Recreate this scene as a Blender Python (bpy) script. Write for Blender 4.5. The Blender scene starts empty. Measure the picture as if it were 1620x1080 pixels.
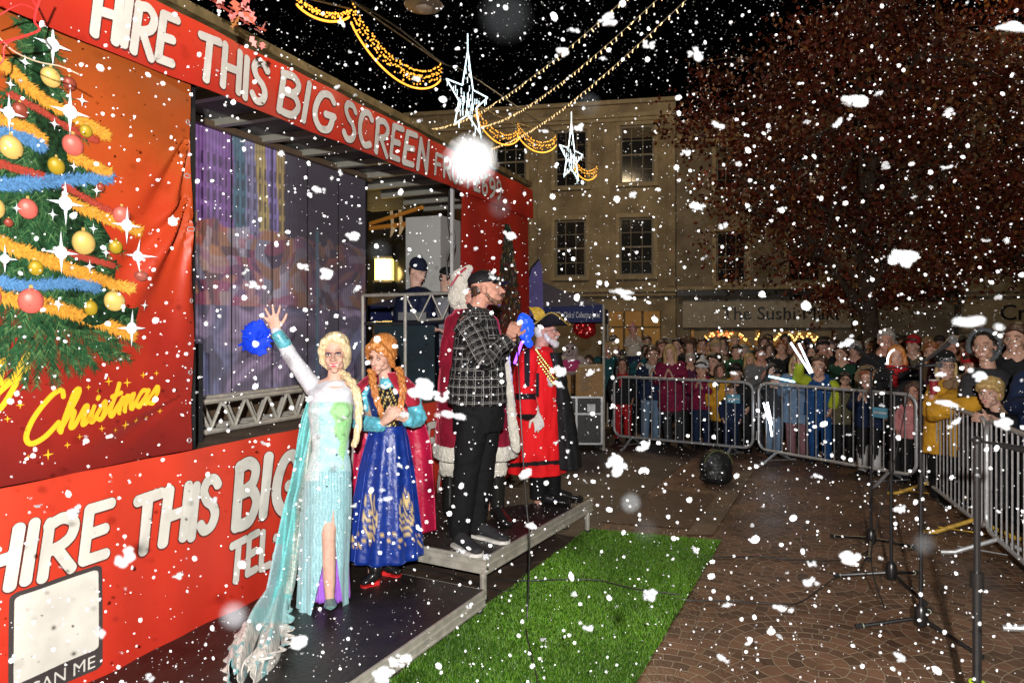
import bpy, bmesh, math, random
from mathutils import Vector, Matrix, noise, Euler
from mathutils.bvhtree import BVHTree
random.seed(7)
PI = math.pi
SC = bpy.context.scene
COL = SC.collection
# ---------------------------------------------------------------- camera
F, CX, HY, HC = 1100.0, 810.0, 518.0, 1.85
cd = bpy.data.cameras.new('camera'); cam = bpy.data.objects.new('camera', cd); COL.objects.link(cam)
cam.location = (0, 0, HC); cam.rotation_euler = (PI/2, 0, 0)
cd.sensor_width = 36.0; cd.lens = F/1620*36.0; cd.shift_y = -(540-HY)/1620.0
cd.clip_start = 0.02; cd.clip_end = 400
cd.dof.use_dof = True; cd.dof.focus_distance = 5.2; cd.dof.aperture_fstop = 3.2
SC.camera = cam
# ---------------------------------------------------------------- night sky and lamps
w = bpy.data.worlds.new('World'); SC.world = w; w.use_nodes = True
nt = w.node_tree; bg = nt.nodes['Background']
sky = nt.nodes.new('ShaderNodeTexSky'); sky.sky_type = 'NISHITA'; sky.sun_disc = False
sky.sun_elevation = math.radians(-4); sky.sun_rotation = math.radians(200)
nt.links.new(sky.outputs[0], bg.inputs[0]); bg.inputs[1].default_value = 0.03
def lamp(name, loc, power, col, rad=0.3, kind='POINT'):
    l = bpy.data.lights.new(name, kind); l.energy = power; l.color = col; l.shadow_soft_size = rad
    o = bpy.data.objects.new(name, l); COL.objects.link(o); o.location = loc; return o
FL = lamp('camera_flash', (0.05, -0.72, HC+0.42), 2050, (1.0, 0.97, 0.93), 0.035)     # the photographer's flash
WARM = (1.0, 0.75, 0.46)
lamp('square_fill', (2.0, 16.0, 8.5), 800, WARM, 0.6)  # added warm fill lamps, standing in for the ambient glow of the lit strings
lamp('square_fill', (-5.0, 13.0, 8.0), 500, WARM, 0.6)
lamp('square_fill', (11.0, 12.0, 9.5), 550, WARM, 0.6)
SC.view_settings.view_transform = 'Standard'; SC.view_settings.look = 'None'
SC.view_settings.exposure = 0.0; SC.view_settings.gamma = 1.0
SC.cycles.use_denoising = True; SC.cycles.max_bounces = 5; SC.cycles.diffuse_bounces = 2
SC.cycles.sample_clamp_indirect = 4; SC.cycles.caustics_reflective = False; SC.cycles.caustics_refractive = False

# ---------------------------------------------------------------- helpers
def P(px, py, Y): return Vector(((px-CX)/F*Y, Y, HC-(py-HY)/F*Y))
def G(px, py, z=0.0): return P(px, py, (HC-z)*F/(py-HY))
def sm(a, b, x):
    t = min(1, max(0, (x-a)/(b-a))); return t*t*(3-2*t)
def lerp(a, b, t): return a+(b-a)*t
def spl(pts, n=6, closed=False):
    pts = [Vector(p) for p in pts]; out = []
    m = len(pts)
    for i in range(m if closed else m-1):
        if closed: a, b, c, d = pts[(i-1) % m], pts[i], pts[(i+1) % m], pts[(i+2) % m]
        else: a, b, c, d = pts[max(i-1, 0)], pts[i], pts[i+1], pts[min(i+2, m-1)]
        for k in range(n):
            t = k/n
            out.append(0.5*((2*b)+(c-a)*t+(2*a-5*b+4*c-d)*t*t+(3*b-a-3*c+d)*t**3))
    if not closed: out.append(pts[-1])
    return out

MATS = {}
def mat(name, col, rough=0.6, metal=0.0, vary=0.0, vscale=6.0, bump=0.0, bscale=30.0, emit=None, estr=0.0, sheen=0.0, spec=None, col2=None, detail=4.0, coat=0.0, attr=None, trans=0.0):
    if name in MATS: return MATS[name]
    m = bpy.data.materials.new(name); m.use_nodes = True; t = m.node_tree; N = t.nodes; L = t.links
    b = N['Principled BSDF']
    b.inputs['Base Color'].default_value = (*col, 1); b.inputs['Roughness'].default_value = rough; b.inputs['Metallic'].default_value = metal
    if spec is None and rough >= .6 and metal == 0: spec = .18
    if spec is not None: b.inputs['Specular IOR Level'].default_value = spec
    if sheen: b.inputs['Sheen Weight'].default_value = sheen; b.inputs['Sheen Roughness'].default_value = 0.35; b.inputs['Sheen Tint'].default_value = (*[min(1, c*3+.1) for c in col], 1)
    if coat: b.inputs['Coat Weight'].default_value = coat; b.inputs['Coat Roughness'].default_value = 0.12
    if trans: b.inputs['Transmission Weight'].default_value = trans
    tc = N.new('ShaderNodeTexCoord')
    if attr:
        a = N.new('ShaderNodeVertexColor'); a.layer_name = attr; L.new(a.outputs[0], b.inputs['Base Color'])
    if vary or col2:
        n = N.new('ShaderNodeTexNoise'); n.inputs['Scale'].default_value = vscale; n.inputs['Detail'].default_value = detail; L.new(tc.outputs['Object'], n.inputs['Vector'])
        r = N.new('ShaderNodeValToRGB'); c2 = col2 or tuple(c*(1-vary) for c in col)
        r.color_ramp.elements[0].position = 0.35; r.color_ramp.elements[1].position = 0.65
        r.color_ramp.elements[0].color = (*c2, 1); r.color_ramp.elements[1].color = (*col, 1)
        L.new(n.outputs['Fac'], r.inputs[0]); L.new(r.outputs[0], b.inputs['Base Color'])
    if bump:
        n2 = N.new('ShaderNodeTexNoise'); n2.inputs['Scale'].default_value = bscale; n2.inputs['Detail'].default_value = 5; L.new(tc.outputs['Object'], n2.inputs['Vector'])
        bp = N.new('ShaderNodeBump'); bp.inputs['Strength'].default_value = bump; bp.inputs['Distance'].default_value = 0.02
        L.new(n2.outputs['Fac'], bp.inputs['Height']); L.new(bp.outputs[0], b.inputs['Normal'])
    if emit: b.inputs['Emission Color'].default_value = (*emit, 1); b.inputs['Emission Strength'].default_value = estr
    MATS[name] = m; return m

def wl(o):
    v = Vector((0, 0, 0))
    while o is not None: v = v+o.location; o = o.parent
    return v
def tag(o, label=None, cat=None, group=None, kind=None):
    if label: o['label'] = label
    if cat: o['category'] = cat
    if group: o['group'] = group
    if kind: o['kind'] = kind
    return o
def empty(name, loc, label, cat, group=None, parent=None):
    o = bpy.data.objects.new(name, None); COL.objects.link(o); o.location = loc; o.empty_display_size = 0.1
    return tag(o, label, cat, group)
def frame3(d):
    d = Vector(d).normalized(); up = Vector((0, 0, 1)) if abs(d.z) < 0.9 else Vector((0, 1, 0))
    a = d.cross(up).normalized(); return a, a.cross(d).normalized()
class MB:
    def __init__(s): s.v = []; s.f = []; s.m = []; s.uv = []; s.col = []; s.cur = (1, 1, 1)
    def add(s, vs, fs, mi=0, uvs=None, col=None):
        k = len(s.v); s.v += [Vector(v) for v in vs]; s.f += [tuple(i+k for i in f) for f in fs]; s.m += [mi]*len(fs)
        s.uv += uvs if uvs else [(0, 0)]*len(vs); s.col += [(col or s.cur)]*len(vs) if not isinstance(col, list) else col; return s
    def box(s, a, b, mi=0, M=None, bev=0):
        x0, y0, z0 = a; x1, y1, z1 = b
        vs = [Vector(p) for p in ((x0, y0, z0), (x1, y0, z0), (x1, y1, z0), (x0, y1, z0), (x0, y0, z1), (x1, y0, z1), (x1, y1, z1), (x0, y1, z1))]
        if M: vs = [M @ v for v in vs]
        return s.add(vs, [(3, 2, 1, 0), (4, 5, 6, 7), (0, 1, 5, 4), (1, 2, 6, 5), (2, 3, 7, 6), (3, 0, 4, 7)], mi)
    def tube(s, pts, r=0.01, n=8, mi=0, cap=True, close=False, flat=None):
        pts = [Vector(p) for p in pts]; m = len(pts); rings = []; prev = None
        for i, p in enumerate(pts):
            if close: d = pts[(i+1) % m]-pts[(i-1) % m]
            else: d = pts[min(i+1, m-1)]-pts[max(i-1, 0)]
            if d.length < 1e-9: d = Vector((0, 0, 1))
            d.normalize()
            if prev is None: a, _ = frame3(d)
            else:
                a = prev-d*prev.dot(d)
                if a.length < 1e-6: a, _ = frame3(d)
                a.normalize()
            prev = a; b = d.cross(a)
            rr = r(i/(m-1)) if callable(r) else (r[i] if isinstance(r, (list, tuple)) else r)
            rings.append([p+(a*math.cos(q)+b*math.sin(q)*(flat or 1))*rr for q in (2*PI*k/n for k in range(n))])
        return s.loft(rings, mi, cap and not close, close)
    def loft(s, rings, mi=0, cap=True, close=False, open_ring=False):
        n = len(rings[0]); m = len(rings); vs = [v for r in rings for v in r]; fs = []
        uvs = [(k/(n if not open_ring else n-1), i/(m-1)) for i in range(m) for k in range(n)]
        for i in range(m if close else m-1):
            for k in range(n-1 if open_ring else n):
                a = i*n+k; b = i*n+(k+1) % n; c = ((i+1) % m)*n+(k+1) % n; d = ((i+1) % m)*n+k
                fs.append((a, b, c, d))
        if cap: fs.append(tuple(range(n-1, -1, -1))); fs.append(tuple((m-1)*n+k for k in range(n)))
        return s.add(vs, fs, mi, uvs)
    def cone(s, p, q, r0, r1, n=10, mi=0):       # rounded cone between two points
        p = Vector(p); q = Vector(q); d = (q-p); L = d.length
        if L < 1e-6: return s.ell(p, (r0, r0, r0), mi=mi, seg=n)
        d /= L; pts = []; rr = []
        for a in (0.97, 0.7, 0.4): pts.append(p-d*r0*a); rr.append(r0*math.sqrt(max(0, 1-a*a)))
        for t in (0, .33, .66, 1): pts.append(p+d*L*t); rr.append(lerp(r0, r1, t))
        for a in (0.4, 0.7, 0.97): pts.append(q+d*r1*a); rr.append(r1*math.sqrt(1-a*a))
        return s.tube(pts, rr, n, mi)
    def chain(s, pts, rs, n=10, mi=0):
        for i in range(len(pts)-1): s.cone(pts[i], pts[i+1], rs[i], rs[i+1], n, mi)
        return s
    def ell(s, c, r, M=None, mi=0, seg=14, rings=8):
        c = Vector(c)
        if not isinstance(r, (tuple, list)): r = (r, r, r)
        vs = [Vector((0, 0, -r[2]))]; fs = []
        for i in range(1, rings):
            th = -PI/2+PI*i/rings
            for k in range(seg):
                ph = 2*PI*k/seg; vs.append(Vector((r[0]*math.cos(th)*math.cos(ph), r[1]*math.cos(th)*math.sin(ph), r[2]*math.sin(th))))
        vs.append(Vector((0, 0, r[2]))); T = len(vs)-1
        for k in range(seg):
            fs.append((0, 1+(k+1) % seg, 1+k)); fs.append((T, T-seg+k, T-seg+(k+1) % seg))
        for i in range(rings-2):
            for k in range(seg):
                a = 1+i*seg; fs.append((a+k, a+(k+1) % seg, a+seg+(k+1) % seg, a+seg+k))
        if M is not None: vs = [M @ v for v in vs]
        return s.add([v+c for v in vs], fs, mi)
    def grid(s, fn, nu, nv, mi=0):
        vs = [fn(i/nu, j/nv) for j in range(nv+1) for i in range(nu+1)]
        uv = [(i/nu, j/nv) for j in range(nv+1) for i in range(nu+1)]
        fs = [(j*(nu+1)+i, j*(nu+1)+i+1, (j+1)*(nu+1)+i+1, (j+1)*(nu+1)+i) for j in range(nv) for i in range(nu)]
        return s.add(vs, fs, mi, uv)
    def xf(s, M): s.v = [M @ v for v in s.v]; return s
    def mesh(s, name, mats, org=Vector((0, 0, 0)), smooth=True):
        me = bpy.data.meshes.new(name); me.from_pydata([v-org for v in s.v], [], s.f)
        for m in (mats if isinstance(mats, (list, tuple)) else [mats]): me.materials.append(m)
        me.polygons.foreach_set('material_index', s.m)
        if smooth: me.polygons.foreach_set('use_smooth', [True]*len(s.f))
        if any(c != (1, 1, 1) for c in s.col):
            a = me.color_attributes.new('col', 'FLOAT_COLOR', 'POINT'); a.data.foreach_set('color', [x for c in s.col for x in (*c, 1)][:len(me.vertices)*4])
        if any(u != (0, 0) for u in s.uv):
            ul = me.uv_layers.new(name='UVMap'); ul.data.foreach_set('uv', [x for l in me.loops for x in s.uv[l.vertex_index]])
        me.update(); return me
    def build(s, name, mats, parent=None, org=None, smooth=True, sharp=35):
        if parent is not None: W = wl(parent) if org is None else Vector(org)
        elif org is not None: W = Vector(org)
        else:
            xs = [v.x for v in s.v]; ys = [v.y for v in s.v]; W = Vector(((min(xs)+max(xs))/2, (min(ys)+max(ys))/2, min(v.z for v in s.v)))
        me = s.mesh(name, mats, W, smooth)
        if smooth and sharp: me.set_sharp_from_angle(angle=math.radians(sharp))
        o = bpy.data.objects.new(name, me); COL.objects.link(o)
        if parent is not None: o.parent = parent; o.location = W-wl(parent)
        else: o.location = W
        return o
def remesh(mb, voxel, smooth=4, fac=0.5):
    """melt overlapping closed pieces into ONE continuous surface; returns (verts, faces)"""
    me = bpy.data.meshes.new('tmp'); me.from_pydata(mb.v, [], mb.f); o = bpy.data.objects.new('tmp', me); COL.objects.link(o)
    r = o.modifiers.new('r', 'REMESH'); r.mode = 'VOXEL'; r.voxel_size = voxel; r.adaptivity = 0
    if smooth: q = o.modifiers.new('s', 'SMOOTH'); q.iterations = smooth; q.factor = fac
    dg = bpy.context.evaluated_depsgraph_get(); ev = o.evaluated_get(dg); m2 = ev.to_mesh()
    vs = [v.co.copy() for v in m2.vertices]; fs = [tuple(p.vertices) for p in m2.polygons]
    ev.to_mesh_clear(); bpy.data.objects.remove(o); bpy.data.meshes.remove(me)
    return vs, fs
def wrinkle(vs, fs, amp, scale, seed=0, stretch=(1, 1, 1)):
    me = bpy.data.meshes.new('w'); me.from_pydata(vs, [], fs); me.update()
    n = [v.normal.copy() for v in me.vertices]; bpy.data.meshes.remove(me); out = []
    for v, q in zip(vs, n):
        p = Vector((v.x*stretch[0], v.y*stretch[1], v.z*stretch[2]))*scale+Vector((seed, seed*.7, 0))
        out.append(v+q*(noise.noise(p)+0.5*noise.noise(p*2.1))*amp)
    return out
def melt(mb, name, m, parent=None, voxel=0.012, smooth=4, wr=0, wscale=14, seed=0, stretch=(1, 1, 1), uvsrc=False, org=None):
    vs, fs = remesh(mb, voxel, smooth)
    uv = None
    if uvsrc:
        bv = BVHTree.FromPolygons(mb.v, mb.f); uv = []
        for v in vs:
            hit = bv.find_nearest(v)
            f = mb.f[hit[2]]; ws = [1/((mb.v[i]-hit[0]).length+1e-5)**2 for i in f]; S = sum(ws)
            us = [mb.uv[i] for i in f]
            if max(u[0] for u in us)-min(u[0] for u in us) > .5: us = [(u[0]+(1 if u[0] < .5 else 0), u[1]) for u in us]
            uv.append((sum(a*u[0] for a, u in zip(ws, us))/S, sum(a*u[1] for a, u in zip(ws, us))/S))
    if wr: vs = wrinkle(vs, fs, wr, wscale, seed, stretch)
    b = MB(); b.add(vs, fs, 0, uv); return b.build(name, m, parent, org=org, sharp=0)
def copy_tree(o, parent=None):
    c = o.copy(); COL.objects.link(c)
    if parent is not None: c.parent = parent
    for ch in list(o.children): copy_tree(ch, c)
    return c
# flat polygon strokes (printed / cut lettering): list of outline polygons for each polyline
def stroke_poly(pts, wd):
    pts = [Vector((p[0], p[1])) for p in pts]; m = len(pts); Lf = []; Rt = []
    for i, p in enumerate(pts):
        d = pts[min(i+1, m-1)]-pts[max(i-1, 0)]
        if d.length < 1e-9: d = Vector((1, 0))
        d.normalize(); n = Vector((-d.y, d.x)); h = (wd(i/(m-1)) if callable(wd) else wd)/2
        if i == 0:
            for a in (0, 20, 40, 60, 80): aa = math.radians(a); Lf.append(p-d*h*math.cos(aa)*.9+n*h*math.sin(aa)); Rt.append(p-d*h*math.cos(aa)*.9-n*h*math.sin(aa))
        Lf.append(p+n*h); Rt.append(p-n*h)
        if i == m-1:
            for a in (80, 60, 40, 20, 0): aa = math.radians(a); Lf.append(p+d*h*math.cos(aa)*.9+n*h*math.sin(aa)); Rt.append(p+d*h*math.cos(aa)*.9-n*h*math.sin(aa))
    return Lf, Rt
def add_strokes(mb, strokes, wd, to3, lift=0.001, step=0.00015, mi=0, col=None):
    for k, st in enumerate(strokes):
        Lf, Rt = stroke_poly(st, wd); n = len(Lf)
        vs = [to3(p.x, p.y, lift+k*step) for p in Lf]+[to3(p.x, p.y, lift+k*step) for p in Rt]
        mb.add(vs, [(i, n+i, n+i+1, i+1) for i in range(n-1)], mi, col=col)
def cr(*p): return [tuple(v[:2]) for v in spl([(a, b, 0) for a, b in p], 6)]
GL = {
 'H': (.58, [[(0, 0), (.03, 1)], [(.58, 0), (.6, 1)], [(.02, .48), (.58, .52)]]),
 'I': (.04, [[(0, 0), (.03, 1)]]),
 'R': (.56, [[(0, 0), (.03, .98)], cr((.0, .92), (.3, 1.0), (.54, .86), (.5, .62), (.3, .5), (.08, .46)), [(.22, .46), (.58, 0)]]),
 'E': (.46, [[(0, .02), (.03, .98)], [(.03, .98), (.5, 1.0)], [(.02, .5), (.4, .53)], [(0, .02), (.46, .03)]]),
 'T': (.5, [[(-.05, .95), (.58, 1.0)], [(.24, .95), (.22, 0)]]),
 'S': (.46, [cr((.5, .86), (.36, .99), (.12, .98), (.02, .8), (.14, .6), (.36, .46), (.46, .26), (.36, .05), (.14, .0), (-.02, .14))]),
 'B': (.54, [[(0, 0), (.03, .98)], cr((.0, .96), (.3, 1.0), (.5, .86), (.42, .62), (.1, .54)), cr((.1, .53), (.42, .52), (.58, .3), (.44, .05), (.2, .0), (.0, .03))]),
 'G': (.56, [cr((.56, .84), (.4, .99), (.16, .93), (.02, .6), (.04, .26), (.24, .02), (.48, .06), (.56, .3), (.56, .44)), [(.34, .44), (.62, .45)]]),
 'C': (.52, [cr((.54, .84), (.38, .99), (.16, .93), (.02, .6), (.04, .26), (.24, .02), (.5, .1))]),
 'N': (.58, [[(0, 0), (.04, .98)], [(.04, .98), (.54, .04)], [(.54, 0), (.6, 1.0)]]),
 'F': (.46, [[(0, 0), (.03, .98)], [(.03, .98), (.5, 1.0)], [(.02, .5), (.4, .53)]]),
 'O': (.56, [cr((.3, 1), (.1, .88), (.0, .5), (.1, .12), (.3, 0), (.5, .12), (.6, .5), (.5, .88), (.3, 1))]),
 'M': (.74, [[(0, 0), (.06, .98)], [(.06, .98), (.36, .3)], [(.36, .3), (.7, .98)], [(.7, .98), (.76, 0)]]),
 'L': (.42, [[(0, .02), (.03, 1)], [(0, .02), (.44, .03)]]),
 'A': (.6, [[(0, 0), (.3, 1)], [(.3, 1), (.6, 0)], [(.1, .33), (.5, .33)]]),
 '£': (.5, [cr((.48, .84), (.34, .99), (.18, .86), (.16, .5), (.12, .1), (0, .02)), [(0, .03), (.5, .05)], [(0, .5), (.38, .5)]]),
 '6': (.5, [cr((.4, 1), (.12, .75), (.0, .35), (.12, .03), (.36, .0), (.5, .22), (.38, .48), (.06, .38))]),
 '9': (.5, [cr((.1, 0), (.38, .25), (.5, .65), (.38, .97), (.14, 1.0), (.0, .78), (.12, .52), (.44, .62))]),
 ':': (.1, [[(0, .15), (.02, .2)], [(0, .65), (.02, .7)]]), ' ': (.25, []),
}
def word_strokes(text, h, shear=.12, gap=.26, wob=0.0):
    x = 0; out = []
    for i, c in enumerate(text):
        w, ss = GL[c]; dz = wob*h*math.sin(i*2.3)
        for st in ss: out.append([((x+(p[0]+shear*p[1]))*h, p[1]*h+dz) for p in st])
        x += w+gap
    return out, (x-gap)*h
def font_mesh(text, size, extrude=0.0, offset=0.0, align='CENTER', shear=0):
    c = bpy.data.curves.new('t', 'FONT'); c.body = text; c.size = size; c.extrude = extrude; c.offset = offset; c.align_x = align; c.shear = shear; c.resolution_u = 3
    o = bpy.data.objects.new('t', c); COL.objects.link(o)
    dg = bpy.context.evaluated_depsgraph_get(); me = o.evaluated_get(dg).to_mesh()
    vs = [v.co.copy() for v in me.vertices]; fs = [tuple(p.vertices) for p in me.polygons]
    o.evaluated_get(dg).to_mesh_clear(); bpy.data.objects.remove(o); bpy.data.curves.remove(c)
    return vs, fs
# ================================================================ ground
def ground_mat():
    m = bpy.data.materials.new('stone_setts'); m.use_nodes = True; t = m.node_tree; N = t.nodes; L = t.links; b = N['Principled BSDF']
    tc = N.new('ShaderNodeTexCoord'); sp = N.new('ShaderNodeSeparateXYZ')
    mp = N.new('ShaderNodeMapping'); mp.inputs['Rotation'].default_value = (0, 0, math.radians(24)); L.new(tc.outputs['Object'], mp.inputs[0])
    nz = N.new('ShaderNodeTexNoise'); nz.inputs['Scale'].default_value = 9; nz.inputs['Detail'].default_value = 2; L.new(mp.outputs[0], nz.inputs['Vector'])
    ad = N.new('ShaderNodeVectorMath'); ad.operation = 'MULTIPLY_ADD'; ad.inputs[1].default_value = (.03, .03, 0); L.new(nz.outputs['Color'], ad.inputs[0]); L.new(mp.outputs[0], ad.inputs[2])
    L.new(ad.outputs[0], sp.inputs[0])
    def mth(op, a, bb=None):
        n = N.new('ShaderNodeMath'); n.operation = op
        for i, q in enumerate((a, bb)):
            if q is None: continue
            if isinstance(q, (int, float)): n.inputs[i].default_value = q
            else: L.new(q, n.inputs[i])
        return n.outputs[0]
    R, HR = .70, .080; x, y = sp.outputs[0], sp.outputs[1]; j0 = mth('FLOOR', mth('DIVIDE', y, R))
    def fan(j):
        xs = mth('SUBTRACT', x, mth('MULTIPLY', mth('FLOORED_MODULO', j, 2.0), R)); dx = mth('SUBTRACT', mth('FLOORED_MODULO', mth('ADD', xs, R), 2*R), R); dy = mth('SUBTRACT', y, mth('MULTIPLY', j, R))
        d = mth('SQRT', mth('ADD', mth('MULTIPLY', dx, dx), mth('MULTIPLY', dy, dy))); return d, mth('ARCTAN2', dx, dy)
    dA, aA = fan(j0); dB, aB = fan(mth('ADD', j0, 1.0)); inn = mth('LESS_THAN', dA, R)
    def pick(p, q): return mth('ADD', mth('MULTIPLY', p, inn), mth('MULTIPLY', q, mth('SUBTRACT', 1.0, inn)))
    v = pick(dA, dB); an = pick(aA, aB); u = mth('MULTIPLY', an, mth('MULTIPLY', mth('ADD', mth('FLOOR', mth('DIVIDE', v, HR)), .6), HR))
    cb = N.new('ShaderNodeCombineXYZ'); L.new(u, cb.inputs[0]); L.new(v, cb.inputs[1])
    br = N.new('ShaderNodeTexBrick'); L.new(cb.outputs[0], br.inputs['Vector'])
    br.inputs['Scale'].default_value = 1; br.inputs['Brick Width'].default_value = .10; br.inputs['Row Height'].default_value = HR; br.offset = .37
    br.inputs['Mortar Size'].default_value = .0055; br.inputs['Mortar Smooth'].default_value = .5; br.inputs['Bias'].default_value = -.1
    br.inputs['Color1'].default_value = (.18, .092, .052, 1); br.inputs['Color2'].default_value = (.06, .033, .021, 1); br.inputs['Mortar'].default_value = (.27, .20, .13, 1)
    n3 = N.new('ShaderNodeTexNoise'); n3.inputs['Scale'].default_value = 1.3; n3.inputs['Detail'].default_value = 6; L.new(tc.outputs['Object'], n3.inputs['Vector'])
    rp = N.new('ShaderNodeMapRange'); rp.inputs[1].default_value = .3; rp.inputs[2].default_value = .7; rp.inputs[3].default_value = .7; rp.inputs[4].default_value = 1.15; L.new(n3.outputs['Fac'], rp.inputs[0])
    mx = N.new('ShaderNodeVectorMath'); mx.operation = 'SCALE'; L.new(br.outputs['Color'], mx.inputs[0]); L.new(rp.outputs[0], mx.inputs['Scale'])
    L.new(mx.outputs[0], b.inputs['Base Color'])
    n4 = N.new('ShaderNodeTexNoise'); n4.inputs['Scale'].default_value = 45; n4.inputs['Detail'].default_value = 5; L.new(tc.outputs['Object'], n4.inputs['Vector'])
    hh = mth('ADD', mth('MULTIPLY', br.outputs['Fac'], -1.0), mth('MULTIPLY', n4.outputs['Fac'], .5))
    bp = N.new('ShaderNodeBump'); bp.inputs['Strength'].default_value = .7; bp.inputs['Distance'].default_value = .012; L.new(hh, bp.inputs['Height']); L.new(bp.outputs[0], b.inputs['Normal'])
    rr_ = N.new('ShaderNodeMapRange'); rr_.inputs[1].default_value = .35; rr_.inputs[2].default_value = .65; rr_.inputs[3].default_value = .28; rr_.inputs[4].default_value = .62; L.new(n3.outputs['Fac'], rr_.inputs[0]); L.new(rr_.outputs[0], b.inputs['Roughness'])
    return m
def slab_mat(name, c1, c2, mo, bw, bh, rot, ms=.006):
    m = bpy.data.materials.new(name); m.use_nodes = True; t = m.node_tree; N = t.nodes; L = t.links; b = N['Principled BSDF']
    tc = N.new('ShaderNodeTexCoord'); mp = N.new('ShaderNodeMapping'); mp.inputs['Rotation'].default_value = (0, 0, rot); L.new(tc.outputs['Object'], mp.inputs[0])
    br = N.new('ShaderNodeTexBrick'); L.new(mp.outputs[0], br.inputs['Vector']); br.inputs['Scale'].default_value = 1
    br.inputs['Brick Width'].default_value = bw; br.inputs['Row Height'].default_value = bh; br.inputs['Mortar Size'].default_value = ms
    br.inputs['Color1'].default_value = (*c1, 1); br.inputs['Color2'].default_value = (*c2, 1); br.inputs['Mortar'].default_value = (*mo, 1)
    n = N.new('ShaderNodeTexNoise'); n.inputs['Scale'].default_value = 5; n.inputs['Detail'].default_value = 8; L.new(tc.outputs['Object'], n.inputs['Vector'])
    rp = N.new('ShaderNodeMapRange'); rp.inputs[1].default_value = .3; rp.inputs[2].default_value = .7; rp.inputs[3].default_value = .6; rp.inputs[4].default_value = 1.15; L.new(n.outputs['Fac'], rp.inputs[0])
    mx = N.new('ShaderNodeVectorMath'); mx.operation = 'SCALE'; L.new(br.outputs['Color'], mx.inputs[0]); L.new(rp.outputs[0], mx.inputs['Scale']); L.new(mx.outputs[0], b.inputs['Base Color'])
    bp = N.new('ShaderNodeBump'); bp.inputs['Strength'].default_value = .4; bp.inputs['Distance'].default_value = .01; L.new(n.outputs['Fac'], bp.inputs['Height']); L.new(bp.outputs[0], b.inputs['Normal'])
    b.inputs['Roughness'].default_value = .5
    return m
g = MB(); g.add([(-120, -20, 0), (120, -20, 0), (120, 150, 0), (-120, 150, 0)], [(0, 1, 2, 3)])
tag(g.build('ground', ground_mat(), org=(0, 0, 0)), kind='structure')
DU = Vector((.455, .890, 0)); DV = Vector((-.890, .455, 0))       # direction of decks / turf, and across to the left
def quad(o, a, b, z): return [Vector((p.x, p.y, z)) for p in (o, o+a, o+a+b, o+b)]
sl = MB(); o0 = G(580, 1080)-DU*3; sl.add(quad(o0+DU*0-DV*.12, DU*11.5, DV*9, .004), [(0, 1, 2, 3)])
tag(sl.build('pavement', slab_mat('paving_slabs', (.075, .05, .036), (.05, .034, .026), (.15, .11, .075), .9, .6, -.47), org=(0, 0, 0)), kind='structure')
sl = MB(); q0 = G(1000, 838); q1 = G(1165, 800); sl.add([G(x, y, .008) for x, y in ((950, 825), (1118, 838), (1160, 785), (1060, 775))], [(0, 1, 2, 3)])
tag(sl.build('tactile_paving', slab_mat('tactile', (.12, .06, .035), (.07, .035, .022), (.06, .03, .02), .08, .08, -.47, .012), org=(0, 0, 0)), kind='structure')
sl = MB(); a = G(1005, 842, .012); b_ = G(1170, 792, .012); d = (G(1330, 792)-G(1170, 792)); 
sl.add([G(x, y, .012) for x, y in ((1085, 845), (1128, 845), (1192, 745), (1165, 745))], [(0, 1, 2, 3)])
tag(sl.build('paving_strip', slab_mat('pale_slabs', (.17, .12, .08), (.13, .09, .06), (.07, .05, .035), .6, .5, -.47), org=(0, 0, 0)), kind='structure')
# artificial turf
ta, tb, tc_, td = G(598, 1092), G(930, 838), G(1141, 857), G(1003, 1092)
dn = (ta-tb).normalized(); ta = ta+dn*1.8; td = td+dn*1.8
for q in (ta, tb, tc_, td): q.z = .008
tu = MB(); tu.grid(lambda u, v: Vector((*(ta.lerp(td, u)).lerp(tb.lerp(tc_, u), v).xy, .010+.003*noise.noise(Vector((u*9, v*20, 0))))), 20, 60)
TURF = empty('turf_mat', (ta+tb+tc_+td)/4, 'strip of bright green artificial grass laid beside the low stage', 'artificial turf')
tu.build('turf_backing', mat('turf_green', (.035, .12, .008), .8, vary=.5, vscale=40, bump=.5, bscale=200), TURF)
bl = MB(); vs = []; fs = []; cols = []
for k in range(95000):
    u = random.random(); v = random.random()**.8; p = ta.lerp(td, u).lerp(tb.lerp(tc_, u), v); p = p+(td-ta).normalized()*.018*noise.noise(Vector((v*14, 2 if u > .5 else 7, 0)))*(1 if u > .5 else -1)
    a = random.random()*2*PI; h = random.uniform(.012, .026); wd = .0022; lx = random.gauss(0, .008); ly = random.gauss(0, .008)
    i = len(vs); dx = math.cos(a)*wd; dy = math.sin(a)*wd
    vs += [(p.x-dx, p.y-dy, .008), (p.x+dx, p.y+dy, .008), (p.x+lx, p.y+ly, .008+h)]; fs.append((i, i+1, i+2))
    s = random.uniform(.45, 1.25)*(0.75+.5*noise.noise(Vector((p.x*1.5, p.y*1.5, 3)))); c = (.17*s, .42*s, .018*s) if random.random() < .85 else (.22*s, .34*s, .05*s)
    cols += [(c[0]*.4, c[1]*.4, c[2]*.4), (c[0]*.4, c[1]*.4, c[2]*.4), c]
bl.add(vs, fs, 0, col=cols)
o = bl.build('grass_blades', mat('grass_blade', (.1, .3, .03), .55, attr='col'), TURF, smooth=False); o['kind'] = 'stuff'

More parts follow.
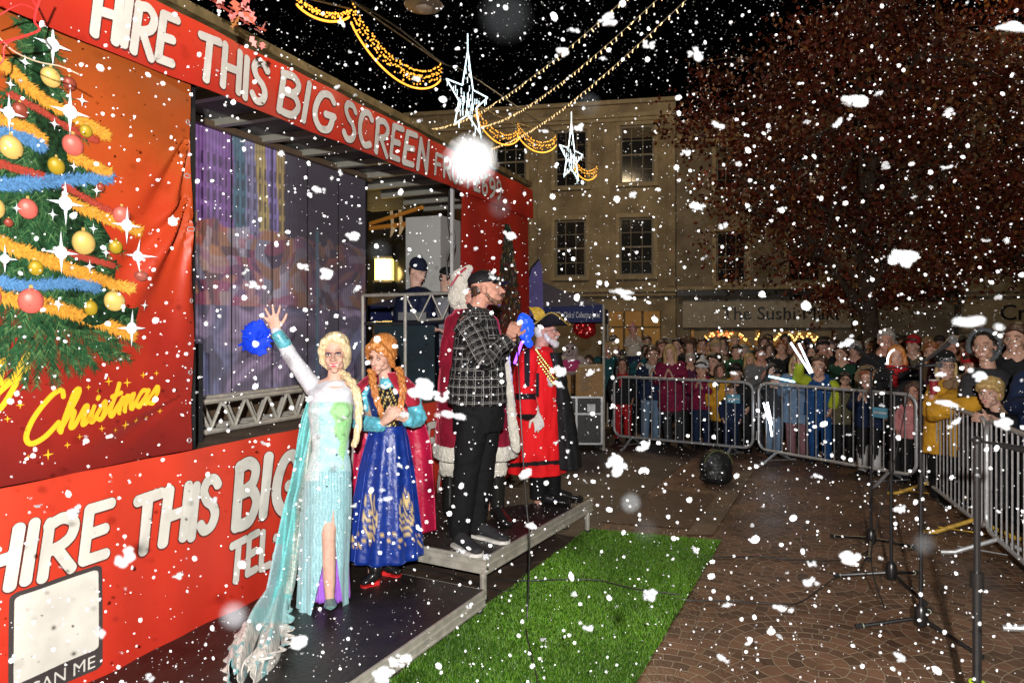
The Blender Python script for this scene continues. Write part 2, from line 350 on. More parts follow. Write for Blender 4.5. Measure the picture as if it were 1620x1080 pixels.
# ================================================================ far buildings
FD = Vector((math.cos(math.radians(-11.0)), math.sin(math.radians(-11.0)), 0))   # along the facade, to the right and nearer
FO = P(950, 518, 25.0); FO.z = 0
def fpt(px, back=0.0):      # foot of facade under picture column px
    k = (px-CX)/F; s = (k*FO.y-FO.x)/(FD.x-k*FD.y); return s
FN = Vector((-FD.y, FD.x, 0))                    # away from the camera
def FP(s, z, out=0.0): q = FO+FD*s-FN*out; return Vector((q.x, q.y, z))
def fz(px, py): s = fpt(px); Y = (FO+FD*s).y; return HC-(py-HY)/F*Y
stucco = mat('cream_stucco', (.33, .275, .185), .85, vary=.42, vscale=1.4, bump=.15, bscale=8, detail=8)
stucco2 = mat('grey_stucco', (.24, .205, .155), .85, vary=.45, vscale=1.3, bump=.15, bscale=8, detail=8)
trimm = mat('stone_trim', (.36, .30, .20), .8, vary=.25, vscale=3)
dark_glass = mat('dark_window_glass', (.012, .013, .016), .12, spec=.6)
sash = mat('sash_paint', (.22, .20, .16), .6)
def fbox(mb, s0, s1, z0, z1, o0, o1, mi=0):
    mb.add([FP(s0, z0, o0), FP(s1, z0, o0), FP(s1, z0, o1), FP(s0, z0, o1), FP(s0, z1, o0), FP(s1, z1, o0), FP(s1, z1, o1), FP(s0, z1, o1)],
           [(0, 1, 2, 3), (7, 6, 5, 4), (0, 4, 5, 1), (1, 5, 6, 2), (2, 6, 7, 3), (3, 7, 4, 0)], mi)
def wall_holes(mb, s0, s1, z0, z1, holes, out=0):
    xs = sorted({s0, s1, *[h[0] for h in holes], *[h[1] for h in holes]}); zs = sorted({z0, z1, *[h[2] for h in holes], *[h[3] for h in holes]})
    for i in range(len(xs)-1):
        for j in range(len(zs)-1):
            cx, cz = (xs[i]+xs[i+1])/2, (zs[j]+zs[j+1])/2
            if any(h[0] < cx < h[1] and h[2] < cz < h[3] for h in holes): continue
            mb.add([FP(xs[i], zs[j], out), FP(xs[i+1], zs[j], out), FP(xs[i+1], zs[j+1], out), FP(xs[i], zs[j+1], out)], [(0, 1, 2, 3)])
    for h in holes:
        for a, b in (((h[0], h[2]), (h[1], h[2])), ((h[1], h[2]), (h[1], h[3])), ((h[1], h[3]), (h[0], h[3])), ((h[0], h[3]), (h[0], h[2]))):
            mb.add([FP(*a, out), FP(*b, out), FP(*b, out-.25), FP(*a, out-.25)], [(0, 1, 2, 3)])
def window(par, h, cols=3, rows=4):
    s0, s1, z0, z1 = h; f = MB()
    for a in ((s0, s0+.07, z0, z1), (s1-.07, s1, z0, z1), (s0+.07, s1-.07, z0, z0+.08), (s0+.07, s1-.07, z1-.07, z1), (s0+.07, s1-.07, (z0+z1)/2-.03, (z0+z1)/2+.03)): fbox(f, *a, -.16, -.08)
    for c in range(1, cols): x = lerp(s0, s1, c/cols); fbox(f, x-.012, x+.012, z0+.08, z1-.07, -.15, -.12)
    for r in range(1, rows):
        if r*2 == rows: continue
        z = lerp(z0, z1, r/rows); fbox(f, s0+.07, s1-.07, z-.012, z+.012, -.147, -.118)
    wo = f.build('window', sash, par, smooth=False)
    p = MB(); p.add([FP(s0, z0, -.155), FP(s1, z0, -.155), FP(s1, z1, -.155), FP(s0, z1, -.155)], [(0, 1, 2, 3)]); p.build('pane', dark_glass, wo)
    sl = MB(); fbox(sl, s0-.12, s1+.12, z0-.13, z0-.002, .0, .14); sl.build('sill', trimm, wo, smooth=False)
    if random.random() < .5: q = MB(); zb = lerp(z1, z0, random.choice((.25, .45, .2))); q.add([FP(s0+.08, zb, -.1535), FP(s1-.08, zb, -.1535), FP(s1-.08, z1-.07, -.1535), FP(s0+.08, z1-.07, -.1535)], [(0, 1, 2, 3)]); q.build('blind', mat('blind_cloth', (.10, .085, .06), .9), wo)
    ar = MB(); fbox(ar, s0-.13, s0-.002, z0, z1, .0, .04); fbox(ar, s1+.002, s1+.13, z0, z1, .0, .04); fbox(ar, s0-.13, s1+.13, z1+.002, z1+.16, .0, .05); ar.build('window_surround', trimm, wo, smooth=False)
def pxwin(x0, x1, y0, y1): xc = (x0+x1)/2; return (fpt(x0), fpt(x1), fz(xc, y1), fz(xc, y0))
def building(name, label, px0, px1, ztop, wins, m, cornice_z, holes=(), s0=None, s1=None):
    s0 = fpt(px0) if s0 is None else s0; s1 = fpt(px1) if s1 is None else s1
    root = empty(name, FP((s0+s1)/2, 0), label, 'building')
    hs = [pxwin(*w_) for w_ in wins]
    b = MB(); wall_holes(b, s0, s1, 0, ztop, hs+list(holes))
    b.add([FP(s0, 0), FP(s0, ztop), FP(s0, ztop, -9), FP(s0, 0, -9)], [(0, 1, 2, 3)]); b.add([FP(s1, 0), FP(s1, 0, -9), FP(s1, ztop, -9), FP(s1, ztop)], [(0, 1, 2, 3)])
    b.build('wall', m, root, smooth=False)
    for h in hs: window(root, h)
    c = MB(); fbox(c, s0, s1, ztop, ztop+.14, -.4, .16); c.build('coping', trimm, root, smooth=False); c = MB(); fbox(c, s0, s1, ztop-.5, ztop-.36, .003, .22); fbox(c, s0, s1, ztop-.62, ztop-.501, .003, .12)
    c.build('parapet', trimm, root, smooth=False); c = MB(); fbox(c, s0, s1, cornice_z, cornice_z+.12, .003, .30); fbox(c, s0, s1, cornice_z-.14, cornice_z-.002, .003, .18); c.build('cornice', trimm, root, smooth=False)
    r = MB(); fbox(r, s0, s1, ztop+.1, ztop+.2, -9, -.42); r.build('roof', mat('slate', (.02, .02, .022), .8), root, smooth=False)
    return root, s0, s1
zs1 = fz(1000, 462)
shopL = (fpt(958), fpt(1046), .5, fz(1000, 492))
B1, a0, a1 = building('cream_building', 'three storey cream building with tall sash windows behind the left half of the crowd', 560, 1069, fz(1000, 165),
    [(782, 832, 216, 296), (878, 929, 206, 296), (981, 1035, 198, 290), (878, 927, 348, 438), (980, 1034, 344, 436)], stucco, zs1,
    holes=[shopL], s0=fpt(640))
st = MB(); fbox(st, fpt(838), fpt(850), zs1+.2, fz(1000, 185), .003, .06); fbox(st, fpt(955), fpt(966), zs1+.2, fz(1000, 185), .003, .06); fbox(st, fpt(1056), fpt(1068), zs1+.2, fz(1000, 185), .003, .06)
st.build('pilaster', stucco, B1, smooth=False)
amber_in = mat('lit_shop_interior', (.3, .16, .05), .9, emit=(1, .5, .14), estr=.14, vary=.8, vscale=2)
def shopfront(par, s0, s1, z1, depth=2.0, bars=3, arch=False):
    i = MB(); i.add([FP(s0, 0, -depth), FP(s1, 0, -depth), FP(s1, z1, -depth), FP(s0, z1, -depth)], [(0, 1, 2, 3)])
    i.add([FP(s0, z1, -.25), FP(s1, z1, -.25), FP(s1, z1, -depth), FP(s0, z1, -depth)], [(0, 1, 2, 3)])
    so = i.build('shop_interior', amber_in, par)
    f = MB()
    for k in range(bars+1): x = lerp(s0, s1, k/bars); fbox(f, x-.04, x+.04, .5, z1, -.2, -.1)
    fbox(f, s0, s1, z1-.6, z1-.54, -.19, -.11); f.build('shop_window', mat('shop_frame', (.12, .09, .05), .6), par, smooth=False)
shopfront(B1, shopL[0], shopL[1], shopL[3])
sh2 = (fpt(1092), fpt(1322), .4, fz(1210, 522)); 
B2, b0, b1 = building('grey_building', 'lower grey rendered building carrying the dark sushi sign behind the red tree', 1070, 1510, fz(1150, 196),
    [(1133, 1181, 366, 446), (1247, 1300, 366, 446), (1360, 1410, 366, 446), (1133, 1181, 232, 300), (1247, 1300, 232, 300)], stucco2, fz(1200, 458), holes=[sh2])
lg = MB(); fbox(lg, b0, b1, fz(1200, 468), fz(1200, 459), .31, .42); lg.build('gutter', mat('black_paint', (.015, .015, .015), .4), B2, smooth=False)
shopfront(B2, sh2[0], sh2[1], sh2[3], bars=2)
for xa, xb in ((1098, 1195), (1205, 1316)):
    ar = MB(); s0, s1, zt = fpt(xa), fpt(xb), sh2[3]; n = 16; z0 = zt-.75
    pts = [(lerp(s0, s1, k/n), z0+.72*(1-abs(2*k/n-1)**3.2)) for k in range(n+1)]
    for k in range(n): ar.add([FP(pts[k][0], pts[k][1], -.05), FP(pts[k+1][0], pts[k+1][1], -.05), FP(pts[k+1][0], zt, -.05), FP(pts[k][0], zt, -.05)], [(0, 1, 2, 3)])
    ar.build('arched_head', trimm, B2, smooth=False)
# lit fairy lights inside the sushi shop window
fl = MB()
for k in range(90): x = lerp(fpt(1110), fpt(1310), k/89); fl.ell(FP(x, fz(1200, 533)+.1*math.sin(k*.9)+random.uniform(-.03, .03), -.5), .03, seg=5, rings=3)
tag(fl.build('fairy_lights', mat('amber_bulb', (1, .6, .2), .4, emit=(1, .5, .12), estr=6)), 'thin string of amber fairy lights inside the arched sushi shop window', 'fairy lights')
fl = MB()
for k in range(40): fl.ell(FP(fpt(1150)+random.gauss(0, .35), fz(1150, 530)+random.gauss(0, .2), -.7), .035, seg=5, rings=3)
tag(fl.build('window_wreath', mat('red_bulb', (1, .15, .05), .4, emit=(1, .2, .06), estr=2.5)), 'glowing red wreath of lights in the sushi shop window', 'wreath')
# shop sign boards
def sign(par, px, py, text, size, col, out, name='sign_lettering'):
    vs, fs = font_mesh(text, size, .015, 0); o = MB(); s = fpt(px); z = fz(px, py)
    o.add([FP(s+v.x, z+v.y, out+v.z) for v in vs], fs); return o.build(name, col, par, smooth=False)
ink = mat('dark_sign_ink', (.01, .01, .012), .4)
sb = MB(); fbox(sb, fpt(1080), fpt(1345), fz(1200, 518), fz(1200, 474), .004, .12)
SG = tag(sb.build('shop_sign', mat('grey_signboard', (.36, .33, .28), .6, vary=.15), smooth=False), 'long grey sign board reading The Sushi Maki above the arched shop windows', 'shop sign')
sign(SG, 1232, 505, 'The Sushi Maki', .62, ink, .135)
zs3 = fz(1560, 462)
sh3 = (fpt(1530), fpt(1640), .4, fz(1570, 530))
B3, c0, c1 = building('corner_building', 'cream building at the right edge carrying the creperie sign, with dark sash windows', 1511, 1900, fz(1560, 60),
    [(1574, 1618, 346, 424), (1574, 1618, 170, 246), (1700, 1745, 346, 424)], stucco, zs3, holes=[sh3])
shopfront(B3, sh3[0], sh3[1], sh3[3])
sb = MB(); fbox(sb, fpt(1518), fpt(1760), fz(1570, 524), fz(1570, 474), .004, .12)
SG3 = tag(sb.build('shop_sign', mat('cream_signboard', (.36, .29, .18), .6, vary=.15), smooth=False), 'cream sign board with dark lettering Crêperie at the right edge', 'shop sign')
sign(SG3, 1650, 506, 'Crêperie', .72, ink, .135)
dp = MB(); s = fpt(1509); dp.tube([FP(s, .1, .2), FP(s, fz(1509, 120), .2)], .06, 8)
for k in range(6): dp.tube([FP(s, 1+k*1.6, .2), FP(s, 1.1+k*1.6, .2)], .085, 8)
tag(dp.build('drainpipe', MATS['black_paint']), 'long black drainpipe on the wall between the two right buildings', 'drainpipe')
# brown wall glimpsed through the stage opening
wb = MB(); wb.box((-6.5, 15.0, 0), (-1.0, 15.3, 4.6)); 
WB = tag(wb.build('brick_building', slab_mat('brown_brick', (.10, .06, .03), (.07, .04, .02), (.13, .09, .05), .24, .08, 0), smooth=False), 'brown brick building glimpsed through the gap in the stage', 'building')
for k in range(3):
    q = P(600+k*42, 385, 14.9); d = MB(); d.box((q.x-.28, 14.88, 2.6), (q.x+.28, 14.98, 5.0)); wo = d.build('window', dark_glass, WB, smooth=False)
# ================================================================ screen trailer
TA = Vector((-2.05, 3.36, 0)); TU = Vector((.389, .921, 0)); TV = Vector((-.921, .389, 0))
def TP(t, d, z): q = TA+TU*t+TV*d; return Vector((q.x, q.y, z))
def Tt(px, d=0.0):
    k = (px-CX)/F; a = TA+TV*d; return (k*a.y-a.x)/(TU.x-k*TU.y)
def Tz(px, py, d=0.0): Y = (TA+TV*d+TU*Tt(px, d)).y; return HC-(py-HY)/F*Y
def tbox(mb, t0, t1, d0, d1, z0, z1, mi=0):
    mb.add([TP(t0, d0, z0), TP(t1, d0, z0), TP(t1, d1, z0), TP(t0, d1, z0), TP(t0, d0, z1), TP(t1, d0, z1), TP(t1, d1, z1), TP(t0, d1, z1)],
           [(3, 2, 1, 0), (4, 5, 6, 7), (0, 1, 5, 4), (1, 2, 6, 5), (2, 3, 7, 6), (3, 0, 4, 7)], mi)
TR = empty('screen_trailer', TP(2.2, .8, 0), 'big screen stage trailer wrapped in red printed banners', 'stage trailer')
alu = mat('brushed_aluminium', (.52, .49, .42), .42, .35, vary=.25, vscale=14, bump=.06, bscale=60)
steel = mat('galvanised_steel', (.50, .51, .52), .38, .45, vary=.25, vscale=30)
brass = mat('bronze_edge', (.30, .22, .10), .5, .5, vary=.5, vscale=10)
blackm = mat('black_metal', (.014, .014, .015), .4)
b = MB(); tbox(b, -1.6, 5.78, .06, 2.3, .35, 1.10); b.build('chassis', mat('trailer_dark', (.03, .028, .028), .6), TR, smooth=False)
b = MB(); tbox(b, -1.6, 5.78, .03, 2.3, 1.102, 1.13); b.build('stage_floor', mat('stage_ply', (.16, .11, .07), .6, vary=.5, vscale=5, bump=.2), TR, smooth=False)
b = MB(); tbox(b, -1.6, 5.78, .14, 2.3, 3.44, 3.6); b.build('roof', mat('roof_grey', (.17, .18, .17), .6, vary=.4, vscale=4), TR, smooth=False)
for k in range(15):
    t = -1.3+k*.5; b = MB(); tbox(b, t, t+.06, .14, 1.45, 3.385, 3.437); b.build('roof_rib', mat('rib_grey', (.34, .33, .28), .5, .4), TR, smooth=False)
b = MB(); tbox(b, -1.6, 5.78, .02, .135, 3.3, 3.60); tbox(b, -1.6, 5.8, -.05, .2, 3.602, 3.66); b.build('roof_edge', brass, TR, smooth=False)
b = MB(); tbox(b, -1.6, 5.78, 2.3, 2.34, 1.1, 1.9); b.build('back_rail', blackm, TR, smooth=False)
for t, w_ in ((.64, .05), (3.87, .03)):
    b = MB(); tbox(b, t, t+w_, .05, .05+w_, 1.13, 3.3); b.build('corner_post', mat('post_white', (.55, .55, .53), .4, .2) if t > 1 else blackm, TR, smooth=False)
for t in (-.8, 4.6):
    for q in (0, .9):
        wv = MB(); c = TP(t+q, .25, .33); wv.tube([c-TV*.1, c+TV*.1], .32, 24); wv.build('wheel', mat('tyre', (.02, .02, .02), .8), TR)
# black speaker column left of screen
b = MB(); tbox(b, Tt(300, .25)-.3, Tt(300, .25)+.15, .3, .6, 1.131, 1.75); b.build('speaker_cabinet', mat('speaker_black', (.018, .018, .02), .7, bump=.3, bscale=150), TR, smooth=False)
# ---- banners
def banner_mat(name, lo, hi, z0, z1, side=None):
    m = bpy.data.materials.new(name); m.use_nodes = True; t = m.node_tree; N = t.nodes; L = t.links; b = N['Principled BSDF']
    tc = N.new('ShaderNodeTexCoord'); sp = N.new('ShaderNodeSeparateXYZ'); L.new(tc.outputs['Object'], sp.inputs[0])
    nz = N.new('ShaderNodeTexNoise'); nz.inputs['Scale'].default_value = 2.2; nz.inputs['Detail'].default_value = 2; L.new(tc.outputs['Object'], nz.inputs['Vector'])
    mr = N.new('ShaderNodeMapRange'); mr.inputs[1].default_value = z0; mr.inputs[2].default_value = z1; L.new(sp.outputs[2], mr.inputs[0])
    ad = N.new('ShaderNodeMath'); ad.operation = 'MULTIPLY_ADD'; ad.inputs[1].default_value = .5; L.new(nz.outputs['Fac'], ad.inputs[0]); 
    sb_ = N.new('ShaderNodeMath'); sb_.operation = 'SUBTRACT'; sb_.inputs[1].default_value = .25; L.new(mr.outputs[0], sb_.inputs[0]); L.new(sb_.outputs[0], ad.inputs[2])
    rp = N.new('ShaderNodeValToRGB'); rp.color_ramp.elements[0].color = (*lo[0], 1); rp.color_ramp.elements[1].color = (*hi, 1)
    for pz, c in lo[1:]:
        e = rp.color_ramp.elements.new(pz); e.color = (*c, 1)
    L.new(ad.outputs[0], rp.inputs[0]); L.new(rp.outputs[0], b.inputs['Base Color'])
    b.inputs['Roughness'].default_value = .36; b.inputs['Specular IOR Level'].default_value = .35
    n2 = N.new('ShaderNodeTexNoise'); n2.inputs['Scale'].default_value = 7; n2.inputs['Detail'].default_value = 2; L.new(tc.outputs['Object'], n2.inputs['Vector'])
    bp = N.new('ShaderNodeBump'); bp.inputs['Strength'].default_value = .12; bp.inputs['Distance'].default_value = .03; L.new(n2.outputs['Fac'], bp.inputs['Height']); L.new(bp.outputs[0], b.inputs['Normal'])
    MATS[name] = m; return m
def tree_fold(t, z):   # tension folds of the tree banner at its right edge, fanning out from two eyelets
    f = 0
    for tz, ang, am in ((2.95, -1.25, .030), (2.62, -1.05, .034), (2.5, -1.5, .02), (1.5, -.3, .01)):
        dx = (t-.60)*-1; dz = tz-z
        if dx < -.02: continue
        rr = math.hypot(dx, dz)+1e-4; an = math.atan2(dz, dx)
        f += am*math.exp(-((an-(-ang))*3.4)**2)*sm(0, .1, rr)*(1-sm(.35, 1.1, rr))*math.cos((an+ang)*16)
    f += .012*math.sin(t*7+z*2)+.008*math.sin(z*9-t*3)*sm(-.3, .6, t)
    return f
def tree_surf(t, z, lift=0.0): return TP(t, -.01-tree_fold(t, z)-lift, z)
T0, T1, ZB, ZT = -1.55, .605, 1.165, 3.30
BA = empty('tree_banner', TP(-.5, 0, ZB), 'red and orange vinyl banner printed with a decorated Christmas tree and yellow script', 'banner')
ban = MB(); ban.grid(lambda u, v: tree_surf(lerp(T0, T1, u), lerp(ZB, ZT, v)), 170, 150)
ban.build('banner_sheet', banner_mat('tree_banner_print', [(.16, .012, .010), (.25, (.28, .018, .011)), (.55, (.42, .038, .011)), (.8, (.38, .065, .012))], (.25, .055, .010), 0, 2.1), BA)
# printed tree : needles, tinsel, baubles, sparkles
ax = -.24
def hw(z): k = (3.22-z)/(3.22-1.78); return max(0.02, .62*k*(1+.10*math.sin(k*30)))
random.seed(3)
nd = MB(); vs = []; fs = []; cl = []
tiers = [3.22-1.44*(i/17) for i in range(18)]
def needle(t, z, ang, L, wd, c, lift):
    i = len(vs); dx, dz = math.cos(ang), math.sin(ang)
    vs.extend([tree_surf(t-dz*wd, z+dx*wd, lift), tree_surf(t+dz*wd, z-dx*wd, lift), tree_surf(t+dx*L, z+dz*L, lift)]); fs.append((i, i+1, i+2)); cl.extend([c]*3)
base = [(ax+s*hw(z)*.86, z) for s, z in [(1, 1.84+1.38*k/12) for k in range(13)]]+[(ax, 3.24)]+[(ax-hw(1.84+1.38*k/12)*.86, 1.84+1.38*k/12) for k in range(12, -1, -1)]
bm_ = MB(); c0_ = len(base); bm_.add([tree_surf(ax, z, .0015) for z in (1.84,)]+[tree_surf(t, z, .0015) for t, z in base], [(0, i+1, i+2) for i in range(c0_-1)])
for ti, z0 in enumerate(tiers):
    W = hw(z0)
    nb = int(7+W*34)
    for k in range(nb):
        s = (k+random.random())/nb*2-1; t0 = ax+s*W*.55; a = -PI/2+s*1.15+random.gauss(0, .12)
        BL = (.10+.24*W)*random.uniform(.7, 1.1)
        for j in range(26):
            q = j/26; bt = t0+math.cos(a)*BL*q; bz = z0+math.sin(a)*BL*q*.8
            g_ = random.uniform(.3, 1.3); c = (.018*g_, .075*g_, .028*g_) if random.random() < .75 else (.08*g_, .17*g_, .06*g_)
            for sd in (-1, 1): needle(bt, bz, a+sd*random.uniform(.35, .8), random.uniform(.035, .07)*(1.2-q*.5), .0022, c, .002+ti*.0003+random.random()*.0006)
nd.add(vs, fs, 0, col=cl)
bm_.build('tree_shape', mat('print_dark_green', (.012, .045, .016), .4, vary=.8, vscale=45), BA)
nd.build('pine_needles', mat('print_green', (.03, .1, .03), .4, attr='col'), BA, smooth=False)['kind'] = 'stuff'
def tinsel(pts, wd, c, lift, par=BA):
    m_ = MB(); vs = []; fs = []; cl = []; pp = spl([(a, b, 0) for a, b in pts], 16)
    for i, p in enumerate(pp):
        d = pp[min(i+1, len(pp)-1)]-pp[max(i-1, 0)]; ba = math.atan2(d.y, d.x)
        for k in range(34):
            an = ba+random.choice((-1, 1))*random.uniform(.15, 1.25); L = wd*random.uniform(.3, .68); x = p.x+random.uniform(-.02, .02); y = p.y+random.uniform(-.3, .3)*wd; g_ = random.uniform(.6, 1.25)
            i0 = len(vs); dx, dz = math.cos(an), math.sin(an); w_ = wd*.07; lf = lift+random.random()*.0008
            vs += [tree_surf(x-dz*w_, y+dx*w_, lf), tree_surf(x+dz*w_, y-dx*w_, lf), tree_surf(x+dx*L, y+dz*L, lf)]; fs.append((i0, i0+1, i0+2)); cl += [tuple(min(1, q*g_) for q in c)]*3
    m_.add(vs, fs, 0, col=cl); m_.build('tinsel', mat('print_tinsel', (.6, .4, .05), .4, attr='col'), par, smooth=False)
def tp(px, py): return (Tt(px), Tz(px, py))
YEL, BLU, RED_ = (.62, .28, .035), (.08, .21, .42), (.36, .05, .03)
tinsel([tp(-30, 85), tp(10, 110), tp(55, 150), tp(90, 172)], .052, YEL, .012)
tinsel([tp(115, 185), tp(140, 200), tp(162, 214)], .05, YEL, .012)
tinsel([tp(-40, 180), tp(0, 192), tp(40, 205), tp(62, 222)], .05, YEL, .012)
tinsel([tp(-30, 215), tp(0, 212), tp(40, 222), tp(60, 232)], .05, BLU, .0125)
tinsel([tp(10, 150), tp(60, 175), tp(110, 205), tp(145, 222)], .03, RED_, .0128)
tinsel([tp(-40, 292), tp(20, 292), tp(90, 286), tp(168, 282)], .058, BLU, .013)
tinsel([tp(110, 248), tp(140, 260), tp(165, 272)], .05, YEL, .0132)
tinsel([tp(-40, 250), tp(20, 268), tp(60, 278)], .035, RED_, .0128)
tinsel([tp(100, 295), tp(140, 318), tp(180, 340)], .032, RED_, .0134)
tinsel([tp(100, 315), tp(140, 335), tp(180, 352), tp(212, 365)], .052, YEL, .0136)
tinsel([tp(-40, 375), tp(20, 395), tp(90, 420), tp(150, 440), tp(200, 455)], .058, YEL, .0137)
tinsel([tp(-30, 440), tp(30, 452), tp(100, 448), tp(150, 455)], .05, BLU, .0138)
tinsel([tp(-40, 465), tp(50, 480), tp(110, 495), tp(180, 520), tp(205, 528)], .058, YEL, .014)
tinsel([tp(90, 395), tp(130, 408), tp(175, 420)], .03, RED_, .0139)
def bauble_mat(name, c):
    m = bpy.data.materials.new(name); m.use_nodes = True; t = m.node_tree; N = t.nodes; L = t.links; b = N['Principled BSDF']
    a = N.new('ShaderNodeVertexColor'); a.layer_name = 'col'; L.new(a.outputs[0], b.inputs['Base Color']); b.inputs['Roughness'].default_value = .35; return m
BMAT = bauble_mat('print_bauble', None)
def bauble(px, py, rpx, c, k):
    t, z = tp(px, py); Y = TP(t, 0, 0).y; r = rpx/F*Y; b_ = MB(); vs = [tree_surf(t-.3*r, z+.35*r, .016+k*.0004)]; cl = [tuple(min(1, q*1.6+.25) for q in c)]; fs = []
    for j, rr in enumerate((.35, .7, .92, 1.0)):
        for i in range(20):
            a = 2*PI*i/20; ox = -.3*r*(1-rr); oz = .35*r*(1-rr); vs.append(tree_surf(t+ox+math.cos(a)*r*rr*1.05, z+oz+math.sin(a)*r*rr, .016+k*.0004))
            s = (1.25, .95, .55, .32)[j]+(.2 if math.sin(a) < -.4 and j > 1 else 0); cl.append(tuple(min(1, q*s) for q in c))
    for i in range(20): fs.append((0, 1+i, 1+(i+1) % 20))
    for j in range(3):
        for i in range(20): a = 1+j*20; fs.append((a+i, a+20+i, a+20+(i+1) % 20, a+(i+1) % 20))
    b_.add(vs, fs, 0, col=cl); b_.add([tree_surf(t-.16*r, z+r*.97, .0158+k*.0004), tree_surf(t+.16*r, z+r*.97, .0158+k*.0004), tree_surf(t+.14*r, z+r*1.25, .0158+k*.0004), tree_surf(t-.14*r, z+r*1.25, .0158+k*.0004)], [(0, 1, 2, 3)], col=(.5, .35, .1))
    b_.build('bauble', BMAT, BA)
GOLD, PINK, BROWN, OLD = (.62, .42, .12), (.65, .13, .10), (.25, .05, .03), (.40, .27, .02)
for k, (x, y, r, c) in enumerate([(77, 123, 16, GOLD), (112, 230, 17, PINK), (10, 234, 19, GOLD), (85, 263, 14, OLD), (128, 384, 19, GOLD), (40, 476, 20, PINK), (178, 476, 16, GOLD), (36, 331, 16, PINK), (186, 341, 14, PINK),
                                (105, 133, 11, BROWN), (25, 176, 13, BROWN), (48, 424, 12, OLD), (140, 487, 12, OLD), (155, 297, 7, BROWN), (131, 208, 10, OLD), (177, 391, 11, OLD), (215, 437, 8, BROWN), (-22, 330, 18, GOLD), (-30, 470, 20, PINK), (3, 353, 7, BROWN)]): bauble(x, y, r, c, k)
n_ = 0
for x, y, r in [(78, 72, 30), (33, 100, 11), (105, 178, 32), (5, 180, 26), (8, 135, 9), (123, 160, 10), (97, 322, 32), (80, 197, 9), (111, 264, 8), (147, 302, 9), (15, 331, 8), (192, 357, 26), (75, 340, 9), (88, 400, 30), (213, 405, 24), (141, 362, 8), (160, 400, 8), (201, 519, 26), (82, 482, 10), (134, 422, 10), (220, 483, 8), (-5, 410, 20)]:
    t, z = tp(x, y); Y = TP(t, 0, 0).y; R = r/F*Y; n_ += 1; spk = MB()
    pts = []
    for i in range(8): a = PI/4*i; rr = R*(1 if i % 2 == 0 else .17)*(1.15 if i in (2, 6) else 1); pts.append(tree_surf(t+math.cos(a)*rr, z+math.sin(a)*rr, .026+n_*.0003))
    spk.add([tree_surf(t, z, .026+n_*.0003)]+pts, [(0, 1+i, 1+(i+1) % 8) for i in range(8)])
    spk.add([tree_surf(t+math.cos(q)*R*.36, z+math.sin(q)*R*.36, .0255+n_*.0003) for q in [2*PI*i/12 for i in range(12)]], [tuple(range(12))])
    spk.build('sparkle', mat('print_white', (.80, .86, .90), .4), BA, smooth=False)
# printed script lettering
def scr(letters, x0, y0, sc, slope):
    out = []
    for st in letters: out.append([tuple(v[:2]) for v in spl([(x0+(x+.28*y)*sc, y0+y*sc+(x*sc)*slope, 0) for x, y in st], 6)])
    return out
CH = [[(1.0, 1.35), (.85, 1.62), (.5, 1.5), (.1, .9), (.0, .25), (.25, -.1), (.7, .0), (1.1, .4)],                       # C
      [(1.2, .1), (1.55, 1.0), (1.62, 1.45), (1.42, 1.4), (1.32, .7), (1.28, 0)], [(1.3, .2), (1.5, .62), (1.66, .6), (1.64, .1), (1.8, .08), (1.98, .45)],  # h
      [(1.98, .45), (2.08, .72), (2.2, .62), (2.14, .05), (2.34, .1), (2.5, .5)],                                                   # r
      [(2.5, .6), (2.48, .1), (2.6, .02), (2.78, .3)], [(2.56, .88), (2.58, .93)],                                                  # i
      [(2.76, .28), (2.96, .68), (3.06, .3), (2.98, .0), (2.8, .06)], [(3.0, .02), (3.24, .3), (3.32, .5)],                          # s
      [(3.42, 1.25), (3.36, .15), (3.5, .0), (3.68, .35)], [(3.22, .78), (3.62, .84)],                                              # t
      [(3.68, .3), (3.8, .65), (3.8, .0)], [(3.82, .3), (4.0, .66), (4.06, .0)], [(4.08, .3), (4.26, .66), (4.34, .05), (4.46, .1), (4.56, .3)],                  # m
      [(4.92, .6), (4.66, .66), (4.56, .25), (4.72, .0), (4.9, .3), (4.96, .62)], [(4.94, .5), (4.98, .05), (5.14, .2)],                # a
      [(5.12, .2), (5.36, .68), (5.46, .3), (5.36, .0), (5.16, .06)]]
yel = mat('print_yellow', (.80, .44, .02), .4)
tx = MB(); c0t, c0z = tp(34, 700)
add_strokes(tx, scr(CH, c0t, c0z, (Tt(258)-c0t)/5.9, .165), lambda a: .021 if 0 < a < .02 else .024, lambda x, y, l: tree_surf(x, y, l), .003, mi=0)
YY = [[(0, .7), (.1, .1), (.35, .2), (.55, .7)], [(.58, .72), (.5, 0), (.3, -.6), (.0, -.62), (.1, -.2), (.7, .35)], [(-.9, .0), (-.7, .65), (-.55, .1), (-.3, .5), (0, .7)]]
add_strokes(tx, scr(YY, Tt(-12), Tz(0, 612), .165, .2), .024, lambda x, y, l: tree_surf(x, y, l), .006)
tx.build('script_lettering', yel, BA, smooth=False)
for k, (x, y, r) in enumerate([(170, 603, 8), (200, 605, 8), (225, 593, 6), (245, 590, 5), (197, 672, 8), (215, 665, 5), (157, 677, 6), (70, 718, 9), (100, 703, 6), (40, 722, 4), (254, 650, 5), (136, 612, 5), (27, 640, 7), (8, 662, 6), (185, 617, 4), (120, 690, 5), (233, 660, 4), (10, 560, 6), (152, 618, 4), (180, 680, 4)]):
    t, z = tp(x, y); R = r/F*TP(t, 0, 0).y; ss = MB()
    ss.add([tree_surf(t+math.cos(PI/4*i)*R*(1 if i % 2 == 0 else .22), z+math.sin(PI/4*i)*R*(1 if i % 2 == 0 else .22), .004) for i in range(8)], [tuple(range(8))])
    ss.build('small_star', yel, BA, smooth=False)
ey = MB()
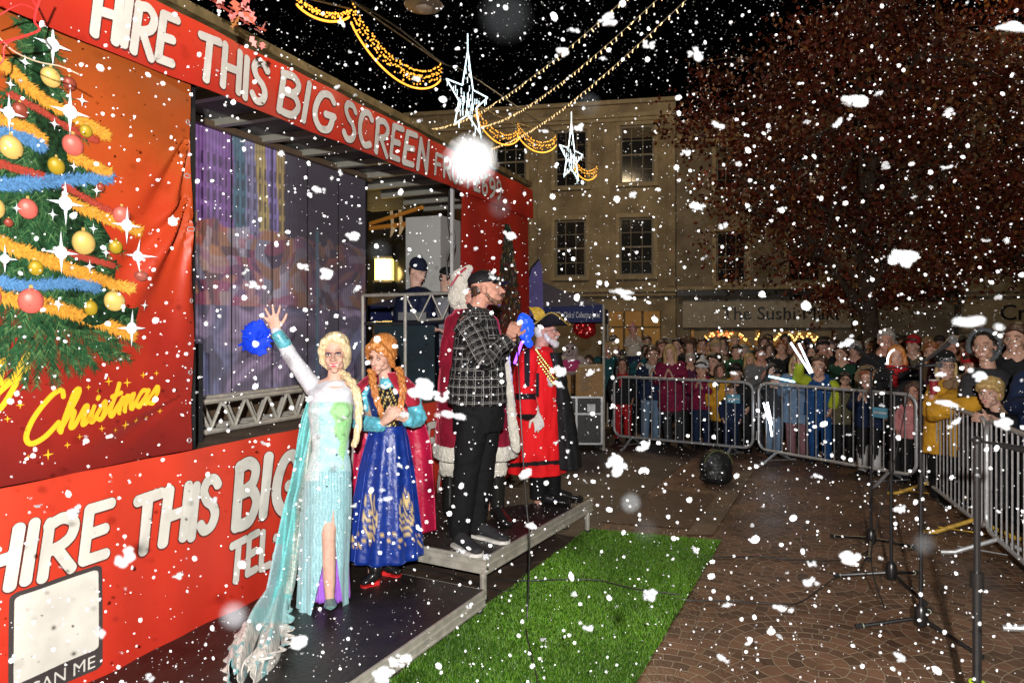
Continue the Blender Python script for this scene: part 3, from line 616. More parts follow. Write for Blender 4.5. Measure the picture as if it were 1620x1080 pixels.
for z in (1.22, 1.6, 2.0, 2.4, 2.7, 3.0): ey.tube([tree_surf(.585+.012*math.cos(a), z+.012*math.sin(a), .003) for a in [2*PI*k/10 for k in range(10)]], .003, 6, close=True)
ey.build('eyelet', steel, BA)
# ---- fascia banner with the painted lettering
white_p = mat('print_offwhite', (.64, .61, .55), .45, vary=.12, vscale=7); shadow_p = mat('print_brown_edge', (.10, .02, .015), .45)
def wav(t, z): return .008*math.sin(t*5+z*7)+.006*math.sin(t*11)
def fas(t, z, l=0): return TP(t, -.06-wav(t, z)-l, z)
def low(t, z, l=0): return TP(t, -.03-wav(t*1.4, z*.5)-l, z)
FB = empty('fascia_banner', TP(2, 0, 3.2), 'long red overhead banner with white brush lettering above the stage opening', 'banner')
f_ = MB(); f_.grid(lambda u, v: fas(lerp(-1.6, 5.78, u), lerp(3.20, 3.56, v)), 200, 10)
f_.build('banner_sheet', banner_mat('fascia_print', [(.34, .018, .012)], (.62, .045, .018), -.1, .4), FB)
def words(par, lst, surf, w=.17):
    for s, t0, z0, h, tw in lst:
        tx = MB(); sh = MB()
        ss, wd = word_strokes(s, h, wob=.03); k = tw/wd
        ss = [[(t0+p[0]*k, z0+p[1]) for p in st] for st in ss]
        add_strokes(tx, ss, w*h, lambda x, y, l: surf(x, y, l), .006, .0002); add_strokes(sh, [[(x+.012*h, y-.015*h) for x, y in st] for st in ss], w*h*1.22, lambda x, y, l: surf(x, y, l), .002, .00012)
        lo_ = tx.build('lettering', white_p, par, smooth=False); sh.build('lettering_edge', shadow_p, lo_, smooth=False)
words(FB, [('HIRE', -.01, 3.255, .25, .44), ('THIS', .60, 3.25, .25, .52), ('BIG', 1.25, 3.25, .26, .52), ('SCREEN', 1.92, 3.245, .27, 1.22), ('FROM', 3.30, 3.26, .19, .68), ('£699', 4.12, 3.26, .2, .66)], fas, .19)
# ---- lower banner
LB = empty('skirt_banner', TP(2, 0, .15), 'wide red lower banner along the trailer with white lettering and a white card panel', 'banner')
f_ = MB(); f_.grid(lambda u, v: low(lerp(-1.6, 5.78, u), lerp(.12, 1.165, v)), 200, 30)
f_.build('banner_sheet', banner_mat('skirt_print', [(.50, .030, .016)], (.56, .046, .021), 0, 1), LB)
words(LB, [('HIRE', -.52, .735, .245, .58), ('THIS', .24, .69, .28, .50), ('BIG', .90, .655, .36, .52), ('SCREEN', 1.56, .62, .42, 1.5), ('FROM', 3.2, .66, .3, .6), ('TEL:', .86, .335, .225, .40), ('O', 3.4, .27, .26, .12), ('699', 4.1, .3, .26, .5)], low, .215)
def rrect(t0, t1, z0, z1, r, l, surf):
    def f(u, v):
        z = lerp(z0, z1, v); d = min(z-z0, z1-z); ins = r-math.sqrt(max(0, r*r-(r-min(d, r))**2)); return surf(lerp(t0+ins, t1-ins, u), z, l)
    return MB().grid(f, 30, 60)
q0, q1 = Tt(14), Tt(146); qz1 = Tz(80, 920); qz0 = Tz(80, 1052)
c = rrect(q0-.02, q1+.02, qz0-.10, qz1+.02, .03, .004, low); c.build('card_border', mat('print_charcoal', (.05, .04, .04), .45), LB, smooth=False)
c = rrect(q0, q1, qz0, qz1, .02, .006, low); c.build('white_card', white_p, LB, smooth=False)
vs, fs = font_mesh('SCAN ME', .085, 0, 0); c = MB(); c.add([low((q0+q1)/2+v.x, qz0-.082+v.y, .008) for v in vs], fs); c.build('card_lettering', white_p, LB, smooth=False)
# ---- right hand banner (seen obliquely, partly hidden)
RB = empty('end_banner', TP(4.9, 0, 1.16), 'dark red end banner right of the stage opening with a green tree print', 'banner')
def rs(t, z, l=0): return TP(t, -.012-.008*math.sin(t*9+z*3)-l, z)
f_ = MB(); f_.grid(lambda u, v: rs(lerp(3.93, 5.78, u), lerp(1.165, 3.30, v)), 40, 40)
f_.build('banner_sheet', banner_mat('end_print', [(.22, .012, .010), (.6, (.40, .02, .015))], (.42, .03, .015), 0, 2.1), RB)
vs = []; fs = []; cl = []
for k in range(2600):
    z = random.uniform(1.75, 3.05); hw_ = .48*(3.1-z)/1.35+.05; t = 5.12+random.uniform(-1, 1)*hw_; an = random.uniform(-2.6, -.5); L = random.uniform(.04, .09); i = len(vs)
    c = random.choice([(.01, .04, .02), (.02, .06, .03), (.015, .04, .06), (.02, .03, .02)]) if random.random() < .86 else random.choice([(.7, .35, .03), (.12, .2, .32), (.6, .5, .3)])
    dx, dz = math.cos(an), math.sin(an); w_ = .008; l = .002+random.random()*.002
    vs += [rs(t-dz*w_, z+dx*w_, l), rs(t+dz*w_, z-dx*w_, l), rs(t+dx*L, z+dz*L, l)]; fs.append((i, i+1, i+2)); cl += [c]*3
f_ = MB(); f_.add(vs, fs, 0, col=cl); f_.build('tree_print', MATS['print_green'], RB, smooth=False)['kind'] = 'stuff'
# ---- LED screen : LED wall with a soft colourful picture, mostly dim
def screen_mat():
    m = bpy.data.materials.new('led_picture'); m.use_nodes = True; t = m.node_tree; N = t.nodes; L = t.links; b = N['Principled BSDF']
    a = N.new('ShaderNodeVertexColor'); a.layer_name = 'col'; tc = N.new('ShaderNodeTexCoord')
    wv = N.new('ShaderNodeTexWave'); wv.bands_direction = 'X'; wv.inputs['Scale'].default_value = 26; wv.inputs['Distortion'].default_value = 0; L.new(tc.outputs['UV'], wv.inputs[0])
    mr = N.new('ShaderNodeMapRange'); mr.inputs[3].default_value = .55; mr.inputs[4].default_value = 1; L.new(wv.outputs['Fac'], mr.inputs[0])
    mx = N.new('ShaderNodeVectorMath'); mx.operation = 'SCALE'; L.new(a.outputs[0], mx.inputs[0]); L.new(mr.outputs[0], mx.inputs['Scale'])
    L.new(mx.outputs[0], b.inputs['Emission Color']); b.inputs['Emission Strength'].default_value = .72
    b.inputs['Base Color'].default_value = (.07, .062, .075, 1); b.inputs['Roughness'].default_value = .5; return m
SD = 1.0; s0, s1 = 1.0, Tt(578, SD); zt0 = 3.37; zb0 = 1.32
LS = empty('led_screen', TP((s0+s1)/2, SD, zb0), 'large dim led screen showing a purple and orange picture at the back of the stage', 'screen')
def pic(u, v):
    # a soft street picture: ochre and violet houses above, warm blurred shapes in the middle, lilac patches below
    n = lambda a, b, s: noise.noise(Vector((u*a+s, v*b, s*3.1)))
    wx, wy = n(7, 6, 2)*.09, n(7, 6, 9)*.09; u2, v2 = u+wx, v+wy
    n1 = noise.noise(Vector((u2*13, v2*9, 1)))*.5+.5; n2 = noise.noise(Vector((u2*38, v2*30, 4)))*.5+.5; n3 = noise.noise(Vector((u2*6, v2*5, 8)))*.5+.5
    cell = noise.cell(Vector((u2*17, v2*11, 3))); c2 = noise.cell(Vector((u2*30+5, v2*22, 7)))
    if v > .70-.10*n1:
        k = int((u+.02*n3+.03*(v-.8))*22+.2); hue = [(.30, .28, .50), (.62, .44, .10), (.34, .24, .62), (.60, .40, .08), (.62, .45, .12), (.36, .14, .50), (.34, .14, .52), (.30, .10, .44), (.06, .22, .30)][k % 9] if u < .56 else (.05, .045, .07)
        c = Vector(hue)*(.45+.8*n2)
        if (u*45) % 1 < .38 and (v*15) % 1 < .6 and v < .93: c *= .3
    elif v > .34:
        c = [Vector((.62, .22, .08)), Vector((.45, .14, .30)), Vector((.30, .12, .08)), Vector((.55, .42, .48)), Vector((.10, .06, .12)), Vector((.5, .28, .5))][int(abs(cell)*5.99)]*(.25+1.1*n2)
        c = c.lerp([Vector((.7, .3, .08)), Vector((.5, .5, .62)), Vector((.5, .06, .10)), Vector((.05, .04, .07))][int(abs(c2)*3.99)], .45)
    else:
        c = Vector((.22, .24, .44)).lerp(Vector((.46, .32, .52)), sm(.4, .6, n3))*(.25+.9*n2)
        c = c.lerp(Vector((.05, .05, .08)), .8*sm(.5, .6, n1))
    gq = (c[0]+c[1]+c[2])/3; c = c.lerp(Vector((gq, gq*.92, gq)), .12); c = c.lerp(Vector((.20, .15, .24)), .08)
    fade = 1-.72*sm(.50, .66, u)+.35*sm(.80, .9, u)*(v < .35)
    if .71 < u < .73 and v < .7: c = c.lerp(Vector((.04, .16, .20)), .8); fade = .6
    return tuple(max(0, q*fade) for q in c)
scm = MB(); NU, NV = 230, 150; zz = lambda v: lerp(zb0, zt0, v)
vs = [TP(lerp(s0, s1, i/NU), SD, zz(j/NV)) for j in range(NV+1) for i in range(NU+1)]; cl = [pic(i/NU, j/NV) for j in range(NV+1) for i in range(NU+1)]
scm.add(vs, [(j*(NU+1)+i, j*(NU+1)+i+1, (j+1)*(NU+1)+i+1, (j+1)*(NU+1)+i) for j in range(NV) for i in range(NU)], 0, [(i/NU, j/NV) for j in range(NV+1) for i in range(NU+1)], cl)
scm.build('picture', screen_mat(), LS)
b = MB(); tbox(b, s0, s1+.05, SD+.01, SD+.12, 1.131, 3.42); b.build('housing', mat('housing_black', (.012, .012, .014), .6), LS, smooth=False)
b = MB(); tbox(b, s0, s1+.06, SD-.05, SD+.0, zt0+.002, zt0+.05); b.build('top_frame', mat('frame_brown', (.10, .065, .04), .5), LS, smooth=False); b = MB(); tbox(b, s0, s1+.06, SD-.03, SD-.002, 1.131, zb0); b.build('bottom_frame', mat('frame_brown', (.10, .065, .04), .5), LS, smooth=False)
b = MB()
for k in range(1, 6): t = lerp(s0, s1, k/6); tbox(b, t-.004, t+.004, SD-.006, SD-.001, zb0, zt0)
b.build('panel_joint', blackm, LS, smooth=False)
# ---- aluminium truss lying in front of the screen
def truss(name, label, p0, p1, h, w_, par=None, nb=8, r=.012, up=Vector((0, 0, 1))):
    d = (p1-p0).normalized(); sd = d.cross(up).normalized(); root = empty(name, p0, label, 'truss')
    c = [p0+sd*w_/2, p0-sd*w_/2, p0+up*h+sd*w_/2, p0+up*h-sd*w_/2]; L = (p1-p0).length
    ch = MB(); 
    for q in c: ch.tube([q, q+d*L], r*1.6, 8)
    ch.build('chord', alu, root); br = MB()
    for k in range(nb):
        a, b2 = d*L*k/nb, d*L*(k+1)/nb; m2 = d*L*(k+.5)/nb
        for s in (0, 1): br.tube([c[s]+a, c[s+2]+m2], r, 6); br.tube([c[s+2]+m2, c[s]+b2], r, 6)
        br.tube([c[0]+a, c[1]+a], r, 6); br.tube([c[2]+m2, c[3]+m2], r, 6)
    br.build('brace', alu, root); return root
truss('stage_truss', 'silver lattice truss lying along the stage floor in front of the screen', TP(.75, .55, 1.16), TP(3.1, .55, 1.16), .20, .2, nb=11)
# ================================================================ low decks
def deck(name, label, c, u, v, z, fh, legs):
    root = empty(name, Vector((c.x, c.y, 0)), label, 'stage deck')
    t = MB(); a = c+u*.012+v*.012; pts = [a, a+(u-u.normalized()*.03), a+(u-u.normalized()*.03)+(v-v.normalized()*.03), a+(v-v.normalized()*.03)]
    t.add([Vector((p.x, p.y, z+.002)) for p in pts]+[Vector((p.x, p.y, z-.03)) for p in pts], [(0, 1, 2, 3), (7, 6, 5, 4), (0, 4, 5, 1), (1, 5, 6, 2), (2, 6, 7, 3), (3, 7, 4, 0)])
    t.build('deck_top', mat('black_deck_ply', (.022, .017, .015), .42, vary=.5, vscale=9, bump=.25, bscale=40), root, smooth=False)
    f = MB(); P4 = [c, c+u, c+u+v, c+v]
    for i in range(4):
        p, q = P4[i], P4[(i+1) % 4]; d = (q-p).normalized(); n = Vector((d.y, -d.x, 0))
        prof = [(0, z), (.0, z-.018), (-.007, z-.024), (-.007, z-fh*.42), (0, z-fh*.46), (0, z-fh*.56), (-.007, z-fh*.6), (-.007, z-fh*.86), (0, z-fh*.9), (0, z-fh), (-.035, z-fh), (-.035, z-.001), (-.004, z+.0025)]
        m_ = lambda P_, e: [Vector((P_.x, P_.y, 0))+n*o_+d*(e*-o_)+Vector((0, 0, zz_)) for o_, zz_ in prof]
        f.loft([m_(p, 1), m_(q, -1)], cap=False)
    f.build('edge_rail', alu, root, smooth=False)
    for k in legs:
        p = P4[k]+(P4[(k+2) % 4]-P4[k]).normalized()*.06; l = MB(); l.tube([Vector((p.x, p.y, .01)), Vector((p.x, p.y, z-.031))], .024, 10); l.build('leg', alu, root)
        l = MB(); l.tube([Vector((p.x, p.y, .009)), Vector((p.x, p.y, .03))], .032, 10); l.build('leg_foot', blackm, root)
    return root
C1 = G(769, 883, .31); C1.z = 0; U1 = Vector((.485, .875, 0)); V1 = Vector((-.875, .485, 0))
deck('upper_deck', 'raised black topped stage deck with silver edge under the men', C1, U1*1.88, V1*2.2, .31, .11, (0, 1, 2, 3))
C0 = G(770, 933, .15); C0.z = 0; U0 = Vector((.452, .892, 0)); V0 = Vector((-.892, .452, 0))
deck('lower_deck', 'lower black topped stage deck under the two women in gowns', C0-U0*2.6, U0*2.6, V0*1.75, .15, .10, (0, 1, 2, 3))
# ================================================================ people kit
skin = mat('skin', (.62, .36, .26), .58, vary=.22, vscale=35, spec=.3, bump=.12, bscale=180)
skin_pale = mat('skin_pale', (.66, .40, .31), .58, vary=.16, vscale=40, spec=.3, bump=.1, bscale=200)
skin_red = mat('skin_ruddy', (.58, .29, .21), .58, vary=.28, vscale=35, spec=.3, bump=.14, bscale=180)
skin_deep = mat('skin_deep', (.30, .16, .10), .5, vary=.1, vscale=20)
eye_w = mat('eye_white', (.75, .73, .70), .2); eye_d = mat('eye_dark', (.02, .018, .016), .15)
lip_m = mat('lip_rose', (.50, .13, .12), .4); lip_b = mat('lip_bright', (.55, .05, .10), .3); mouth_m = mat('mouth_dark', (.10, .02, .02), .5); teeth_m = mat('teeth', (.75, .72, .66), .3)
def hair_mat(name, c, c2):
    if name in MATS: return MATS[name]
    m = mat(name, c, .42); t = m.node_tree; N = t.nodes; L = t.links; b = N['Principled BSDF']
    tc = N.new('ShaderNodeTexCoord'); mp = N.new('ShaderNodeMapping'); mp.inputs['Scale'].default_value = (90, 90, 9); L.new(tc.outputs['Object'], mp.inputs[0])
    n = N.new('ShaderNodeTexNoise'); n.inputs['Scale'].default_value = 1; n.inputs['Detail'].default_value = 3; L.new(mp.outputs[0], n.inputs['Vector'])
    r = N.new('ShaderNodeValToRGB'); r.color_ramp.elements[0].position = .35; r.color_ramp.elements[1].position = .62; r.color_ramp.elements[0].color = (*c2, 1); r.color_ramp.elements[1].color = (*c, 1)
    L.new(n.outputs['Fac'], r.inputs[0]); L.new(r.outputs[0], b.inputs['Base Color'])
    bp = N.new('ShaderNodeBump'); bp.inputs['Strength'].default_value = .8; bp.inputs['Distance'].default_value = .006; L.new(n.outputs['Fac'], bp.inputs['Height']); L.new(bp.outputs[0], b.inputs['Normal']); return m
H_BLONDE = hair_mat('hair_platinum', (.78, .66, .42), (.52, .40, .22)); H_GINGER = hair_mat('hair_copper', (.66, .27, .07), (.38, .12, .03))
H_BROWN = hair_mat('hair_brown', (.09, .045, .025), (.03, .015, .01)); H_DARK = hair_mat('hair_dark', (.025, .018, .014), (.008, .006, .005))
H_GREY = hair_mat('hair_grey', (.42, .39, .36), (.2, .19, .18)); H_FAIR = hair_mat('hair_fair', (.50, .34, .14), (.26, .16, .06)); H_RED = hair_mat('hair_auburn', (.32, .10, .03), (.15, .045, .015))
H_WHITE = hair_mat('hair_white', (.72, .70, .66), (.45, .44, .42))
def basis(fwd, up=(0, 0, 1), roll=0.0):
    f = Vector(fwd).normalized(); u = Vector(up); r = f.cross(u).normalized(); u = r.cross(f)
    if roll: q = Matrix.Rotation(roll, 3, f); r = q @ r; u = q @ u
    return Matrix((r, f, u)).transposed()          # columns: right, forward, up
def head_skin(mb, c, B, s=1.0, nose=1.0, jaw=1.0, mouth=0.0):
    A = lambda p: Vector(c)+B @ (Vector(p)*s)
    E = lambda p, r, n=14: mb.ell(A(p), tuple(q*s for q in r), B, seg=n, rings=8)
    E((0, -.012, .032), (.074, .092, .086), 20); E((0, .022, -.035), (.056*jaw, .062, .074), 18); E((0, .058, -.098), (.026*jaw, .024, .021))
    for k in (-1, 1):
        E((k*.038*jaw, .018, -.068), (.021, .04, .026)); E((k*.034, .062, -.034), (.024, .022, .022)); E((k*.028, .074, .026), (.026, .014, .010))
        E((k*.076, -.008, -.008), (.009, .02, .032)); E((k*.0125, .094, -.034), (.010, .012, .008))
    mb.chain([A((0, .080, .016)), A((0, .098, -.012)), A((0, .104+.008*nose, -.030))], [.008*s, .010*s, .0125*s])
    E((0, .066, -.028), (.040, .026, .038)); E((0, .068, -.062), (.038, .022, .030)); E((0, .078, -.066), (.030, .018, .022))
    E((0, .086, -.057-.002*mouth), (.024, .009, .0055)); E((0, .084, -.069-.008*mouth), (.020, .010, .007))
    return A
def head_bits(c, B, s, par, lips=lip_m, brow=None, lash=False, smile=0.0, openm=0.0, closed=False, full=True, iris=(.02, .018, .016), shadow=False, big=1.0):
    A = lambda p: Vector(c)+B @ (Vector(p)*s)
    for k in (-1, 1):
        e = MB(); q = A((k*.030, .0765, .003))
        if closed: e.tube([A((k*x, .090-abs(x-.03)*.25, .000-.006*math.cos((x-.03)*110))) for x in (.018, .024, .03, .036, .042)], .0022*s, 6, 1)
        else:
            e.ell(q, (.0145*s, .0125*s, .0078*s), B, 0, 12, 6); e.ell(A((k*.030, .0835, .0035)), (.0066*s, .0062*s, .0066*s), B, 1, 10, 6)
        e.build('eye', [eye_w, eye_d], par)
        if full:
            if lash or not closed:
                l = MB(); l.tube([A((k*x, .0895-abs(x-.03)*.35, .0115-.0055*((x-.030)/.015)**2)) for x in (.015, .022, .03, .038, .046)], (.0034 if lash else .0018)*s, 6); l.build('eyelid', mat('lash_dark' if lash else 'lid_brown', (.03, .02, .025) if lash else (.2, .10, .07), .5), par)
            l = MB(); l.tube([A((k*x, .0905-abs(x-.028)*.45, .030-.006*((x-.030)/.02)**2)) for x in (.012, .02, .03, .04, .049)], .0030*s, 6, flat=.7); l.build('eyebrow', brow or H_BROWN, par)
    if shadow:
        for k in (-1, 1): l = MB(); l.ell(A((k*.031, .0775, .0095)), (.0195*s, .0105*s, .0105*s), B, 0, 12, 6); l.build('eye_shadow', mat('eye_shadow_violet', (.22, .10, .14), .5), par)
    m = MB(); W = (.023+.006*smile)*(.5+.5*big); up = .010*smile
    m.tube([A((x*W, .0945-.012*x*x-.006*abs(x)-.004*smile*x*x, -.058+up*x*x)) for x in (-1, -.6, -.25, 0, .25, .6, 1)], [q*s*big for q in (.0012, .0032, .0042, .0036, .0042, .0032, .0012)], 8)
    m.tube([A((x*W*.95, .0935-.012*x*x-.006*abs(x), -.067-.014*openm*(1-x*x)+up*x*x+.003*x*x)) for x in (-1, -.6, -.25, 0, .25, .6, 1)], [q*s*big for q in (.0012, .0038, .005, .0052, .005, .0038, .0012)], 8)
    m.build('lips', lips, par)
    if openm > 0 or smile > .5:
        t = MB(); t.ell(A((0, .0885, -.063-.006*openm+up*.3)), (W*.85*s, .006*s, (.004+.007*openm)*s), B); t.build('mouth', teeth_m if smile > .5 else mouth_m, par)
def hair_cap(mb, c, B, s=1.0, back=.0, low=.0, puff=1.0):
    A = lambda p: Vector(c)+B @ (Vector(p)*s)
    E = lambda p, r: mb.ell(A(p), tuple(q*s for q in r), B, seg=18, rings=10)
    E((0, -.036, .052), (.090*puff, .098*puff, .088*puff))
    E((0, -.055, .0+low), (.080*puff, .070*puff, .085))
    for k in (-1, 1): E((k*.070, -.028, .02), (.020, .045, .055))
    return A, E
def hand(mb, w, d, n, side=1, curl=.3, spread=.16, s=1.0, thumb=.8):
    w = Vector(w); d = Vector(d).normalized(); n = Vector(n); n = (n-d*n.dot(d)).normalized(); l = d.cross(n)*side
    mb.cone(w, w+d*.02*s, .024*s, .022*s)
    for i, (o, L, q) in enumerate(((.031, .070, .088), (.0105, .079, .092), (-.0105, .073, .088), (-.030, .056, .080))):
        k = w+(d*q+l*o)*s; mb.chain([w+(d*.022+l*o*.55)*s, k], [.016*s, .0115*s])
        a = spread*o/.03; di = (d*math.cos(a)+l*math.sin(a)); ax = di.cross(n); p = k; rr = [.0105, .0098, .0088, .0075]; tot = 0
        for j, f in enumerate((.45, .31, .24)):
            tot += curl*(.7 if j == 0 else 1.0)*(1+.12*((i*7+j*3) % 3-1)); v = Matrix.Rotation(tot, 3, ax) @ di; q2 = p+v*L*f*s
            mb.cone(p, q2, rr[j]*s, rr[j+1]*s, 8); p = q2
    p = w+(d*.022+l*.022)*s; v = (d*.62+l*thumb+n*.15).normalized()
    for L, r0, r1 in ((.042, .015, .0125), (.032, .0120, .0105), (.026, .0105, .008)):
        q2 = p+v*L*s; mb.cone(p, q2, r0*s, r1*s, 8); p = q2; v = (v+d*.25+n*.18*curl).normalized()
def shoe(mb, heel, toe, s=1.0, h=.07, w=.045, sole=None):
    heel = Vector(heel); toe = Vector(toe); d = toe-heel; L = d.length; d /= L; u = Vector((0, 0, 1)); r = d.cross(u).normalized(); R_ = []
    for t, ww, hh, z in ((-.02, .5, .8, .0), (.06, .8, 1.0, 0), (.25, .9, 1.05, 0), (.45, .92, .85, 0), (.65, 1.05, .62, 0), (.85, 1.0, .5, 0), (.97, .7, .42, 0), (1.01, .35, .25, 0)):
        c = heel+d*L*t; ring = []
        for k in range(14):
            a = 2*PI*k/14; ring.append(c+r*math.cos(a)*w*ww+u*(h*hh*.5+math.sin(a)*h*hh*.5+.003))
        R_.append(ring)
    mb.loft(R_)
    if sole is not None:
        for t in range(1):
            pts = []; n = 12
            prof = [(-.03, .5), (.0, .85), (.2, .95), (.45, .85), (.7, 1.1), (.9, 1.0), (1.0, .6), (1.03, .25)]
            lo = [heel+d*L*a+r*w*b for a, b in prof]+[heel+d*L*a-r*w*b for a, b in reversed(prof)]
            sole.loft([[Vector((p.x, p.y, heel.z)) for p in lo], [Vector((p.x, p.y, heel.z+.022)) for p in lo]])
def paint(o, fn):
    me = o.data; W = wl(o); a = me.color_attributes.new('col', 'FLOAT_COLOR', 'POINT'); me.color_attributes.active_color = a
    L = []
    for v in me.vertices: c = fn(v.co+W); L += [c[0], c[1], c[2], 1]
    a.data.foreach_set('color', L)
def topx(v): return (CX+v.x/v.y*F, HY-(v.z-HC)/v.y*F)
class Fig:
    def __init__(s, Y0, foot, label, cat='person', group=None, name='person'):
        s.Y = Y0; s.root = empty(name, foot, label, cat, group)
    def p(s, px, py, dy=0.0): return P(px, py, s.Y+dy)
    def secs(s, mb, secs, n=32, opening=None, mi=0):
        """rings from picture-measured half widths: (py, left px, right px, depth radius, fold amplitude, folds, dy)"""
        R_ = []
        for q in secs:
            py, l, r, ry = q[:4]; fa = q[4] if len(q) > 4 else 0; nf = q[5] if len(q) > 5 else 0; dy = q[6] if len(q) > 6 else 0
            a = s.p(l, py, dy); b = s.p(r, py, dy); c = (a+b)/2; rx = (b-a).length/2; ring = []
            op = opening(py) if opening else None
            for k in range(n+(1 if opening else 0)):
                if opening: ph = op[0]+op[1]+(2*PI-2*op[1])*k/n
                else: ph = 2*PI*k/n
                f = 1+fa*math.cos(nf*ph+.7*math.sin(ph*2+nf))
                ring.append(c+Vector((rx*math.cos(ph)*f, ry*math.sin(ph)*f, 0)))
            R_.append(ring)
        mb.loft(R_, mi, cap=not opening, open_ring=bool(opening)); return mb
def densify(secs, m=4):
    out = []
    for a, b in zip(secs, secs[1:]):
        L = max(len(a), len(b)); a = list(a)+[0]*(L-len(a)); b = list(b)+[0]*(L-len(b))
        for k in range(m): t = k/m; out.append([lerp(x, y, t) if i != 5 else b[5] for i, (x, y) in enumerate(zip(a, b))])
    out.append(list(secs[-1])+[0]*(7-len(secs[-1]))); return out
def braid(mb, pts, r, n_=14):
    pp = spl(pts, 6); L = len(pp)
    for ph in range(3):
        q = []; rr = []
        for i, p in enumerate(pp):
            t = i/(L-1); a = t*n_+ph*2*PI/3; d = pp[min(i+1, L-1)]-pp[max(i-1, 0)]; u, v = frame3(d); k = r*(1-.45*t)
            q.append(p+u*math.cos(a)*k*.75+v*math.sin(2*a)*k*.4); rr.append(k*.68)
        mb.tube(q, rr, 8)
# ================================================================ performers on the decks
def satin(name, c, rough=.3, **k): return mat(name, c, rough, sheen=.3, spec=.6, bump=.5, bscale=16, **k)
# ---------------- woman waving, turquoise gown
E = Fig(4.28, G(515, 955, .15), 'woman in a long turquoise and mint gown waving one raised hand, pale blonde braid')
p = E.p; hc = p(530, 560); HB = basis((.12, -1, -.02), roll=.05); sk = MB()
head_skin(sk, hc, HB, .96, nose=.7, jaw=.93, mouth=.4)
sk.chain([hc+HB @ Vector((0, -.02, -.06)), p(529, 603, .02)], [.045, .047]); sk.chain([p(500, 618, .02), p(529, 606, .02), p(552, 619, .02)], [.05, .055, .05])
E.secs(sk, [(610, 505, 550, .07), (640, 499, 547, .08), (700, 502, 544, .07), (760, 496, 546, .085), (790, 500, 540, .08)], 20)
sh, el, wr_ = p(497, 614, .03), p(461, 565, -.02), p(437, 524, -.06)
sk.chain([sh, el, wr_], [.046, .037, .026]); hand(sk, wr_, p(427, 490)-p(437, 524), (.1, -1, 0), 1, .05, .55, .95, .95)
sk.chain([p(549, 622, .05), p(566, 655, .32), p(590, 655, .60)], [.045, .036, .026]); hand(sk, p(590, 655, .60), (1, .2, .0), (0, -1, 0), 1, .4)
lg = [p(521, 790, -.03), p(520, 850, -.125), p(521, 915, -.13), p(522, 950, -.13)]
sk.chain(lg, [.070, .042, .038, .026]); sk.cone(p(522, 950, -.13), p(522, 960, -.20), .026, .018); sk.chain([p(505, 790), p(500, 870, .03), p(500, 945, .05)], [.07, .05, .03])
melt(sk, 'body', skin_pale, E.root, .0058, 3)
head_bits(hc, HB, .96, E.root, lip_b, H_FAIR, True, 1.0, .35, shadow=True, big=1.15)
h = MB(); A, EE = hair_cap(h, hc, HB, .97, puff=1.04)
for k in (-1, 1): h.chain([A((0.01, .062, .100)), A((k*.055, .058, .085)), A((k*.082, .025, .03)), A((k*.080, -.005, -.045)), A((k*.05, -.04, -.085))], [.018, .022, .022, .020, .02])
h.chain([A((-.02, .055, .125)), A((.03, .066, .10)), A((.066, .05, .06))], [.022, .02, .016])
melt(h, 'hair', H_BLONDE, E.root, .006, 3, .004, 30, 2, (3, 3, .7))
h = MB(); braid(h, [p(541, 590, .02), p(552, 600, -.06), p(563, 618, -.11), p(568, 645, -.14), p(566, 680, -.15), p(560, 706, -.14)], .025); h.build('braid', H_BLONDE, E.root)
sheer = mat('sheer_white', (.60, .62, .68), .4, vary=.12, vscale=120, sheen=.3)
c = MB(); E.secs(c, [(601, 514, 545, .060, 0, 0, .02), (607, 500, 552, .075, 0, 0, .02), (618, 489, 559, .09), (642, 489, 558, .105)], 28); c.chain([sh, p(478, 588, .0), el, p(448, 543, -.04), wr_], [.058, .050, .047, .040, .032], 14)
c.chain([p(550, 621, .05), p(566, 655, .32)], [.052, .043]); c.ell(p(530, 603, -.0), (.05, .05, .01))
melt(c, 'sheer_sleeves', sheer, E.root, .008, 3, .004, 20, 1)
c = MB(); c.chain([p(440, 530, -.06), p(450, 545, -.04)], [.037, .043], 14); c.build('cuff', mat('teal_cuff', (.12, .45, .55), .3, sheen=.4, vary=.4, vscale=60), E.root)
gl = mat('glitter_gown', (.3, .7, .7), .25, attr='col', bump=.5, bscale=160, sheen=.4, spec=.8)
def hashn(v, k): return noise.noise(Vector((v.x*k, v.y*k, v.z*k)))
def gown(v):
    x, y = topx(v); n = hashn(v, 22)*.5+.5; f = hashn(v, 130)
    c = Vector((.26, .60, .62)).lerp(Vector((.52, .68, .75)), n)
    gL = lerp(524, 541, sm(640, 742, y))+3*math.sin(y*.2); gR = lerp(560, 543, sm(640, 745, y))
    if y < 742 and gL < x < gR: c = Vector((.22, .58, .20)).lerp(Vector((.36, .66, .32)), n)
    elif y < 760 and x < 505: c = c.lerp(Vector((.70, .74, .72)), .65 if f > 0 else .2)
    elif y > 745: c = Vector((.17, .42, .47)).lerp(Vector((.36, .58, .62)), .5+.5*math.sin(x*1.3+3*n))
    return tuple(c*(1+.5*max(0, f)))
c = MB(); c.ell(p(510, 650, -.085), (.055, .05, .055)); c.ell(p(540, 650, -.085), (.055, .05, .055)); E.secs(c, densify([(633, 492, 556, .100, 0, 0, -.005), (648, 488, 558, .120, 0, 0, -.015), (665, 490, 556, .115), (690, 493, 552, .095), (712, 495, 551, .088), (740, 487, 555, .115), (775, 480, 556, .13), (800, 479, 556, .13)]), 40)
o = melt(c, 'bodice', gl, E.root, .0055, 3, .003, 18, 5); paint(o, gown)
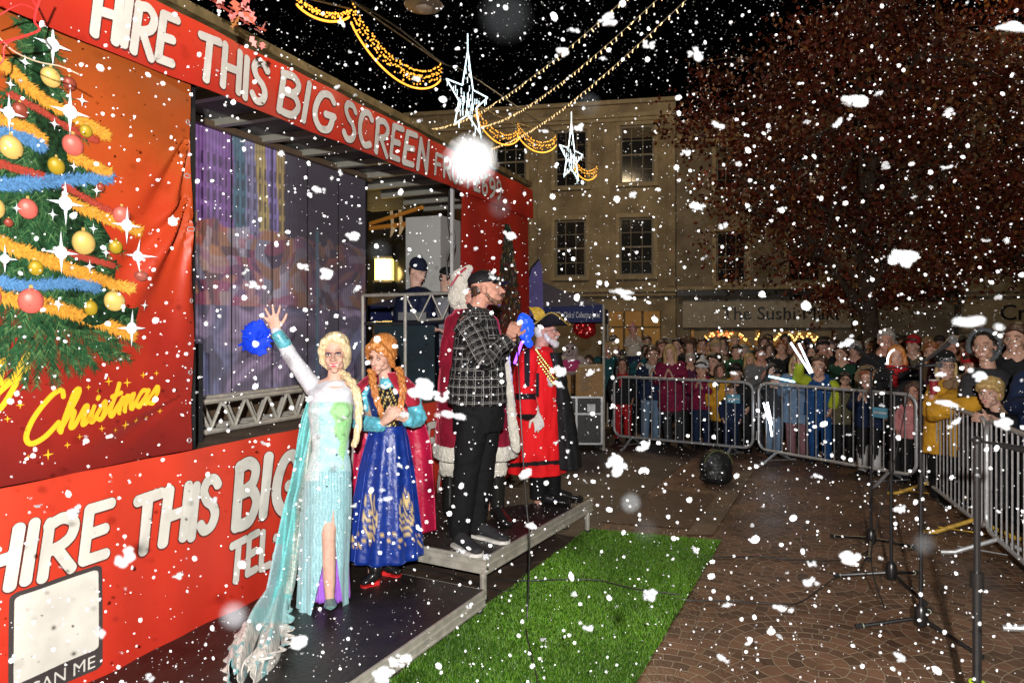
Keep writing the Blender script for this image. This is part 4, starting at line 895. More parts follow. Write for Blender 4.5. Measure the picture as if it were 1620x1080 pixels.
c = MB(); op = lambda y: (-PI/2+.50, .015+.68*(max(0, y-797)/165)**1.25); E.secs(c, densify([(770, 480, 556, .134, .0, 9), (800, 478, 556, .14, .01, 9), (850, 476, 553, .145, .025, 11), (900, 475, 550, .155, .04, 11), (955, 473, 549, .165, .06, 11)], 8), 90, op)
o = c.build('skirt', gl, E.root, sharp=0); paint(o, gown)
c = MB(); E.secs(c, densify([(795, 495, 546, .10, .0, 9), (850, 492, 550, .085, .05, 15, .02), (900, 494, 550, .085, .09, 17, .03), (945, 497, 551, .095, .13, 19, .04)], 8), 120)
c.build('purple_lining', satin('purple_satin', (.35, .12, .62), .3), E.root, sharp=0)
c = MB(); shoe(c, p(522, 955, -.07), p(523, 965, -.28), h=.05, w=.036); c.build('shoe', mat('glitter_shoe', (.25, .48, .46), .2, bump=1, bscale=200, vary=.5, vscale=90), E.root)
Lx = [(490, 625), (476, 665), (466, 720), (458, 765), (451, 790), (445, 824), (434, 880), (424, 924), (411, 960), (376, 999), (354, 1044), (360, 1076)]
Rx = [(503, 640), (500, 690), (492, 730), (486, 765), (481, 790), (480, 830), (477, 868), (470, 919), (460, 952), (460, 997), (455, 1036), (412, 1074)]
def cpt(q, i):
    if q[1] < 945: return P(q[0], q[1], lerp(4.46, 4.26, i/11))
    return G(q[0], q[1], .17)
Lp = spl([cpt(q, i) for i, q in enumerate(Lx)], 10); Rp = spl([cpt(q, i) for i, q in enumerate(Rx)], 10); NL = len(Lp)-1
def train(u, v):
    i = v*NL; k = min(int(i), NL-1); t = i-k; a = Lp[k].lerp(Lp[k+1], t); b = Rp[k].lerp(Rp[k+1], t)
    q = a.lerp(b, u); fd = (.03+.03*sm(.0, .6, v))*(math.sin(u*15+v*5)+.5*math.sin(u*31-v*9)); fl = sm(.62, .74, v)
    q += Vector((0, fd*(1-fl), fd*fl*.9+.035*fl))
    if v > .75 and (u < .06 or u > .94): q += Vector(((u-.5)*.05*math.sin(v*170), 0, 0))
    if v > .985: q += Vector((.0, -.03*abs(math.sin(u*40)), 0))
    return q
def traincol(v):
    x, y = topx(v); n = hashn(v, 14)*.5+.5; f = hashn(v, 110); lx = 1
    for a, b in zip(Lx, Lx[1:]):
        if a[1] <= y <= b[1]: lx = lerp(a[0], b[0], (y-a[1])/(b[1]-a[1]))
    rx = 480
    for a, b in zip(Rx, Rx[1:]):
        if a[1] <= y <= b[1]: rx = lerp(a[0], b[0], (y-a[1])/(b[1]-a[1]))
    u = (x-lx)/max(6, rx-lx); c = Vector((.10, .50, .47)).lerp(Vector((.22, .62, .66)), n)
    if u > .62 and y < 940: c = Vector((.52, .56, .50)) if f > -.1 else Vector((.25, .5, .46))
    if u < .25 and 860 < y < 960: c = c.lerp(Vector((.45, .5, .55)), .7)
    if y > 985: c = (Vector((.62, .58, .52)) if f > -.25 else Vector((.25, .24, .22))) if not (n > .62) else c*.6
    elif y > 945: c = c.lerp(Vector((.5, .6, .6)), .5*n)
    return tuple(c*(1+.7*max(0, f)))
c = MB(); c.grid(train, 60, 260); o = c.build('train', gl, E.root, sharp=0); paint(o, traincol)
sd_ = o.modifiers.new('s', 'SOLIDIFY'); sd_.thickness = .004
# ---------------- woman with copper braids, blue velvet dress and crimson cape
A_ = Fig(4.74, G(606, 915, .15), 'woman with two copper braids in a blue velvet dress, crimson cape and clasped hands')
p = A_.p; hc = p(603, 562, -.03); HB = basis((-.38, -1, -.28), roll=-.10); sk = MB(); head_skin(sk, hc, HB, .98, nose=.8, jaw=.95)
sk.chain([hc+HB @ Vector((0, -.03, -.05)), p(610, 604, .03)], [.045, .047]); A_.secs(sk, [(608, 590, 632, .07), (640, 580, 640, .09), (680, 590, 632, .08), (760, 575, 640, .1), (800, 585, 632, .09)], 18)
for a, b, d_, q in ((p(580, 617), p(571, 668, -.02), p(602, 672, -.17), p(622, 652, -.22)), (p(648, 620), p(658, 664, -.02), p(645, 666, -.15), p(631, 652, -.22))):
    sk.chain([a, b, d_, q.lerp(d_, .25)], [.042, .038, .030, .024])
hand(sk, p(607, 668, -.19), p(627, 648, -.23)-p(607, 668, -.19), (.55, .8, .1), 1, .55, .05, .92, .4); hand(sk, p(645, 664, -.17), p(625, 652, -.2)-p(645, 664, -.17), (-.3, 1, 0), -1, .6, .05, .92, .4)
sk.chain([p(595, 800), p(592, 860), p(590, 905)], [.07, .05, .035]); sk.chain([p(622, 800, .05), p(620, 850, .08), p(622, 895, .1)], [.07, .05, .035])
melt(sk, 'body', skin_pale, A_.root, .0058, 3); head_bits(hc, HB, .98, A_.root, lip_m, H_GINGER, True, .3, 0, closed=True)
h = MB(); Af, EE = hair_cap(h, hc, HB, 1.0, puff=1.07)
for k in (-1, 1): h.chain([Af((k*.01, .06, .105)), Af((k*.055, .062, .07)), Af((k*.085, .03, .01)), Af((k*.082, -.005, -.06))], [.02, .024, .022, .022])
h.chain([Af((.02, .075, .09)), Af((-.03, .085, .07)), Af((-.062, .066, .035))], [.02, .02, .015]); h.chain([Af((.01, .078, .095)), Af((.045, .08, .07)), Af((.07, .06, .03))], [.02, .018, .014])
melt(h, 'hair', H_GINGER, A_.root, .006, 3, .004, 30, 4, (3, 3, .7))
for pts in ([p(588, 586, -.05), p(590, 604, -.13), p(595, 628, -.16), p(604, 655, -.17), (p(608, 668, -.16))], [p(631, 583, -.02), p(636, 603, -.12), p(637, 625, -.15), p(632, 648, -.18), p(628, 664, -.17)]):
    h = MB(); braid(h, pts, .024, 16); h.build('braid', H_GINGER, A_.root)
crim = mat('crimson_velvet', (.42, .018, .045), .5, sheen=.6, bump=.2, bscale=30, vary=.35, vscale=9)
c = MB(); A_.secs(c, densify([(590, 592, 630, .065, 0, 0, .03), (598, 578, 642, .10, 0, 0, .02), (610, 566, 655, .14), (628, 558, 664, .165, .01, 14), (640, 556, 666, .17, .02, 14)]), 60, lambda y: (-PI/2-.1, .32+.010*(y-588)))
o = c.build('capelet', crim, A_.root, sharp=0); o.modifiers.new('s', 'SOLIDIFY').thickness = .008
c = MB(); AL = [(600, 588), (640, 560), (700, 560), (780, 556), (872, 547)]; AR = [(600, 632), (640, 664), (700, 682), (780, 688), (838, 690)]
def cape(u, v):
    i = v*4; k = min(int(i), 3); t = i-k; yl = lerp(AL[k][0], AL[k+1][0], t); xl = lerp(AL[k][1], AL[k+1][1], t); yr = lerp(AR[k][0], AR[k+1][0], t); xr = lerp(AR[k][1], AR[k+1][1], t)
    return p(lerp(xl, xr, u), lerp(yl, yr, u), .14+.10*math.sin(u*PI)+.03*v*math.sin(u*22+v)-.0*v)
c.grid(cape, 80, 60); o = c.build('cape', satin('magenta_satin', (.52, .012, .06), .35, vary=.3, vscale=6), A_.root, sharp=0); o.modifiers.new('s', 'SOLIDIFY').thickness = .006
teal = satin('light_blue_satin', (.13, .52, .66), .25, vary=.3, vscale=12)
for a, b, d_ in ((p(577, 620), p(568, 667, -.03), p(601, 672, -.17)), (p(650, 622), p(662, 662, -.03), p(647, 666, -.15))):
    c = MB(); c.chain([a, a.lerp(b, .5), b, b.lerp(d_, .5), d_], [.055, .055, .055, .050, .042], 16); melt(c, 'sleeve', teal, A_.root, .007, 2, .010, 26, 6)
c = MB(); A_.secs(c, [(598, 602, 622, .05, 0, 0, -.03), (612, 600, 626, .06, 0, 0, -.045), (622, 606, 620, .05, 0, 0, -.05)], 18); melt(c, 'cravat', teal, A_.root, .006, 2, .005, 40)
c = MB(); A_.secs(c, densify([(610, 586, 640, .085, 0, 0, -.01), (625, 580, 643, .115, 0, 0, -.02), (645, 584, 640, .11), (668, 589, 636, .095), (682, 587, 640, .10)]), 40)
o = melt(c, 'bodice', mat('dark_bodice', (.02, .02, .06), .35, attr='col', sheen=.3), A_.root, .006, 2)
def bod(v):
    x, y = topx(v); xc = 613+(y-620)*.02
    if abs(x-xc) > 17 and y < 670: return (.012, .03, .16)
    w = abs(x-xc); e = 6+ (y-612)*.35 if y < 640 else 16
    orn = math.sin(w*1.1+y*.25)*math.cos(y*.55+w*.3)
    if y > 674 and abs(y-(676+w*-.25+5)) < 1.6: return (.55, .40, .10)
    if orn > .45 and w < 14: return (.60, .45, .13)
    return (.012, .01, .015)
paint(o, bod)
vel = mat('blue_velvet', (.006, .035, .25), .38, attr='col', sheen=.8, spec=.5, bump=.45, bscale=22)
c = MB(); A_.secs(c, densify([(672, 588, 640, .10, .0, 12), (690, 582, 645, .125, .03, 12), (740, 570, 653, .17, .05, 12), (800, 560, 660, .21, .055, 12), (840, 554, 664, .235, .06, 12), (876, 550, 667, .25, .065, 12)], 8), 130)
def skirtc(v):
    x, y = topx(v); n = hashn(v, 30); hem = y > 842 and v.y < 4.8
    for cx in (585, 643):
        dx = x-cx; dy = y-812
        if abs(dy) < 38 and v.y < 4.78:
            w_ = 12*math.sqrt(max(0, 1-(dy/38)**2))*(1-.35*(dy < -5)*(-dy/38)); 
            if abs(dx) < w_ and (math.sin(abs(dx)*1.15)*math.cos(dy*.6+abs(dx)*.5) > .05 or abs(abs(dx)-w_) < 1.2): return (.62, .47, .20)
    if hem and y < 866 and abs(math.sin(x*.33)) > .25:
        yy = 850+6*math.sin(x*.33)
        if abs(y-yy) < 1.7 or (math.sin(x*1.1)*math.sin(y*.9) > .55): return (.6, .42, .15)
    return (.005, .028+.01*n, .22+.06*n)
o = c.build('skirt', vel, A_.root, sharp=0); paint(o, skirtc)
o.data.update()
boot = mat('black_leather', (.012, .012, .012), .22, spec=.6)
for hx, hy, tx, ty, dy in ((586, 916, 572, 924, -.02), (626, 905, 634, 908, .12)):
    c = MB(); a = p(591 if dy < 0 else 617, 885, dy); hh = G(594 if dy < 0 else 612, 922 if dy < 0 else 907, .16); tt = G(571 if dy < 0 else 634, 926 if dy < 0 else 909, .16)
    c.chain([a, hh+Vector((0, 0, .10)), hh+Vector((0, 0, .05))], [.055, .045, .035], 12); shoe(c, hh, tt, h=.08, w=.04); melt(c, 'boot', boot, A_.root, .007, 2)
    s_ = MB(); d_ = (tt-hh).normalized(); s_.box((-.03, -.015, 0), (.03, .03, .03)); s_.v = [hh+Vector((v.x, v.y, v.z-.012)) for v in s_.v]; r_ = d_.cross(Vector((0, 0, 1)))
    pr = [(-.03, .5), (.0, .85), (.3, .8), (.7, 1.1), (.9, 1.0), (1.02, .4)]; L_ = (tt-hh).length
    lo = [hh+d_*L_*a_+r_*.034*b_ for a_, b_ in pr]+[hh+d_*L_*a_-r_*.034*b_ for a_, b_ in reversed(pr)]; s_.loft([[Vector((q.x, q.y, .152)) for q in lo], [Vector((q.x, q.y, .160)) for q in lo]])
    s_.build('boot_sole', mat('red_sole', (.55, .02, .02), .3), A_.root, smooth=False)
    if dy < 0:
        em = MB(); 
        for k in range(26): q = p(591+random.uniform(-7, 7), 882+random.uniform(0, 26), dy-.062+.02*random.random()); em.ell(q, (.006, .006, .010), seg=6, rings=4)
        em.build('boot_embroidery', mat('silver_thread', (.6, .58, .5), .4), A_.root)['kind'] = 'stuff'
# ---------------- man in plaid shirt
M_ = Fig(4.99, G(738, 862, .31), 'tall bearded man in a black checked shirt and black cap, facing right with hands clasped')
p = M_.p; hc = p(770, 457); HB = basis((1, -.12, .10)); sk = MB(); S_ = 1.08; head_skin(sk, hc, HB, S_, nose=1.2, jaw=1.12)
sk.chain([hc+HB @ Vector((0, -.035, -.05)), p(752, 492, .0)], [.062, .066]); M_.secs(sk, [(500, 735, 775, .11), (560, 722, 792, .14), (640, 722, 795, .15), (660, 725, 790, .13)], 18)
ARM = [((p(738, 512, -.17)), p(768, 566, -.24), p(803, 537, -.16)), (p(752, 512, .17), p(785, 560, .18), p(812, 535, .02))]
for a, b, d_ in ARM: sk.chain([a, b, d_], [.055, .045, .032])
hand(sk, p(805, 533, -.12), p(821, 505, -.05)-p(805, 533, -.12), (.1, 1, .1), -1, .75, .05, 1.08, .5); hand(sk, p(808, 535, .03), p(820, 507, .0)-p(808, 535, .03), (-.2, -1, 0), 1, .7, .05, 1.05, .5)
sk.chain([p(752, 660, -.09), p(738, 750, -.10), p(728, 840, -.1)], [.085, .06, .045]); sk.chain([p(768, 660, .10), p(760, 750, .12), p(752, 838, .12)], [.085, .06, .045])
melt(sk, 'body', skin_red, M_.root, .0065, 3); head_bits(hc, HB, S_, M_.root, lip_m, H_BROWN, False, 0, .5)
b_ = MB(); Af = lambda q: hc+HB @ (Vector(q)*S_)
for k in (-1, 1): b_.chain([Af((k*.066, .0, -.03)), Af((k*.060, .022, -.068)), Af((k*.04, .055, -.098)), Af((0, .074, -.108))], [.010, .015, .018, .017])
b_.ell(Af((0, .072, -.090)), (.028, .024, .022), HB); b_.tube([Af((x, .100-abs(x)*.5, -.047-abs(x)*.35)) for x in (-.03, -.015, 0, .015, .03)], .007, 8)
melt(b_, 'beard', hair_mat('beard_brown', (.20, .10, .06), (.09, .045, .03)), M_.root, .006, 2, .005, 60)
b_ = MB(); b_.ell(Af((0, -.055, .0)), (.076, .052, .06), HB); b_.ell(Af((0, -.06, -.03)), (.06, .045, .04), HB); melt(b_, 'hair', H_BROWN, M_.root, .007, 2, .004, 50)
def cap(par, Af, HB, S_, m, flip=False, logo=True, pk=1):
    c = MB(); c.ell(Af((0, -.020, .058)), tuple(q*S_ for q in (.086, .106, .070)), HB, seg=20, rings=12)
    c.v = [v if (HB.transposed() @ (v-Af((0, 0, .040)))).z > 0 else v-HB @ Vector((0, 0, (HB.transposed() @ (v-Af((0, 0, .040)))).z)) for v in c.v]
    c.ell(Af((0, -.015, .128)), (.008, .008, .006)); melt(c, 'cap_crown', m, par, .006, 2, .0015, 30)
    b = MB(); R0 = []; 
    def br(u, v): a = (u-.5)*2.0; r0 = .080; R_ = .080+pk*.070*math.cos(a*.9); q = lerp(r0, R_, v); return Af((math.sin(a)*q*.92, math.cos(a)*q+.005, .046-.016*(abs(math.sin(a))**2)-.012*v+.002))
    b.grid(br, 20, 8); o = b.build('cap_peak', m, par); o.modifiers.new('s', 'SOLIDIFY').thickness = .005
    if logo:
        l = MB()
        for r_ in (.014, .022): l.tube([Af((.060+.004*math.cos(a)*0+.006*math.sin(a), .045+r_*math.cos(a)*.9, .078+r_*math.sin(a))) for a in [2*PI*k/14 for k in range(14)]], .0018, 6, close=True)
        for a in (0.3, 1.4, 2.4): l.tube([Af((.066, .045+.013*math.cos(a), .078+.013*math.sin(a))), Af((.066, .045-.013*math.cos(a), .078-.013*math.sin(a)))], .0015, 5)
        l.build('cap_badge', mat('badge_white', (.6, .6, .6), .5), par)
capm = mat('black_cap', (.012, .012, .014), .6, bump=.2, bscale=120)
cap(M_.root, Af, HB, S_, capm)
def plaid_mat():
    m = bpy.data.materials.new('plaid'); m.use_nodes = True; t = m.node_tree; N = t.nodes; L = t.links; b = N['Principled BSDF']
    tc = N.new('ShaderNodeTexCoord'); sp = N.new('ShaderNodeSeparateXYZ'); L.new(tc.outputs['UV'], sp.inputs[0])
    def mt(op, a, q=None):
        n = N.new('ShaderNodeMath'); n.operation = op
        for i, x in enumerate((a, q)):
            if x is None: continue
            if isinstance(x, (int, float)): n.inputs[i].default_value = x
            else: L.new(x, n.inputs[i])
        return n.outputs[0]
    def lines(v, per, off, wd): f = mt('ABSOLUTE', mt('SUBTRACT', mt('FRACT', mt('ADD', mt('MULTIPLY', v, 1/per), off)), .5)); return mt('LESS_THAN', f, wd/per/2)
    l = None
    for ax, per in ((0, .052), (1, .052)):
        for off, wd in ((0, .0034), (.22, .0014)):
            q = lines(sp.outputs[ax], per, off, wd); l = q if l is None else mt('MAXIMUM', l, q)
    n = N.new('ShaderNodeTexNoise'); n.inputs['Scale'].default_value = 300; L.new(tc.outputs['Object'], n.inputs['Vector'])
    mx = N.new('ShaderNodeMix'); mx.data_type = 'RGBA'; L.new(mt('MULTIPLY', l, mt('ADD', .3, mt('MULTIPLY', n.outputs['Fac'], .8))), mx.inputs[0]); mx.inputs[6].default_value = (.007, .007, .008, 1); mx.inputs[7].default_value = (.40, .39, .38, 1)
    L.new(mx.outputs[2], b.inputs['Base Color']); b.inputs['Roughness'].default_value = .9; b.inputs['Specular IOR Level'].default_value = .15; return m
plm = plaid_mat()
def scaleuv(mb, k0, su, sv):   # turn 0..1 tube uv into metres
    mb.uv[k0:] = [(u*su, v*sv) for u, v in mb.uv[k0:]]
c = MB(); M_.secs(c, densify([(486, 742, 765, .085, 0, 0, 0), (494, 732, 778, .15, 0, 0, 0), (506, 724, 786, .185), (540, 718, 794, .19), (580, 713, 799, .19), (610, 709, 801, .195, .015, 8), (638, 707, 801, .20, .02, 8)]), 56); scaleuv(c, 0, 1.15, .72)
for a, b, d_ in ARM:
    k0 = len(c.v); pts = spl([a+Vector((-.02, 0, .01)), a.lerp(b, .35), a.lerp(b, .75)+Vector((0, 0, -.01)), b+Vector((.0, 0, -.012)), b.lerp(d_, .4), d_], 5); n_ = len(pts)
    c.tube(pts, [lerp(.098, .082, i/(n_*.6)) if i < n_*.6 else lerp(.084, .050, (i-n_*.6)/(n_*.4)) for i in range(n_)], 20); scaleuv(c, k0, .50, .60)
o = melt(c, 'plaid_shirt', plm, M_.root, .0085, 3, .009, 11, 2, uvsrc=True)
c = MB(); 
for s_ in (-1, 1): c.chain([p(742, 483, .02*s_), p(752, 494, .085*s_), p(768, 502, .07*s_)], [.02, .02, .012])
melt(c, 'collar', mat('collar_black', (.02, .02, .022), .8), M_.root, .006, 2)
trs = mat('black_denim', (.008, .008, .009), .85, bump=.3, bscale=60, vary=.3, vscale=10)
c = MB(); M_.secs(c, [(628, 716, 796, .16), (655, 716, 798, .17), (680, 716, 797, .165)], 24)
c.chain([p(748, 670, -.085), p(737, 752, -.09), p(727, 838, -.09)], [.115, .092, .078], 16); c.chain([p(768, 670, .09), p(762, 752, .11), p(752, 832, .13)], [.115, .09, .075], 16)
melt(c, 'trousers', trs, M_.root, .009, 3, .007, 13, 8, (1, 1, 1.2))
for h0, t0 in ((p(722, 862, -.09), G(751, 877, .315)), (p(752, 852, .13), G(796, 858, .315))):
    c = MB(); so = MB(); h0 = Vector((h0.x, h0.y, .315)); t0 = Vector(t0); d_ = (t0-h0).normalized(); t0 = h0+d_*.30; shoe(c, h0+Vector((0, 0, .015)), t0+Vector((0, 0, .012)), h=.095, w=.052, sole=None); melt(c, 'shoe', mat('dark_trainer', (.03, .03, .032), .6, bump=.4, bscale=90), M_.root, .007, 1)
    shoe(MB(), h0, t0, w=.056, sole=so); so.build('shoe_sole', mat('sole_white', (.6, .58, .54), .6), M_.root, smooth=False)
# ---------------- town crier in scarlet robe and tricorne
K = Fig(6.15, G(858, 794, .31), 'man in a long scarlet robe with black bands, gold chain and black tricorne hat')
p = K.p; hc = p(864, 524); HB = basis((1, -.25, .02)); sk = MB(); head_skin(sk, hc, HB, 1.03, nose=1.1, jaw=1.1)
sk.chain([hc+HB @ Vector((0, -.03, -.05)), p(856, 552)], [.06, .065]); K.secs(sk, [(560, 835, 875, .12), (620, 828, 890, .15), (700, 830, 888, .15)], 16)
sk.chain([p(845, 562, -.16), p(838, 615, -.2), p(848, 650, -.22)], [.05, .045, .035]); sk.chain([p(862, 562, .16), p(878, 615, .15)], [.05, .04])
sk.chain([p(850, 700, -.07), p(852, 790, -.07)], [.08, .045]); sk.chain([p(872, 700, .09), p(876, 790, .09)], [.08, .045])
melt(sk, 'body', skin_red, K.root, .008, 3); head_bits(hc, HB, 1.03, K.root, lip_m, H_GREY, False, .6, .4)
Af = lambda q: hc+HB @ (Vector(q)*1.03)
b_ = MB()
for k in (-1, 1): b_.chain([Af((k*.066, .0, -.02)), Af((k*.058, .03, -.07)), Af((0, .08, -.110))], [.016, .026, .034])
b_.tube([Af((x, .104-abs(x)*.5, -.046-abs(x)*.4)) for x in (-.03, 0, .03)], .010, 8); melt(b_, 'beard', H_WHITE, K.root, .007, 2, .006, 50)
b_ = MB(); b_.ell(Af((0, -.05, .0)), (.08, .06, .07), HB); melt(b_, 'hair', H_WHITE, K.root, .008, 2, .006, 50)
g_ = MB()
for k in (-1, 1): g_.tube([Af((k*.030+.021*math.cos(a), .096, .004+.016*math.sin(a))) for a in [2*PI*q/14 for q in range(14)]], .002, 6, close=True); g_.tube([Af((k*.05, .094, .006)), Af((k*.078, .0, .006))], .002, 6)
g_.build('glasses', blackm, K.root)
hatm = mat('tricorne_black', (.012, .012, .014), .7)
c = MB(); c.ell(Af((0, -.01, .075)), (.098, .105, .075), HB, seg=20)
melt(c, 'hat_crown', hatm, K.root, .01, 2)
c = MB(); Rn = 36
def brim(u, v):
    a = u*2*PI; tri = .5+.5*math.cos(3*(a-PI/2)); r_ = .095+v*(.075+.045*tri); z = .045+v*.11*(1-tri)**1.0; return Af((math.cos(a)*r_, math.sin(a)*r_-.01, z))
c.grid(brim, Rn, 6); o = c.build('hat_brim', hatm, K.root); o.modifiers.new('s', 'SOLIDIFY').thickness = .008
c = MB(); c.tube([brim(k/Rn, 1.0) for k in range(Rn)], .006, 6, close=True); c.build('hat_braid', mat('gold_braid', (.60, .42, .08), .4, .5), K.root)
c = MB()
for k in range(5): c.chain([Af((.10, .02-.02*k, .10)), Af((.115, .0-.02*k, .16)), Af((.10, -.04-.02*k, .205))], [.012, .016, .008])
melt(c, 'plume', mat('gold_plume', (.62, .40, .05), .6, vary=.4, vscale=40), K.root, .008, 1, .004, 60)
scar = mat('scarlet_wool', (.72, .010, .012), .75, sheen=.25, attr='col', bump=.45, bscale=14)
def robe(v):
    x, y = topx(v); B_ = (.010, .009, .010); R_ = (.70, .010, .013)
    if 590 < y < 643 and 829 < x < 838: return B_
    if 590 < y < 597 and 829 < x < 853: return B_
    if 590 < y < 628 and 847 < x < 853: return B_
    if 628 < y < 641 and 806 < x < 845: return B_
    if y > 722 and abs(y-(736-(x-806)*.07)) < 3.6: return B_
    return R_
c = MB(); K.secs(c, densify([(548, 838, 868, .10), (556, 825, 876, .17), (575, 815, 882, .215), (610, 809, 888, .22), (650, 806, 890, .225, .02, 9), (700, 804, 892, .23, .035, 9), (746, 803, 894, .24, .05, 9)], 5), 60)
o = melt(c, 'robe', scar, K.root, .008, 2, .008, 9, 3, (1.5, 1.5, .5)); paint(o, robe)
c = MB(); c.chain([p(838, 566, -.17), p(830, 610, -.23), p(834, 648, -.24)], [.085, .085, .095], 16); o = melt(c, 'robe_sleeve', scar, K.root, .008, 2, .009, 12)
paint(o, lambda v: (.010, .009, .010) if (622 < topx(v)[1] < 632 or (topx(v)[1] < 612 and 829 < topx(v)[0] < 838) or topx(v)[1] > 655) else (.70, .010, .013))
c = MB(); K.secs(c, densify([(556, 862, 886, .17, 0, 0, .02), (600, 870, 897, .2, 0, 0, .02), (680, 872, 912, .2, .04, 8, .02), (738, 874, 920, .22, .05, 8, .02)]), 40); melt(c, 'black_gown', mat('black_cloth', (.012, .012, .013), .7), K.root, .012, 2, .012, 8)
c = MB(); sk = MB(); hand(c, p(846, 650, -.25), (.35, 0, -1), (-.3, -.8, 0), 1, .5, .1, 1.15, .5); c.chain([p(846, 644, -.25), p(848, 655, -.25)], [.034, .034]); melt(c, 'glove', mat('white_glove', (.62, .58, .52), .7), K.root, .006, 2)
c = MB(); 
for q in range(7): c.ell(p(852+q*3.2, 553+q*9, -.10-.016*q), (.038-.002*q, .03, .028), seg=12)
melt(c, 'jabot', mat('white_lace', (.62, .58, .52), .7, bump=.6, bscale=150), K.root, .007, 1, .008, 60)
c = MB()
for off in (0, 1, 2):
    pts = spl([p(848-off*3, 553+off*3, -.20), p(862, 572+off*8, -.235), p(878, 590+off*9, -.20), p(884, 580+off*8, -.1)], 7)
    for q in pts: c.ell(q, (.013, .009, .012), seg=8, rings=5)
c.build('gold_chain', mat('gold_metal', (.75, .52, .12), .25, .9), K.root)
c = MB(); K.secs(c, [(730, 836, 866, .12, 0, 0, -.07), (788, 838, 864, .09, 0, 0, -.07)], 14); K.secs(c, [(730, 862, 888, .12, 0, 0, .09), (788, 864, 887, .09, 0, 0, .09)], 14); melt(c, 'trousers', trs, K.root, .012, 2)
for a in (p(853, 792, -.07), p(874, 792, .09)):
    c = MB(); a = Vector((a.x, a.y, .315)); shoe(c, a, a+Vector((.27, -.06, 0)), h=.09, w=.05); melt(c, 'shoe', boot, K.root, .008, 1)
# blue and violet lit wand held behind the crier's shoulder
# ---------------- person in a white trimmed crimson coat
Z = Fig(5.62, G(745, 815, .31), 'person in a crimson coat with white fur trim, mostly hidden behind the checked shirt')
p = Z.p; hc = p(747, 466); HB = basis((-.4, -1, 0)); sk = MB(); head_skin(sk, hc, HB, 1.0); sk.chain([hc, p(747, 500)], [.05, .06]); Z.secs(sk, [(505, 715, 780, .13), (600, 712, 790, .18), (690, 715, 790, .18)], 16)
sk.chain([p(725, 690), p(722, 800)], [.08, .05]); sk.chain([p(775, 690), p(778, 800)], [.08, .05]); melt(sk, 'body', skin_red, Z.root, .012, 2); head_bits(hc, HB, 1.0, Z.root, full=False)
fur = mat('white_fur', (.66, .62, .54), .9, bump=1, bscale=70, sheen=.5)
c = MB(); c.chain([p(741, 425), p(728, 440), p(733, 470), p(745, 490)], [.035, .075, .09, .07], 16); c.ell(p(722, 470, .02), (.07, .09, .11)); melt(c, 'hood', fur, Z.root, .01, 2, .012, 22)
c = MB(); c.tube([p(737, 424, -.06), p(727, 432, -.09), p(718, 445, -.10), p(713, 452, -.1)], .009, 8); c.build('hood_piping', crim, Z.root)
c = MB(); Z.secs(c, densify([(488, 722, 772, .13), (505, 704, 788, .19), (560, 697, 800, .22), (620, 692, 808, .24, .01, 8), (690, 690, 815, .27, .03, 8), (708, 689, 816, .275, .03, 8)]), 48); melt(c, 'coat', mat('deep_crimson', (.25, .008, .028), .75, sheen=.7, bump=.5, bscale=20, vary=.4, vscale=7), Z.root, .011, 2, .012, 8)
c = MB(); c.chain([p(718, 512, -.05), p(708, 565, -.06), p(712, 600, -.05)], [.075, .075, .06], 14); melt(c, 'coat_sleeve', mat('deep_crimson', (.25, .008, .028), .6), Z.root, .011, 2, .012, 10)
c = MB(); Z.secs(c, densify([(700, 687, 818, .29, .03, 8), (712, 686, 819, .30, .03, 8), (722, 687, 818, .29, .03, 8)]), 48)
c.chain([p(800, 560, -.2), p(806, 620, -.24), p(812, 680, -.27), p(817, 708, -.27)], [.03, .035, .04, .04], 12); melt(c, 'fur_trim', fur, Z.root, .009, 2, .008, 40)
for x in (712, 786):
    c = MB(); a = p(x, 812, -.02); a = Vector((a.x, a.y, .315)); c.chain([a+Vector((0, 0, .42)), a+Vector((0, 0, .06))], [.075, .06], 14); shoe(c, a, a+Vector((.1, -.26, 0)), h=.1, w=.055); melt(c, 'boot', boot, Z.root, .01, 2)
    c = MB(); c.chain([a+Vector((0, 0, .40)), a+Vector((0, 0, .44))], [.088, .088], 14); melt(c, 'boot_cuff', fur, Z.root, .01, 1, .008, 40)
